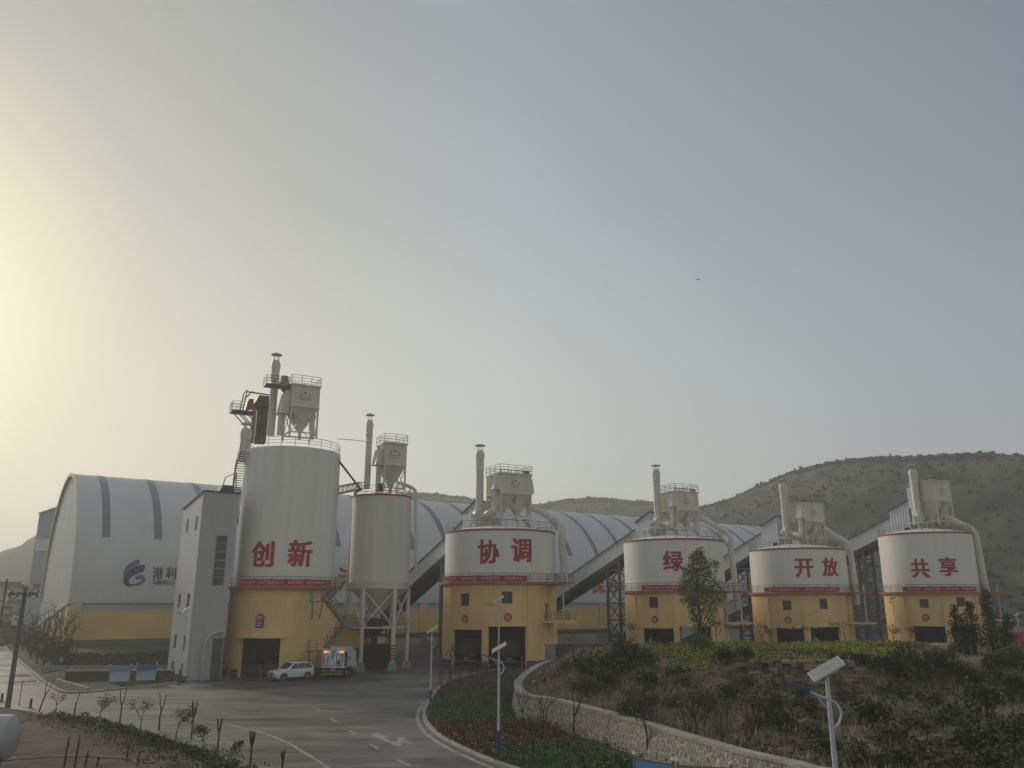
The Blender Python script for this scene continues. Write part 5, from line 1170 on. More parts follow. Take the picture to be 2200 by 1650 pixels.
MB().hexa([(-.2, -.15, ztop + .003), (TE + .1, -.15, ztop + .003), (TE + .1, 9.1, ztop - 1.19), (-.2, 9.1, ztop - 1.19)], [(-.2, -.15, ztop + .15), (TE + .1, -.15, ztop + .15), (TE + .1, 9.1, ztop - 1.05), (-.2, 9.1, ztop - 1.05)]).build('roof', m_charc, tw)
MB().box(-.12, .05, -.06, -.003, 0, ztop).build('corner_trim', m_silver, tw)
def tower_left(px, py):
    """pixel on the tower's left (x=0) face -> (y, z)"""
    n = Vector((-SU.x, -SU.y, 0)); d = ray(px, py); t = ((tc_ - Vector((0, 0, CAM_H))).dot(n)) / d.dot(n); p = Vector((0, 0, CAM_H)) + d * t - tc_; return p.dot(SV), p.z
for a_, b_ in (((392, 1138), (414, 1126)), ((379, 1297), (400, 1290)), ((373, 1383), (394, 1380)), ((367, 1441), (389, 1440))):
    _, z = tower_left(*b_)
    for y in (2.3, 6.4):
        wf = MB().box(-.12, -.061, y - .42, y + .42, z - .75, z + .75).build('window', m_glass, tw)
        MB().box(-.15, -.121, y - .03, y + .03, z - .75, z + .75).build('window_frame', m_silver, wf)
def tower_front(px, py):
    n = -SV; d = ray(px, py); t = ((tc_ - Vector((0, 0, CAM_H))).dot(n)) / d.dot(n); p = Vector((0, 0, CAM_H)) + d * t - tc_; return p.dot(SU), p.z
xa, z1_ = tower_front(466, 1150); xb, z0_ = tower_front(479, 1258)
for i in range(6):
    za = z0_ + (z1_ - z0_) * i / 6; MB().box(xa, xb, -.05, -.003, za + .06, z0_ + (z1_ - z0_) * (i + 1) / 6 - .03).build('window', m_glass, tw)
xa, z1_ = tower_front(441, 1357); xb, _ = tower_front(490, 1400)
pa2 = [Vector((xa, -.35, 0)), Vector((xa, -.35, z1_ - 1.6)), Vector((xa + .3, -.35, z1_ - .6)), Vector((xa + 1.1, -.35, z1_ - .08)), Vector((TL - .1, -.35, z1_))]
MB().tube(smooth_path(pa2, 5), .16, 10).build('arch_pipe', m_silver, tw, smooth=50)
MB().box(xa + .9, TL - .1, -.06, -.003, 0, z1_ - .7).build('door', m_dark_steel, tw)
xr, zr = tower_front(495, 1048); 
hb_ = MB().hexa([(xr - 1.1, .5, ztop + .1), (xr + .7, .5, ztop + .1), (xr + .7, 3, ztop - .2), (xr - 1.1, 3, ztop - .2)], [(xr - .7, .7, ztop + 1.0), (xr + .5, .7, ztop + 1.0), (xr + .5, 2.6, ztop + 1.0), (xr - .7, 2.6, ztop + 1.0)]).build('roof_hatch', m_charc, tw)
mb = MB(); mb.beam((xr - .6, 1, ztop + 1), (xr - .4, 1, ztop + 1.9), .1); mb.beam((xr + .6, 1, ztop + 1), (xr + .8, 1, ztop + 2.6), .1); mb.beam((xr + .9, 1, ztop + 1), (xr + .8, 1, ztop + 2.6), .1); mb.beam((xr - .4, 1, ztop + 1.9), (xr + .8, 1, ztop + 2.6), .1); mb.build('hoist_frame', m_dark_steel, hb_)
# ================================================================ HALL behind the shed, far left
p = at(107, 1330, 178); wb = thing('tall_hall', 'tall pale blue-grey hall with a white window band behind the shed gable', 'building', (p.x, p.y, 0), ta + R_(24))
zt = at(104, 1084, 178).z
MB().hexa([(0, 0, 0), (14, 0, 0), (14, 10, 0), (0, 10, 0)], [(0, 0, zt), (14, 0, zt), (14, 10, zt - 1.5), (0, 10, zt - 1.5)]).build('wall', mat('hall_sheet', (0.34, 0.38, 0.39), .6, .06, .1), wb)
MB().box(-.12, -.003, 0.6, 9.4, zt * .66, zt * .75).build('window_band', m_white_steel, wb); MB().box(-.12, -.003, 1, 8, zt * .36, zt * .42).build('opening', m_dark_steel, wb)
MB().box(.2, 13.8, -.12, -.003, zt * .50, zt * .69).build('front_recess', m_dark_steel, wb)
MB().hexa([(-.2, -.2, zt + .003), (14.2, -.2, zt + .003), (14.2, 10.2, zt - 1.497), (-.2, 10.2, zt - 1.497)], [(-.2, -.2, zt + .25), (14.2, -.2, zt + .25), (14.2, 10.2, zt - 1.25), (-.2, 10.2, zt - 1.25)]).build('roof', m_silver, wb)
# ================================================================ VEHICLES
def wheel(parent, x, y, r, w, side, name='wheel', rz=0):
    """axle along local y"""
    wh = MB().tube([(x, y - w/2, r), (x, y + w/2, r)], r, 20).build(name, m_tyre, parent, smooth=40)
    yo = y + side * (w / 2 + .003)
    MB().tube([(x, yo - .02 * side, r), (x, yo, r)], r * .62, 14).build('rim', m_rim, wh, smooth=40)
    return wh
def loft(sections):
    mb = MB(); k = len(sections[0])
    for s_ in sections: mb.v += [tuple(p) for p in s_]
    for i in range(len(sections) - 1):
        for j in range(k):
            j2 = (j + 1) % k; mb.f.append((i*k + j, i*k + j2, (i+1)*k + j2, (i+1)*k + j))
    mb.f.append(tuple(reversed(range(k)))); e = (len(sections) - 1) * k; mb.f.append(tuple(e + j for j in range(k))); return mb
def fixn(o):
    bm = bmesh.new(); bm.from_mesh(o.data); bmesh.ops.recalc_face_normals(bm, faces=bm.faces[:]); bm.to_mesh(o.data); bm.free(); return o
m_headl = mat('headlamp_glass', (0.5, 0.52, 0.55), .15, .05, spec=.6); m_tail = mat('tail_lamp', (.3, .02, .02), .3, .05)
p = (gz(594, 1463) + gz(654, 1459)) / 2
hd = R_(180 + 47)
car = thing('parked_suv', 'white family SUV parked in front of the tallest silo gate', 'car', (p.x, p.y, 0), hd)
secs = []
for x, zb, zt, hw in ((2.38, .48, .78, .66), (2.3, .34, .98, .84), (1.95, .25, 1.06, .93), (1.2, .25, 1.15, .96), (.6, .25, 1.19, .97), (-1.0, .25, 1.22, .97), (-1.9, .28, 1.24, .95), (-2.28, .38, 1.18, .9), (-2.38, .52, 1.05, .82)):
    secs.append([(x, -hw*.9, zb), (x, -hw, zb + .18), (x, -hw, zt - .22), (x, -hw*.94, zt - .04), (x, -hw*.8, zt), (x, hw*.8, zt), (x, hw*.94, zt - .04), (x, hw, zt - .22), (x, hw, zb + .18), (x, hw*.9, zb)])
body = fixn(loft(secs).build('body', m_carp, car, smooth=35))
cabs = []
for x, z0, z1, h0, h1 in ((1.05, 1.12, 1.16, .88, .86), (.2, 1.12, 1.78, .89, .70), (-.6, 1.15, 1.86, .90, .71), (-1.6, 1.18, 1.84, .90, .70), (-2.05, 1.18, 1.74, .88, .68), (-2.3, 1.15, 1.2, .84, .82)):
    cabs.append([(x, -h0, z0), (x, -h1, z1 - .05), (x, -h1*.9, z1), (x, h1*.9, z1), (x, h1, z1 - .05), (x, h0, z0)])
fixn(loft(cabs).build('cabin', m_carp, car, smooth=35))
def quad(pts, m, name, parent, th=.012):
    n = (Vector(pts[1]) - Vector(pts[0])).cross(Vector(pts[2]) - Vector(pts[0])).normalized() * th
    return fixn(MB().hexa([Vector(q) for q in pts], [Vector(q) + n for q in pts]).build(name, m, parent))
for s_ in (-1, 1):
    L = lambda x, t, lo, hi, b=0: (x, s_ * (.905 - (.185) * t + .012), lo + (hi - lo) * t)
    for x0, x1, xt0, xt1 in ((.70, -.22, .12, -.22), (-.30, -1.12, -.30, -1.12), (-1.2, -2.02, -1.2, -1.86)):
        pts = [L(x0, .06, 1.16, 1.78), L(x1, .06, 1.19, 1.80), L(xt1, .86, 1.18, 1.82), L(xt0, .86, 1.16, 1.80)]
        quad(pts if s_ > 0 else pts[::-1], m_glass, 'side_window', car)
    for x in (1.45, -1.45):
        wh = wheel(car, x, s_ * .86, .37, .24, s_)
        MB().tube([(x, s_ * .90, .40), (x, s_ * .975, .40)], .46, 20).build('wheel_arch', m_charc, car, smooth=40)
    MB().box(-1.05, 1.05, s_ * .965 - .02, s_ * .965 + .02, .25, .38).build('sill', m_charc, car)
    MB().ball((.72, s_ * 1.06, 1.2), .13, 6, .75).build('mirror', m_carp, car, smooth=60)
    MB().hexa([(2.26, s_*.48, .84), (2.05, s_*.9, .84), (2.0, s_*.93, .98), (2.22, s_*.5, .93)], [(2.34, s_*.48, .84), (2.12, s_*.94, .84), (2.04, s_*.955, .98), (2.30, s_*.5, .93)]).build('headlight', m_headl, car)
    mb = MB().tube([(.1, s_*.66, 1.84), (0, s_*.68, 1.92), (-1.6, s_*.68, 1.92), (-1.8, s_*.66, 1.84)], .022, 5); mb.build('roof_rail', m_rim, car)
    MB().box(-2.42, -2.25, s_*.83 - .12, s_*.83 + .08, .98, 1.2).build('tail_light', m_tail, car)
quad([(.98, -.76, 1.2), (.98, .76, 1.2), (.27, .62, 1.74), (.27, -.62, 1.74)], m_glass, 'windscreen', car, .03)
MB().box(2.28, 2.40, -.46, .46, .68, .9).build('grille', m_charc, car)
MB().box(2.30, 2.415, -.44, .44, .79, .82).build('grille_bar', m_headl, car)
MB().box(2.05, 2.41, -.8, .8, .3, .47).build('lower_bumper', m_charc, car)
MB().box(2.395, 2.42, -.24, .24, .5, .62).build('number_plate', m_lampblue, car)
# road sweeper lorry
m_dirty = mat('dirty_white_paint', (0.60, 0.62, 0.64), .5, .2, 1.6, (1, 1, .35), fine=.1, col2=(.26, .26, .25), lo=.3, hi=.55)
q = gz(713, 1459); tk = thing('road_sweeper_lorry', 'dirty white sweeper lorry seen from behind with two glowing amber arrows', 'lorry', (q.x, q.y, 0), R_(-3))
MB().hexa([(-1.25, .0, 1.15), (1.25, .0, 1.15), (1.25, 4.3, 1.15), (-1.25, 4.3, 1.15)], [(-1.2, .22, 3.0), (1.2, .22, 3.0), (1.2, 4.3, 3.0), (-1.2, 4.3, 3.0)]).build('tank_body', m_dirty, tk)
MB().box(-1.15, 1.15, .6, 3.9, 3.003, 3.2).build('roof_hatch', m_dirty, tk)
for x0, x1, z0, z1 in ((-1.12, -1.02, 1.3, 2.7), (-.62, -.54, 1.7, 2.4), (-.12, -.04, 2.1, 2.95), (.34, .42, 1.3, 2.6), (.98, 1.06, 1.3, 2.7), (-.9, .9, 1.36, 1.42), (.48, .8, 1.5, 1.95)):
    yy = lambda z: .22 * (z - 1.15) / 1.85
    MB().hexa([(x0, yy(z0) - .02, z0), (x1, yy(z0) - .02, z0), (x1, yy(z0) + .02, z0), (x0, yy(z0) + .02, z0)], [(x0, yy(z1) - .02, z1), (x1, yy(z1) - .02, z1), (x1, yy(z1) + .02, z1), (x0, yy(z1) + .02, z1)]).build('rear_seam', m_charc, tk)
MB().box(1.245, 1.32, 1.3, 2.9, 1.3, 2.3).build('side_locker', m_dirty, tk)
MB().box(1.245, 1.33, 3.1, 4.1, 1.5, 2.5).build('side_locker', m_dirty, tk)
MB().box(1.23, 1.34, .25, 1.15, 1.3, 2.75).build('side_machinery', m_charc, tk)
for y_ in (1.6, 2.1, 2.6): MB().box(1.318, 1.335, y_, y_ + .16, 1.9, 2.2).build('locker_vent', m_charc, tk)
MB().hexa([(-1.15, 4.5, .7), (1.15, 4.5, .7), (1.15, 6.4, .7), (-1.15, 6.4, .7)], [(-1.1, 4.5, 2.75), (1.1, 4.5, 2.75), (1.1, 5.9, 2.75), (-1.1, 5.9, 2.75)]).build('cab', m_dirty, tk)
MB().box(-1.0, 1.0, .1, 6.2, .55, 1.14).build('chassis', m_black, tk)
bp_ = MB().box(-1.2, 1.2, -.12, .05, .42, .64).build('rear_bumper', m_charc, tk)
m_hazard = mat('hazard_yellow', (.5, .34, .05), .6, .1); m_plate = mat('plate_amber', (.45, .25, .05), .6, .1)
for i in range(8): MB().hexa([(-1.18 + i*.3, -.135, .44), (-1.05 + i*.3, -.135, .44), (-1.05 + i*.3, -.121, .44), (-1.18 + i*.3, -.121, .44)], [(-1.06 + i*.3, -.135, .62), (-.93 + i*.3, -.135, .62), (-.93 + i*.3, -.121, .62), (-1.06 + i*.3, -.121, .62)]).build('hazard_stripe', m_hazard, bp_)
MB().box(-1.2, 1.2, -.1, -.02, .72, .78).build('reflector_strip', m_hazard, tk)
MB().box(-.25, .25, -.06, .08, .84, 1.05).build('number_plate', m_plate, tk)
for x in (-1, 1): MB().box(x*.95 - .18, x*.95 + .18, -.06, .09, .84, 1.0).build('rear_lamp', m_tail, tk)
for x in (-1, 1):
    for y in (1.3, 5.3):
        wh = MB().tube([(x*.98 - .2, y, .48), (x*.98 + .2, y, .48)], .48, 18).build('wheel', m_tyre, tk, smooth=40)
        MB().tube([(x*1.2 - .02, y, .48), (x*1.2 + .02, y, .48)], .27, 14).build('rim', m_rim, wh, smooth=40)
m_amber = emit('amber_arrow_lamp', (1.0, .45, .07), 1.0)
for s_ in (-1, 1):
    bx = s_ * .82; zc = 2.80; P = [(-.30, -.045), (.06, -.045), (.06, -.16), (.34, 0), (.06, .16), (.06, .045), (-.30, .045)]
    P = [(bx + s_ * px_, zc + pz) for px_, pz in P]; P = P if s_ > 0 else P[::-1]
    n = len(P); mb = MB(); yb = .12
    bm = bmesh.new(); vs_ = [bm.verts.new((x, yb, z)) for x, z in P]; f = bm.faces.new(vs_); r = bmesh.ops.extrude_face_region(bm, geom=[f])
    for v_ in r['geom']:
        if isinstance(v_, bmesh.types.BMVert): v_.co.y += .07
    bmesh.ops.triangulate(bm, faces=[f_ for f_ in bm.faces if len(f_.verts) > 4]); bmesh.ops.recalc_face_normals(bm, faces=bm.faces[:])
    me = bpy.data.meshes.new('arrow_lamp'); bm.to_mesh(me); bm.free(); me.materials.append(m_amber); o = bpy.data.objects.new('arrow_lamp', me); COL.objects.link(o); o.parent = tk
m_dust = mat('dusty_brown_steel', (.105, .085, .065), .9, .2, .9, col2=(.05, .042, .034))
def tipper(label, px, py, rz, Y):
    b = at(px, py, Y); t = thing('tipper_lorry', label, 'lorry', (b.x, b.y, 0), rz)
    mb = MB().hexa([(-1.3, 0, 1.35), (1.3, 0, 1.35), (1.3, 5.6, 1.35), (-1.3, 5.6, 1.35)], [(-1.38, -.1, 3.35), (1.38, -.1, 3.35), (1.38, 5.7, 3.35), (-1.38, 5.7, 3.35)])
    for i in range(6): mb.box(1.34, 1.46, .3 + i*.95, .45 + i*.95, 1.4, 3.3); mb.box(-1.46, -1.34, .3 + i*.95, .45 + i*.95, 1.4, 3.3)
    for x in (-1.0, -.33, .33, 1.0): mb.box(x - .06, x + .06, -.18, -.02, 1.4, 3.3)
    mb.build('tipper_body', m_dust, t); MB().box(-1.0, 1.0, .1, 7.6, .75, 1.34).build('chassis', m_black, t)
    MB().box(-1.2, 1.2, 6.0, 7.8, .9, 3.2).build('cab', m_dust, t)
    MB().box(-1.2, 1.2, -.16, -.04, .62, .78).build('rear_bumper', m_rim, t); MB().box(-.3, .3, -.2, -.16, .9, 1.15).build('number_plate', m_plate, t)
    for x in (-1, 1):
        for y in (1.1, 2.5, 6.6):
            wh = MB().tube([(x*1.0 - .25, y, .52), (x*1.0 + .25, y, .52)], .52, 18).build('wheel', m_tyre, t, smooth=40)
            MB().tube([(x*1.27 - .02, y, .52), (x*1.27 + .02, y, .52)], .28, 14).build('rim', m_rim, wh, smooth=40)
y3 = S3['c'].y
tipper('dusty brown tipper lorry standing in the left gate of the two-truck silo', 1003, 1430, R_(-14), y3 - 3.2)
tipper('dusty brown tipper lorry with amber plate in the right gate of the two-truck silo', 1093, 1430, R_(6), y3 - 5.0)
# ================================================================ STREET FURNITURE
def lamp(label, base, h, rz=0.0):
    t = thing('solar_street_lamp', label, 'street lamp', base, rz)
    MB().tube([(0, 0, 1.5), (0, 0, h - .1)], [.082, .052], 10).build('pole', m_lampwhite, t, smooth=40)
    b = MB().tube([(0, 0, 0), (0, 0, 1.5)], [.1, .088], 10); b.box(-.2, .2, -.2, .2, 0, .04); b.build('blue_base', m_lampblue, t, smooth=40)
    pts = smooth_path([Vector(q) for q in ((.06, 0, h - 1.28), (.20, 0, h - 1.15), (.27, 0, h - .93), (.18, 0, h - .72), (0, 0, h - .62), (-.25, 0, h - .53), (-.5, 0, h - .42))], 5)
    MB().tube(pts, .032, 8).build('arm', m_lampwhite, t, smooth=50)
    MB().tube([(-.05, 0, h - .85), (-.3, 0, h - .52)], .014, 6).build('strut', m_lampwhite, t)
    d = Vector((-.9, 0, .32)).normalized(); a = Vector((-.46, 0, h - .44)); secs = []
    for s_, wv, hh in ((0, .05, .04), (.08, .08, .045), (.28, .10, .05), (.47, .07, .035), (.55, .02, .015)):
        c_ = a + d * s_; secs.append([c_ + Vector((0, -wv, -hh * .5)), c_ + Vector((0, wv, -hh * .5)), c_ + Vector((0, wv * .7, hh)), c_ + Vector((0, -wv * .7, hh))])
    fixn(loft(secs).build('lamp_head', m_lampblue, t, smooth=60))
    M = Matrix.Translation((0, 0, h + .1)) @ Matrix.Rotation(R_(20), 4, 'X') @ Matrix.Rotation(R_(-31), 4, 'Y')
    pn = MB().box(-.44, .44, -.24, .24, -.025, .012, M).build('solar_panel', m_solar, t)
    cb = MB()
    for i in range(6): cb.box(-.42 + i*.14, -.42 + i*.14 + .13, -.22, -.005, .013, .018, M).box(-.42 + i*.14, -.42 + i*.14 + .13, .005, .22, .013, .018, M)
    cb.build('solar_cell', m_solarcell_sky, pn)
    MB().tube([(0, 0, h - .12), (0, 0, h + .12)], .04, 8).build('panel_bracket', m_lampwhite, t)
    return t
m_solarcell_sky = mat('solar_cells_sky_reflection', (0.30, 0.30, 0.29), .3, .05, spec=.5)  # cells coloured pale, sky reflection painted into the base colour
def lamp_at(label, bpx, bpy_, tpx, tpy, Y=None, zb=0.0, rz=0.0):
    b = gz(bpx, bpy_, zb) if Y is None else at(bpx, bpy_, Y); b.z = zb; top = at(tpx, tpy, b.y); lamp(label, b, top.z - zb - .1, rz)
lamp_at('nearest solar street lamp at lower right in front of the scrubby slope', 1795, 1650, 1769, 1437, Y=21.5)
lamp_at('solar street lamp with blue base at the kerb near the bottom of the picture', 1071, 1636, 1071, 1391)
lamp_at('slim solar street lamp at the tip of the planting bed by the road bend', 924, 1526, 927, 1353)
lamp_at('taller solar street lamp behind the bed, in front of the right truck gate', 1071, 1520, 1066, 1287)
lamp_at('solar street lamp in front of the grey stair tower at the left', 384, 1471, 391, 1308)
lamp_at('solar street lamp beside the poplar in front of its silo', 1556, 1392, 1545, 1285, Y=98)
lamp_at('solar street lamp in front of the left edge of the rightmost silo', 1931, 1400, 1921, 1285, Y=104, rz=R_(40))
lamp_at('small distant street lamp between the two right silos', 1874, 1352, 1869, 1304, Y=165)
lamp_at('small distant street lamp at the far right edge', 2190, 1360, 2186, 1320, Y=150)
# utility poles and wires
b = gz(15, 1528); tp = at(36, 1263, b.y)
up = thing('utility_pole', 'concrete utility pole with a crossarm of four insulators at the left edge', 'utility pole', b)
MB().tube([(0, 0, 0), (0, 0, tp.z)], [.20, .13], 12).build('pole', mat('pole_concrete', (.16, .15, .14), .9, .1, .8), up, smooth=40)
MB().box(-1.15, 1.15, -.24, -.13, tp.z - .53, tp.z - .37).build('crossarm', m_dark_steel, up)
for x in (-1.05, -.5, .5, 1.05):
    MB().lathe([(.01, tp.z - .72), (.19, tp.z - .68), (.07, tp.z - .55), (.2, tp.z - .5), (.1, tp.z - .36), (.16, tp.z - .3), (.01, tp.z - .2)], 10, (x, -.18)).build('insulator', m_rim, up, smooth=40)
b2 = at(2, 1330, 110); t2 = at(10, 1244, 110)
up2 = thing('utility_pole', 'thin distant utility pole in the haze at the far left', 'utility pole', (b2.x, 110, 0)); MB().tube([(0, 0, 0), (0, 0, t2.z)], .12, 8).build('pole', m_dark_steel, up2); MB().box(-1, 1, -.06, .06, t2.z - .5, t2.z - .38).build('crossarm', m_dark_steel, up2)
for i, (dz, dx) in enumerate(((-.3, -.9), (-.3, .9), (-1.2, 0))):
    A_ = Vector((b2.x + dx, 110, t2.z + dz)); B_ = at(120, 1262 + i * 6, 185) ; mid = (A_ + B_) / 2 - Vector((0, 0, 1.0))
    tag(MB().tube(smooth_path([A_, mid, B_], 8), .03, 4).build('power_line', m_dark_steel), ('upper left', 'upper right', 'lower')[i] + ' thin overhead wire running from the distant pole to the hall', 'wire')
pb = MB()
# bollards / thin posts
m_post = mat('weathered_post', (.22, .2, .18), .8, .15)
def post(label, px, pb_, pt, r=.05, m=None, grp=None):
    b_ = gz(px, pb_); h = at(px, pt, b_.y).z; o = MB().tube([(0, 0, 0), (0, 0, h)], r, 8).box(-r*1.6, r*1.6, -r*1.6, r*1.6, 0, .05).build('bollard', m or m_post, None, b_); tag(o, label, 'post', grp)
post('slim grey post standing before the single gate of the tallest silo', 559, 1460, 1434, .07)
post('slim grey post at the left corner of the tallest silo base', 489, 1461, 1437, .06)
post('slim post between the two truck gates', 1035, 1440, 1413, .06); post('slim post at the right of the truck gates', 1121, 1444, 1411, .06); post('slim post just right of the dividing pier of the truck gates', 1050, 1441, 1415, .05)
post('short dark stake left of the utility pole beside the road', 3, 1508, 1490, .1, m_bark); post('short dark stake right of the utility pole beside the road', 65, 1521, 1501, .09, m_bark); post('thin dark marker rod by the road at left', 41, 1515, 1462, .03, m_dark_steel)
# notice boards
def printmat(name, c1, c2, c3):
    m = bpy.data.materials.new(name); m.use_nodes = True; t = m.node_tree; b_ = t.nodes['Principled BSDF']; b_.inputs['Roughness'].default_value = .5
    tx = N(t, 'ShaderNodeTexCoord'); sx = N(t, 'ShaderNodeSeparateXYZ'); LK(t, tx.outputs['Generated'], sx.inputs[0])
    nz = N(t, 'ShaderNodeTexNoise'); nz.inputs['Scale'].default_value = 3.5; LK(t, tx.outputs['Generated'], nz.inputs['Vector'])
    ad = N(t, 'ShaderNodeMath', operation='MULTIPLY_ADD'); LK(t, nz.outputs['Fac'], ad.inputs[0]); ad.inputs[1].default_value = .45; LK(t, sx.outputs['Z'], ad.inputs[2])
    cr = N(t, 'ShaderNodeValToRGB'); cr.color_ramp.elements[0].position = .3; cr.color_ramp.elements[0].color = (*c1, 1); cr.color_ramp.elements[1].position = 1.15; cr.color_ramp.elements[1].color = (*c3, 1)
    e_ = cr.color_ramp.elements.new(.7); e_.color = (*c2, 1); LK(t, ad.outputs[0], cr.inputs[0]); LK(t, cr.outputs[0], b_.inputs['Base Color']); return m
def board(label, pA, pB, zb, zt, m, rows=()):
    """board between two ground points"""
    A_, B_ = Vector(pA), Vector(pB); d = B_ - A_; L = d.length; t = thing('notice_board', label, 'notice board', A_, math.atan2(d.y, d.x))
    MB().box(.06, L - .06, -.03, .03, zb, zt).build('panel', m, t); MB().box(.0, L, -.045, .045, zt + .002, zt + .07).build('top_rail', m_rim, t); MB().box(0, L, -.045, .045, zb - .07, zb - .002).build('bottom_rail', m_rim, t)
    for x in (0, L):
        pm = MB().tube([(x, 0, 0), (x, 0, zt + .12)], .05, 8).build('post', m_rim, t); MB().ball((x, 0, zt + .2), .085, 6).build('ball_finial', m_white_steel, pm, smooth=60)
    for body, x0, x1, z0, z1 in rows: lettering(body, (x1 - x0) * L, (z1 - z0), m_signw, 'lettering', t, Matrix.Translation(((x0 + x1) / 2 * L, -.045, (z0 + z1) / 2)), thick=.01)
pr1 = printmat('board_print_pale', (.42, .46, .46), (.36, .44, .50), (.16, .27, .42)); pr2 = printmat('board_print_blue', (.40, .46, .44), (.20, .36, .42), (.04, .12, .34)); pr3 = printmat('board_print_sky', (.3, .38, .25), (.25, .42, .55), (.12, .3, .55))
board('pale blue notice board, left of the two in front of the brick wall', gz(232, 1473), gz(277, 1471), .35, 1.75, pr1)
board('deeper blue notice board, right of the two in front of the brick wall', gz(290, 1471), gz(333, 1469), .4, 1.8, pr2)
bA, bB = at(1363, 1628, 33.5), at(1446, 1641, 32.2)
board('sky-blue notice board with silver ball finials at the bottom edge of the picture', (bA.x, bA.y, .1), (bB.x, bB.y, .1), .5, bA.z - .15, pr3)
bC = at(1456, 1641, 32.0); board('second notice board only whose corner shows at the bottom edge', (bC.x, bC.y, .1), (bC.x + 1.8, bC.y - .5, .1), .5, bC.z - .2, pr1)
# warning triangle
b_ = gz(127, 1462); h = at(128, 1408, b_.y).z; ws = thing('warning_sign', 'yellow triangular warning sign on a post among the bare roadside trees', 'road sign', b_, R_(-25))
MB().tube([(0, 0, 0), (0, 0, h)], .04, 8).build('post', m_rim, ws)
def tri(s, y0, y1, z): return MB().add([(-s, y0, z - s*.58), (s, y0, z - s*.58), (0, y0, z + s*1.15), (-s, y1, z - s*.58), (s, y1, z - s*.58), (0, y1, z + s*1.15)], [(0, 1, 2), (5, 4, 3), (0, 3, 4, 1), (1, 4, 5, 2), (2, 5, 3, 0)])
tri(.5, -.06, -.042, h - .4).build('black_border', m_black, ws); tri(.36, -.075, -.061, h - .4).build('yellow_face', m_hazard, ws)
# pale stepped drain edge on the bank
pa_, pb_ = gz(122, 1457, .5), gz(190, 1486, .1)
mb = MB()
for i in range(9):
    a_, c_ = pa_.lerp(pb_, i / 9), pa_.lerp(pb_, (i + .85) / 9); a_.z = bank_z(a_.x, a_.y); c_.z = bank_z(c_.x, c_.y); mb.beam(a_ + Vector((0, 0, .1)), c_ + Vector((0, 0, .1)), .3, .4)
tag(mb.build('stepped_edging', m_cope), 'pale broken concrete edging stepping down the grass bank at left', 'edging')
# white tank
tb = at(-12, 1585, 37); tt = thing('white_tank', 'white rounded tank on dark legs in the lower left corner', 'tank', (tb.x, tb.y, 0), R_(12))
R0 = .92; zc = tb.z
prof = [(-3.2, .3), (-3.0, .8), (-2.6, R0), (.3, R0), (.62, .9), (.82, .6), (.9, .2)]
mb = MB(); n = 24
for x, r in prof:
    for j in range(n): a_ = 2*pi*j/n; mb.v.append((x, r*cos(a_), zc + r*sin(a_)))
for i in range(len(prof) - 1):
    for j in range(n): mb.f.append((i*n + j, i*n + (j+1) % n, (i+1)*n + (j+1) % n, (i+1)*n + j))
mb.f.append(tuple(reversed(range(n)))); e_ = (len(prof) - 1) * n; mb.f.append(tuple(e_ + j for j in range(n)))
fixn(mb.build('shell', mat('tank_plastic', (.38, .39, .39), .5, .06), tt, smooth=45))
for x in (-2.2, .1):
    for y in (-.6, .6): MB().beam((x, y, .3), (x, y, zc - .55), .14).build('leg', m_black, tt)
# hose on the soil
hp = [(-30, 1640), (30, 1633), (95, 1627), (150, 1626), (210, 1628), (270, 1631), (310, 1632), (328, 1636), (318, 1641), (300, 1640), (285, 1634)]
def soil_hit(px, py):
    d = ray(px, py); t = 10.0
    while t < 200:
        p_ = Vector((d.x*t, d.y*t, CAM_H + d.z*t))
        if p_.z < soil_z(p_.x, p_.y): return p_
        t += .1
    return gz(px, py)
hp = smooth_path([soil_hit(*q) for q in hp], 5); hp = [Vector((p_.x, p_.y, soil_z(p_.x, p_.y) + .03)) for p_ in hp]
tag(MB().tube(hp, .035, 6).build('hose', mat('pale_hose', (.3, .27, .23), .7, .1)), 'pale hose lying in a loop on the red soil', 'hose')
# gravel heap
gp = at(915, 1420, 117); mb_rows = []
for i in range(40):
    r_ = []
    for j in range(40):
        x, y = -7 + 14*j/39, -6 + 12*i/39; d_ = math.hypot(x/6.2, y/5.2); z = max(0, 1 - d_) * 3.7 * (1 + .12 * fbm(x*.4, y*.4)) - .05 + .12 * fbm(x, y, 3) * (d_ < 1); r_.append(Vector((x, y, z)))
    mb_rows.append(r_)
tag(grid_mesh(mb_rows).build('gravel_heap', mat('gravel', (.12, .105, .085), 1, .15, 1.5, bump=.5), None, (gp.x, gp.y, 0), smooth=50), 'grey-brown heap of gravel beside the left edge of the two-truck silo', 'gravel heap')
# far right red truck body with grey load
rp_ = at(2188, 1362, 128); rt = thing('red_trailer', 'red trailer loaded with grey gravel at the far right edge', 'trailer', (rp_.x + .8, rp_.y, 0), R_(10))
MB().box(-3, 3, -1.2, 1.2, 1.9, rp_.z + .3).build('body', m_sign, rt); MB().hexa([(-2.8, -1, rp_.z + .3), (2.8, -1, rp_.z + .3), (2.8, 1, rp_.z + .3), (-2.8, 1, rp_.z + .3)], [(-1.8, -.5, rp_.z + 1.0), (1.5, -.5, rp_.z + .9), (1.5, .5, rp_.z + .9), (-1.8, .5, rp_.z + 1.0)]).build('load', m_concrete, rt)
for x in (-2, -1, 2): MB().tube([(x, -1.1, .5), (x, 1.1, .5)], .5, 14).build('wheel', m_tyre, rt)
MB().box(-2.9, 2.9, -.8, .8, .7, 1.9).build('chassis', m_black, rt)
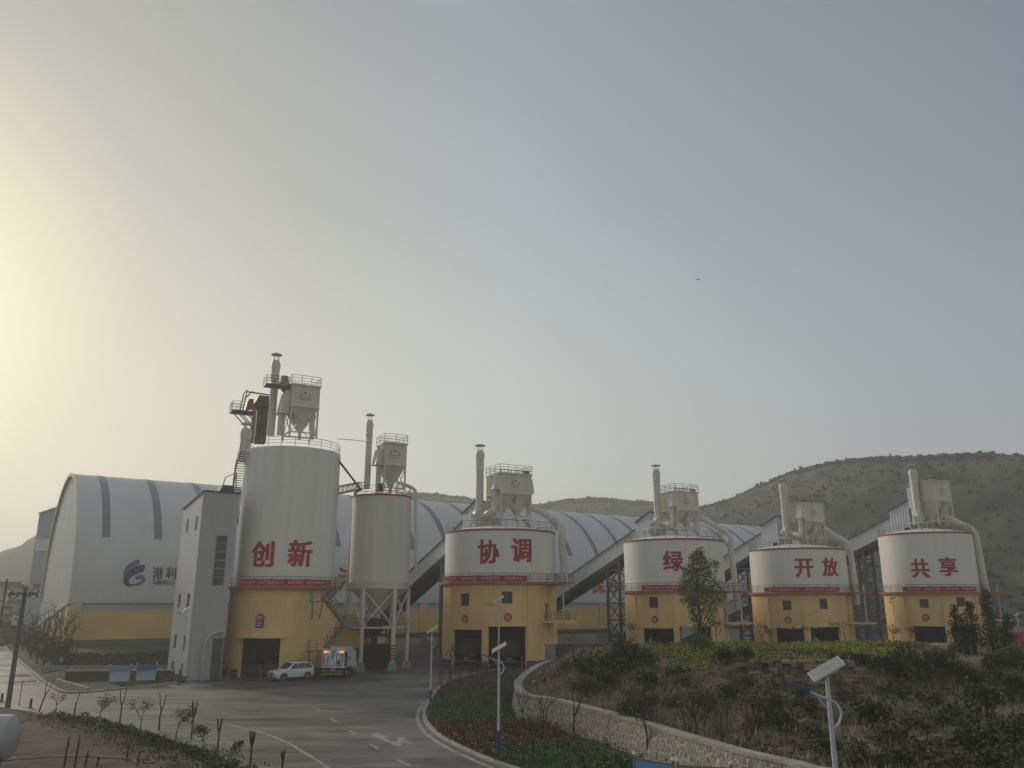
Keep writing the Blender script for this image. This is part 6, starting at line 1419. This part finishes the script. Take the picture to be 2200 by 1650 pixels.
# bird
bp_ = at(1500, 601, 110); bd = thing('bird', 'tiny dark bird gliding alone high in the open sky', 'bird', bp_)
mb = MB().tube([(-.2, 0, 0), (-.05, 0, .01), (.08, 0, .01), (.18, 0, .02), (.22, 0, .02)], [.01, .04, .045, .025, .008], 8)
mb.add([(-.04, .03, .02), (.07, .03, .02), (.04, .3, .08), (-.06, .32, .05)], [(0, 1, 2, 3), (3, 2, 1, 0)]); mb.add([(-.04, -.03, .02), (.07, -.03, .02), (.04, -.3, .08), (-.06, -.32, .05)], [(0, 1, 2, 3), (3, 2, 1, 0)])
mb.add([(-.18, .0, .0), (-.32, .05, .0), (-.32, -.05, 0)], [(0, 1, 2), (2, 1, 0)]); mb.build('body', m_black, bd)
# ================================================================ VEGETATION
def leaf(mb, c, s, rnd, up=0.0, asp=.6):
    u = Vector((rnd.gauss(0, 1), rnd.gauss(0, 1), rnd.gauss(0, 1) + up)).normalized(); v_ = u.orthogonal().normalized()
    v_ = (Matrix.Rotation(rnd.random() * 6.3, 3, u) @ v_); w_ = u.cross(v_); l = s * rnd.uniform(.6, 1.25)
    mb.add([c - v_*l*.5, c + w_*l*asp*.5, c + v_*l*.5, c - w_*l*asp*.5], [(0, 1, 2, 3)])
def cloud(mb, c, r, n, s, rnd, sz=1.0, shell=.55):
    for _ in range(n):
        d = Vector((rnd.gauss(0, 1), rnd.gauss(0, 1), rnd.gauss(0, 1))).normalized(); q = (rnd.random() ** shell) * r
        leaf(mb, Vector(c) + Vector((d.x*q, d.y*q, d.z*q*sz)), s, rnd)
def terr_hit(px, py):
    d = ray(px, py); t = 12.0
    while t < 140:
        p_ = Vector((d.x*t, d.y*t, CAM_H + d.z*t))
        if p_.y > 85.5: break
        if p_.x > interp(p_.y, XW) and p_.z < terr_z(p_.x, p_.y): return p_
        t += .15
    p_ = at(px, py, 84.5); p_.z = terr_z(p_.x, 84.5); return p_
# poplar
pb_ = terr_hit(1508, 1402); ptop = at(1504, 1172, pb_.y); H = ptop.z - pb_.z; pxm = pb_.y * 1.03 / F_PX
pt = thing('poplar_tree', 'young upright poplar tree with open leafy crown standing before the second silo from the fork', 'tree', pb_)
pt['label'] = 'young upright poplar tree with an open leafy crown, standing alone on the flowering field'
rnd = random.Random(11)
MB().tube([(0, 0, -.3), (.02, 0, H*.3), (-.05, .05, H*.6), (0, 0, H*.97)], [.13, .10, .06, .012], 8).build('trunk', m_bark, pt, smooth=50)
cr = MB(); lm_ = MB()
def pp(px, py, dy=0): v_ = at(px, py, pb_.y + dy) - pb_; return v_
CL = [(1504, 1185, 10, 1), (1495, 1200, 16, 2), (1512, 1210, 15, 2), (1500, 1222, 22, 3), (1480, 1225, 15, 2), (1522, 1232, 17, 2.5), (1488, 1245, 22, 3), (1510, 1250, 24, 3.4), (1536, 1212, 9, 1), (1538, 1255, 12, 1.4), (1470, 1250, 12, 1.3), (1467, 1268, 12, 1.4), (1492, 1270, 24, 3.4), (1520, 1275, 22, 3), (1545, 1275, 13, 1.6), (1475, 1288, 13, 1.6), (1500, 1294, 22, 2.6), (1530, 1295, 17, 2.2), (1546, 1292, 8, .8), (1488, 1312, 12, 1.3), (1510, 1318, 12, 1.2), (1532, 1315, 10, 1), (1528, 1335, 9, .9), (1492, 1330, 10, 1), (1500, 1345, 10, 1), (1512, 1352, 11, 1.2), (1494, 1362, 11, 1.2), (1505, 1372, 15, 2), (1518, 1374, 12, 1.4), (1490, 1382, 12, 1.4), (1508, 1390, 16, 2.2), (1523, 1392, 10, 1.1)]
for px, py, r, wgt in CL:
    c_ = pp(px, py, rnd.uniform(-.5, .5) * (1 if py < 1330 else .5)); rr = r * pxm
    cloud(cr, c_, rr * 1.15, int(115 * wgt), .19, rnd, 1.0, .5)
    a_ = Vector((0, 0, max(.4, c_.z - rr * 1.8 - abs(c_.x)))); lm_.tube([a_, a_.lerp(c_, .6) + Vector((0, 0, .1)), c_], [.035, .02, .008], 5)
cr.build('crown', leafmat('poplar_leaf', (.07, .10, .028), (.23, .28, .09)), pt); lm_.build('limbs', m_bark, pt)
# bushes on the slope
def bush_mesh(name, m, seed, n=420, s=.17, sz=.8, lobes=7):
    rnd = random.Random(seed); mb = MB()
    for k in range(lobes):
        a_ = rnd.random() * 6.3; rr = rnd.uniform(.2, .65); c_ = (rr*cos(a_), rr*sin(a_), rnd.uniform(.25, .8) * sz); cloud(mb, c_, rnd.uniform(.3, .5), n // lobes, s, rnd, .9, .45)
    st = MB()
    for k in range(5): a_ = rnd.random() * 6.3; st.tube([(0, 0, -.15), (.5*cos(a_), .5*sin(a_), .7*sz)], [.03, .008], 4)
    r_ = thing(name, None, 'bush'); mb.build('foliage', m, r_); st.build('stems', m_bark, r_); return r_
SPX = 1
BK = {'d': ('dark green scrub bush on the terraced slope', m_leaf_d), 'm': ('fresher mid-green scrub bush on the terraced slope', m_leaf_m), 'o': ('dull olive-brown scrub bush on the terraced slope', m_leaf_o)}
protos = {k: [bush_mesh('scrub_bush', BK[k][1], 20 + i + ord(k), 520, .16, (.8, 1.0, .65)[i]) for i in range(3)] for k in 'dmo'}
used = set(); rnd = random.Random(5)
BL = [(1290,1450,150,75,'d'),(1345,1445,110,85,'d'),(1245,1482,60,38,'m'),(1272,1492,50,60,'d'),(1300,1480,70,50,'d'),(1395,1432,60,48,'m'),(1390,1482,75,52,'d'),(1350,1545,80,45,'m'),(1385,1545,70,60,'m'),(1372,1500,60,40,'o'),(1455,1455,60,40,'d'),(1470,1475,60,30,'o'),(1560,1425,90,42,'d'),(1600,1420,60,40,'d'),(1590,1475,80,40,'o'),(1520,1525,70,50,'o'),(1560,1500,70,40,'d'),(1650,1535,110,72,'m'),(1690,1575,90,60,'d'),(1620,1568,80,40,'o'),(1945,1455,90,95,'d'),(1975,1460,70,80,'d'),(1925,1460,60,60,'d'),(1880,1430,60,36,'d'),(2010,1425,90,36,'o'),(2060,1462,80,40,'m'),(1860,1562,120,70,'d'),(1905,1600,100,56,'d'),(1960,1570,90,46,'o'),(2050,1560,130,75,'m'),(2120,1540,120,90,'d'),(2180,1510,90,80,'d'),(2100,1625,150,80,'d'),(1990,1625,120,56,'o'),(2185,1600,120,95,'d'),(1930,1500,90,36,'m'),(2000,1515,90,46,'o'),(1740,1530,80,40,'o'),(1820,1505,100,36,'m'),(1720,1500,70,34,'m'),(1680,1480,60,34,'o'),(1780,1625,100,50,'d'),(1850,1640,110,60,'o'),(1930,1650,110,60,'d'),(2040,1660,140,70,'d'),(2150,1670,140,80,'d'),(1750,1590,70,40,'d'),(2090,1480,80,50,'d'),(2150,1450,100,60,'d'),(2190,1440,80,60,'m'),(1800,1420,60,30,'d'),(1840,1425,70,30,'d'),(2030,1440,70,40,'d'),(1440,1520,50,36,'o'),(1490,1500,50,30,'o'),(1215,1440,40,24,'o')]
for bi, (px, py, wpx, hpx, k) in enumerate(BL):
    if bi in (8, 11, 17, 20, 27, 37, 38, 40, 42, 44, 50): k = 'o'
    b_ = terr_hit(px, py); i = rnd.randrange(3); pr = protos[k][i]; sc = (b_.y * 1.05 / F_PX); wv, hv = wpx * sc / 1.95, hpx * sc / 1.2
    if (k, i) in used: o = dup(pr, b_, rnd.random() * 6.3, BK[k][0])
    else: o = pr; used.add((k, i)); o.location = b_; o.rotation_euler.z = rnd.random() * 6.3; o['label'] = BK[k][0]
    o.location.z -= .12; o.scale = (wv, wv, hv); o['group'] = {'d': 'dark scrub bushes', 'm': 'mid-green scrub bushes', 'o': 'olive scrub bushes'}[k] + ' on the terraced slope'
# conifers before the rightmost silo
def conifer(seed):
    rnd = random.Random(seed); r_ = thing('dark_conifer', None, 'tree'); mb = MB()
    for k in range(26):
        t = k / 25; a_ = rnd.random() * 6.3; w_ = (1 - t) * 1.0 + .15; rr = rnd.uniform(.1, .75) * w_
        cloud(mb, (rr*cos(a_), rr*sin(a_), .5 + t * 3.4), .42 * (1.1 - .5*t), 46, .17, rnd, 1.25, .5)
    mb.build('crown', m_leaf_d, r_); MB().tube([(0, 0, -.2), (0, 0, 3.6)], [.12, .02], 6).build('trunk', m_bark, r_); return r_
for i, (px, py, hpx, wpx, lab) in enumerate(((2062, 1402, 96, 60, 'dark bushy conifer, leftmost before the rightmost silo'), (2096, 1404, 104, 64, 'dark pointed conifer, second from the left before the rightmost silo'), (2136, 1406, 128, 66, 'tallest dark conifer at the right edge of the rightmost silo'), (2172, 1408, 80, 70, 'low dark conifer near the red trailer'), (2078, 1405, 60, 70, 'low dark conifer filling the gap at the foot of the taller ones'))):
    b_ = terr_hit(px, py); o = conifer(60 + i); sc = b_.y * 1.05 / F_PX; o.location = b_; o.location.z -= .2; o.scale = (wpx*sc/2.1, wpx*sc/2.1, hpx*sc/4.1); o['label'] = lab; o['group'] = 'conifers before the rightmost silo'
# boulders
def boulder(label, px, py, wpx, hpx, seed):
    b_ = terr_hit(px, py); sc = b_.y * 1.05 / F_PX; bm = bmesh.new(); bmesh.ops.create_icosphere(bm, subdivisions=3, radius=1.0)
    for v_ in bm.verts: v_.co *= 1 + .28 * fbm(v_.co.x*1.3, v_.co.y*1.3, v_.co.z*1.3 + seed) + .1 * fbm(v_.co.x*4, v_.co.y*4, v_.co.z*4 + seed)
    me = bpy.data.meshes.new('boulder'); bm.to_mesh(me); bm.free(); me.materials.append(m_rock); o = bpy.data.objects.new('boulder', me); COL.objects.link(o)
    o.location = b_; o.scale = (wpx*sc/2, wpx*sc/2.4, hpx*sc/1.7); tag(o, label, 'boulder')
m_rock = mat('brown_rock', (.17, .125, .085), .95, .2, .8, bump=.7, bscale=3, col2=(.07, .055, .04))
boulder('big ridged brown boulder, largest on the slope, just right of the nearest lamp pole', 1826, 1552, 42, 32, 1); boulder('flat pale boulder lying left of the nearest lamp pole', 1742, 1558, 34, 18, 4); boulder('brown block of rock jutting from the slope, right of the big boulder', 1900, 1545, 34, 24, 7); boulder('long pale rock low down right of the nearest lamp', 2040, 1590, 70, 18, 9); boulder('reddish rock lump above the stone wall, mid slope', 1560, 1572, 44, 16, 12); boulder('reddish rock outcrop in the bare earth left of the dry stone wall', 1480, 1470, 46, 30, 15); boulder('low brown stone on the bare patch left of the nearest lamp', 1720, 1610, 40, 20, 18)
# scrub ground cover and dry grass on the slope; rape field
rnd = random.Random(31); ga, gb_ = MB(), MB()
for _ in range(30000):
    y = 22 + 62 * rnd.random(); x0 = interp(y, XW); x = x0 + .6 + rnd.random() ** 1.2 * (12 + y * .72)
    if x > y * .72 + 4: continue
    n_ = fbm(x*.22, y*.22, 2); z = terr_z(x, y)
    if y > 63 and x > 12 and x < 44: continue
    if n_ + rnd.gauss(0, .25) > .12 and rnd.random() < .85: leaf(ga, Vector((x, y, z + rnd.random() * .28)), .26, rnd, .3)
    elif rnd.random() < .8:
        h_ = rnd.uniform(.12, .6); a_ = rnd.random() * 6.3; dx, dy = .05*cos(a_), .05*sin(a_); lx, ly = rnd.gauss(0, .12), rnd.gauss(0, .12)
        gb_.add([(x - dx, y - dy, z - .03), (x + dx, y + dy, z - .03), (x + lx, y + ly, z + h_)], [(0, 1, 2)])
tag(ga.build('scrub_cover', m_leaf_d), 'low dark green ground cover over the terraced slope', 'ground cover', kind='stuff'); tag(gb_.build('dry_grass', m_dry), 'dry straw-coloured grass tufts over the terraced slope', 'grass', kind='stuff')
fa = MB(); fb = MB()
for _ in range(24000):
    y = 64 + 20.5 * rnd.random(); x = 12.5 + rnd.random() * 29
    if x > 30 + fbm(x*.3, y*.3)*6 + (y - 64) * .5: continue
    z = terr_z(x, y); q_ = fbm(x*.15, y*.2, 7)
    leaf(fb if rnd.random() < .36 - q_ else fa, Vector((x, y, z + rnd.random() * (.42 if q_ > -.1 else .3))), .20, rnd)
tag(fa.build('rape_field', m_leaf_y), 'yellow-green flowering field crop in front of the silos', 'field crop', kind='stuff'); tag(fb.build('field_greens', m_leaf_m), 'green leaves of the flowering field crop', 'field crop', kind='stuff')
# planting bed
def inpoly(x, y, P):
    r_ = False; j = len(P) - 1
    for i in range(len(P)):
        if (P[i][1] > y) != (P[j][1] > y) and x < (P[j][0] - P[i][0]) * (y - P[i][1]) / (P[j][1] - P[i][1]) + P[i][0]: r_ = not r_
        j = i
    return r_
BEDP = [(p_.x, p_.y) for p_ in KR] + [(p_.x - .5, p_.y) for p_ in reversed(WP)]
def patch(name, label, px_poly, n, s, hmax, m, seed, z0=.1, clamp=None):
    P = [gz(x, y, .4) for x, y in px_poly]; P = [(p_.x, p_.y) for p_ in P]; rnd = random.Random(seed); mb = MB(); xs = [p_[0] for p_ in P]; ys = [p_[1] for p_ in P]; k = 0; t = 0
    while k < n and t < n * 30:
        t += 1; x, y = rnd.uniform(min(xs), max(xs)), rnd.uniform(min(ys), max(ys))
        if not inpoly(x, y, P) or (clamp and not inpoly(x, y, clamp)): continue
        hh = hmax * (.6 + .55 * fbm(x*.8, y*.8, seed)) * (.75 + .5 * fbm(x*2.4, y*2.4, seed + 2)); hh = max(hh, .05)
        if rnd.random() > .55 + fbm(x*1.1, y*1.1, seed + 9) * 1.1: continue
        z = z0 + hh * rnd.random() ** .5; leaf(mb, Vector((x, y, z)), s, rnd, .2); k += 1
    return tag(mb.build(name, m), label, 'planting', kind='stuff')
patch('green_shrub_planting', 'fresh green shrub planting near the bend of the bed', [(932, 1503), (1000, 1487), (1085, 1480), (1122, 1505), (1130, 1528), (1080, 1545), (1000, 1548), (930, 1540), (918, 1520)], 6500, .17, .85, m_leaf_g, 41, clamp=BEDP)
patch('red_shrub_planting', 'dark red-brown shrub planting across the middle of the bed', [(925, 1545), (1000, 1552), (1080, 1548), (1150, 1545), (1200, 1562), (1215, 1590), (1150, 1595), (1080, 1600), (1040, 1622), (980, 1600), (930, 1570)], 6500, .16, .7, m_leaf_r, 42, clamp=BEDP)
patch('red_shrub_planting', 'dark red shrub planting at the back of the bed below the far lamp', [(1000, 1470), (1060, 1462), (1108, 1466), (1112, 1492), (1060, 1490), (1000, 1492)], 2200, .15, .8, m_leaf_r, 43, clamp=BEDP)
patch('green_shrub_planting', 'bright green shrub planting along the foot of the stone wall at the bottom', [(1050, 1605), (1100, 1600), (1180, 1590), (1260, 1592), (1330, 1612), (1420, 1640), (1560, 1690), (1500, 1720), (1300, 1720), (1160, 1690), (1080, 1645)], 9000, .17, .95, m_leaf_g, 44, clamp=BEDP)
patch('brown_undergrowth', 'thin brown undergrowth at the far end of the bed', [(945, 1455), (1060, 1450), (1110, 1450), (1108, 1470), (1000, 1485), (935, 1500)], 1500, .15, .6, m_leaf_o, 45, clamp=BEDP)
patch('green_shrub_planting', 'green shrub planting by the wall bend near the truck gates', [(1085, 1452), (1112, 1448), (1118, 1470), (1095, 1478), (1080, 1470)], 1400, .16, .9, m_leaf_g, 46, clamp=BEDP)
patch('dry_sprigs', 'dry yellowish sprigs scattered through the planting bed', [(925, 1505), (1110, 1450), (1120, 1500), (1260, 1590), (1420, 1640), (1200, 1650), (1000, 1600), (915, 1545)], 2600, .13, 1.25, m_dry, 61, clamp=BEDP)
patch('olive_sprigs', 'olive weeds scattered through the planting bed', [(925, 1505), (1110, 1450), (1120, 1500), (1260, 1590), (1420, 1640), (1200, 1650), (1000, 1600), (915, 1545)], 3000, .15, 1.1, m_leaf_m, 62, clamp=BEDP)
def strip(name, label, pts, n, s, hmax, wdt, m, seed):
    rnd = random.Random(seed); mb = MB(); pts = smooth_path(pts, 6)
    for _ in range(n):
        i = rnd.randrange(len(pts) - 1); p_ = pts[i].lerp(pts[i+1], rnd.random()); x, y = p_.x + rnd.gauss(0, wdt), p_.y + rnd.gauss(0, wdt)
        leaf(mb, Vector((x, y, max(soil_z(x, y), 0) + hmax * (.5 + .5 * fbm(x*.8, y*.8, seed)) * rnd.random() ** .6)), s, rnd)
    return tag(mb.build(name, m), label, 'planting', kind='stuff')
strip('edge_shrubs', 'dark low shrub strip along the edge of the red soil bed', [soil_hit(x, y) for x, y in ((120, 1540), (200, 1555), (280, 1578), (350, 1600), (420, 1630), (480, 1660), (540, 1700))], 7500, .16, .75, .55, m_leaf_d, 47)
strip('edge_weeds', 'reddish weeds along the edge of the soil bed', [soil_hit(x, y) for x, y in ((60, 1545), (200, 1572), (300, 1605), (380, 1640), (440, 1690))], 1800, .14, .4, .9, m_leaf_o, 48)
# hedge bands under the shed
def hedge_box(name, label, A_, B_, depth, z0, h_, n, seed, m=None):
    rnd = random.Random(seed); mb = MB(); d = B_ - A_; nn = Vector((-d.y, d.x, 0)).normalized()
    for _ in range(n):
        t = rnd.random(); q_ = rnd.random(); p_ = A_ + d*t + nn * depth * q_; hh = h_ * (.8 + .3 * fbm(t * d.length * .35, q_*2, seed)); leaf(mb, Vector((p_.x, p_.y, z0 + hh * rnd.random() ** .4)), .3, rnd)
    return tag(mb.build(name, m or m_leaf_d), label, 'hedge')
hA = W0.x / W0.y * (W0.y + 16); hB = hA + 34
hedge_box('clipped_hedge', 'dark clipped hedge below the yellow wall at the left end of the shed', Vector((hA, wallY(hA) + 13, 0)), Vector((hB, wallY(hB) + 13, 0)), 4.5, .4, 2.0, 9000, 51)
tag(profile_path([Vector((hA, wallY(hA) + 11, 0)), Vector((hB, wallY(hB) + 11, 0))], [(-.2, 0), (.2, 0), (.2, .95), (-.2, .95)], 'terrace_wall', m_concrete), 'pale-topped concrete terrace wall in front of the clipped hedge', 'wall')
a_ = SH0 - SV * 8.6 + SU * 36; b_ = SH0 - SV * 8.6 + SU * 165
hedge_box('long_hedge', 'long dark hedge on the retaining wall behind the wide silos', Vector((a_.x, a_.y, 0)), Vector((b_.x, b_.y, 0)), 5, 1.7, 1.3, 9000, 52)
# bare trees on the left bank
def bare_tree(name, seed, H=4.5, leaves=60, m=None, spread=.5, ls=.16):
    rnd = random.Random(seed); r_ = thing(name, None, 'tree'); tb_ = MB(); lf = MB()
    def grow(p_, d, l, r, k):
        q_ = p_ + d * l; tb_.tube([p_, p_.lerp(q_, .5) + Vector((rnd.gauss(0, .04), rnd.gauss(0, .04), 0)) * l, q_], [r, r*.8, r*.6], 5, False)
        if k == 0:
            for _ in range(leaves): leaf(lf, q_ + Vector((rnd.gauss(0, .28), rnd.gauss(0, .28), rnd.gauss(0, .28))) * (H / 4), ls, rnd)
            return
        for _ in range(rnd.choice((2, 3))):
            nd = (d + Vector((rnd.gauss(0, spread), rnd.gauss(0, spread), rnd.gauss(.12, .2)))).normalized(); grow(q_, nd, l * rnd.uniform(.6, .85), r*.6, k - 1)
    grow(Vector((0, 0, -.1)), Vector((rnd.gauss(0, .06), rnd.gauss(0, .06), 1)).normalized(), H*.36, H*.016 + .015, 3)
    tb_.build('trunk', m_bark, r_)
    if leaves: lf.build('crown', m or m_leaf_o, r_)
    return r_
tp = [bare_tree('bare_tree', 70 + i, 4.6, 2, m_leaf_d) for i in range(3)]
SP = [(20, 1392), (48, 1400), (66, 1415), (78, 1425), (92, 1432), (105, 1442), (118, 1436), (90, 1408), (110, 1405), (135, 1425), (60, 1385), (80, 1380), (40, 1375), (100, 1385), (125, 1400), (145, 1440), (150, 1415), (70, 1398)]
rnd = random.Random(77)
for i, (px, py) in enumerate(SP):
    dd = ray(px, py); t = 60.0
    while t < 240:
        p_ = Vector((dd.x*t, dd.y*t, CAM_H + dd.z*t))
        if p_.z < bank_z(p_.x, p_.y) + .02: break
        t += .5
    p_.z = bank_z(p_.x, p_.y); sc = rnd.uniform(1.0, 1.55)
    o = tp[i] if i < 3 else dup(tp[i % 3], p_, rnd.random() * 6.3)
    o.location = p_; o.rotation_euler.z = rnd.random() * 6.3; o.scale = (sc,) * 3; o['label'] = 'thin bare roadside tree on the grass bank beside the shed gable'; o['group'] = 'bare trees on the left bank'
bs = [dup(protos['o'][1], Vector((0, 0, 0))) for _ in range(9)] + [dup(protos['d'][0], Vector((0, 0, 0))) for _ in range(6)]
for i, o in enumerate(bs):
    px, py = ((15, 1380), (35, 1385), (55, 1390), (75, 1405), (95, 1420), (120, 1428), (60, 1372), (90, 1390), (130, 1415), (25, 1370), (45, 1378), (70, 1385), (105, 1400), (10, 1360), (85, 1372))[i]
    dd = ray(px, py); t = 60.0
    while t < 240:
        p_ = Vector((dd.x*t, dd.y*t, CAM_H + dd.z*t))
        if p_.z < bank_z(p_.x, p_.y) + .02: break
        t += .5
    p_.z = bank_z(p_.x, p_.y); o.location = p_; o.scale = (2.6, 2.6, 2.4); o['label'] = ('olive-brown' if i < 9 else 'dark green') + ' bush on the grass bank among the bare roadside trees'; o['group'] = ('olive' if i < 9 else 'dark') + ' bushes on the left bank'; o['category'] = 'bush'
# pollarded saplings, small leafy trees along the soil edge
def pollard(seed, H, stubs=4):
    rnd = random.Random(seed); r_ = thing('pollarded_sapling', None, 'sapling'); mb = MB().tube([(0, 0, -.2), (rnd.gauss(0, .03), 0, H*.35), (0, rnd.gauss(0, .03), H*.57)], [.06, .05, .052], 7)
    for k in range(stubs):
        a_ = 6.3 * k / stubs + rnd.random(); l = H * rnd.uniform(.34, .44); mb.tube([(0, 0, H*.55), (.10*cos(a_)*H*.5, .1*sin(a_)*H*.5, H*.7), (.15*cos(a_)*H*.6, .15*sin(a_)*H*.6, H*.6 + l)], [.04, .032, .024], 6)
    mb.build('trunk', m_bark, r_); return r_
for i, (px, pb_, ptp, lab) in enumerate(((83, 1531, 1462, 'leaning forked sapling behind the utility pole, beside the left road'), (160, 1540, 1487, 'straight unbranched sapling left of the clipped row'), (256, 1560, 1480, 'Y-shaped pollarded sapling, leftmost of the forked row along the soil'), (342, 1572, 1489, 'Y-shaped pollarded sapling, second of the forked row along the soil'), (411, 1590, 1505, 'many-stubbed pollarded sapling, third of the forked row'), (467, 1612, 1545, 'pollarded sapling with tufted top, fourth of the forked row'), (537, 1652, 1571, 'tall-stubbed pollarded sapling near the bottom by the white road line'), (605, 1670, 1612, 'pollarded sapling cut off by the bottom edge'))):
    b_ = soil_hit(px, pb_) if px < 480 else gz(px, pb_, .2); H = at(px, ptp, b_.y).z - b_.z; o = pollard(80 + i, max(H, .8), 2 if i in (0, 2, 3) else (1 if i == 1 else 5)); o.location = b_; o['label'] = lab
    if i == 0: o.rotation_euler = (0, R_(14), 0)
for i, (px, pb_, ptp, lab) in enumerate(((119, 1533, 1480, 'small sparse leafy tree, leftmost along the soil edge'), (213, 1548, 1490, 'small wide leafy tree left of the first forked sapling'), (303, 1570, 1500, 'small leafy tree between the first two forked saplings'), (378, 1588, 1520, 'small leafy tree between the second and third forked saplings'), (437, 1618, 1548, 'dense small leafy tree right of the third forked sapling'), (505, 1640, 1590, 'low leafy sapling left of the tall-stubbed pollard'))):
    b_ = soil_hit(px, pb_) if px < 480 else gz(px, pb_, .2); H = at(px, ptp, b_.y).z - b_.z; o = bare_tree('small_leafy_tree', 90 + i, max(H * 1.05, 1.0), (8, 12, 16, 20, 22, 16)[i], m_leaf_o, .62, .13); o.location = b_; o['label'] = lab
for i, (px, pb_, ptp, lab) in enumerate(((137, 1650, 1582, 'thin dark stick, leftmost in the soil at the bottom'), (160, 1652, 1578, 'tall thin dark stick, second from the left in the soil'), (182, 1655, 1612, 'short thin dark stick between two taller ones'), (207, 1655, 1625, 'short dark stake near the hose loop'), (271, 1635, 1595, 'knobbly dark stump stake beside the hose end'), (294, 1645, 1612, 'thin stick right of the hose end'))):
    b_ = soil_hit(px, min(pb_, 1649)); H = at(px, ptp, b_.y).z - b_.z; o = MB().tube([(0, 0, -.2), (.03, 0, H*.5), (.06, 0, H)], [.05, .04, .025], 6).tube([(.03, 0, H*.5), (.12, .02, H*.8)], [.025, .015], 5).build('bare_stick', m_bark, None, b_); tag(o, lab, 'stick')
# thin young trees in the planting bed and at the silo feet
yt = [bare_tree('young_tree', 110 + i, 2.6, (0, 5, 3)[i], m_leaf_o, .28, .12) for i in range(3)]
YT = [(948, 1500, 1.2), (985, 1490, 1.1), (1015, 1480, 1), (965, 1475, 1.3), (1040, 1500, 1), (1080, 1475, .9), (1000, 1560, .8), (1026, 1600, 1.1), (1120, 1560, .9), (1165, 1600, 1.2), (1235, 1590, 1.5), (1375, 1620, 1.5), (1395, 1632, 1.4), (1480, 1640, 1.5), (1510, 1645, 1.4), (1560, 1655, 1.6), (1610, 1670, 1.6), (1145, 1640, .9), (965, 1440, 1.4), (978, 1440, 1.2), (950, 1445, 1.1)]
rnd = random.Random(99)
for i, (px, py, sc) in enumerate(YT):
    p_ = gz(px, py, .1); o = yt[i] if i < 3 else dup(yt[i % 3], p_); o.location = p_; o.rotation_euler.z = rnd.random() * 6.3; o.scale = (sc,) * 3; o['label'] = 'thin nearly bare young tree standing in the planting bed'; o['group'] = 'thin young trees in the planting bed'
for i, (px, py, sc, lab) in enumerate(((1362, 1386, 1.1, 'bare shrub at the left foot of the silo behind the poplar'), (1541, 1386, 1.2, 'bare shrub right of the poplar at the silo foot'), (1640, 1386, 1.1, 'bare shrub at the left foot of the silo second from the right'), (1657, 1388, .8, 'smaller bare shrub left of the left gate of the silo second from the right'), (1720, 1388, 1.0, 'leafy shrub before the dividing pier of the silo second from the right'), (1818, 1388, 1.2, 'leafy shrub at the right foot of the silo second from the right'), (1922, 1390, .9, 'reddish shrub at the left foot of the rightmost silo'), (1958, 1392, .8, 'thin shrub left of the left gate of the rightmost silo'))):
    b_ = at(px, py, 84); b_.z = terr_z(b_.x, 84) - .1; o = bare_tree('shrub', 130 + i, 2.2 * sc, 9, m_leaf_r if 'reddish' in lab else m_leaf_o, .5, .14); o.location = b_; o['label'] = lab; o['category'] = 'shrub'
# ================================================================ HAZE
hz = MB().box(-3600, 3600, -700, 5100, -2.0, 150.0).build('haze', None)
hz.data.materials.clear()
mh = bpy.data.materials.new('haze_air'); mh.use_nodes = True; t = mh.node_tree; t.nodes.clear()
ou = N(t, 'ShaderNodeOutputMaterial'); pv = N(t, 'ShaderNodeVolumePrincipled')
pv.inputs['Color'].default_value = (0.94, 0.945, 0.93, 1); pv.inputs['Density'].default_value = HAZE_DENS; pv.inputs['Anisotropy'].default_value = 0.35
LK(t, pv.outputs[0], ou.inputs['Volume']); hz.data.materials.append(mh); tag(hz, kind='stuff')
hz.display_type = 'WIRE'
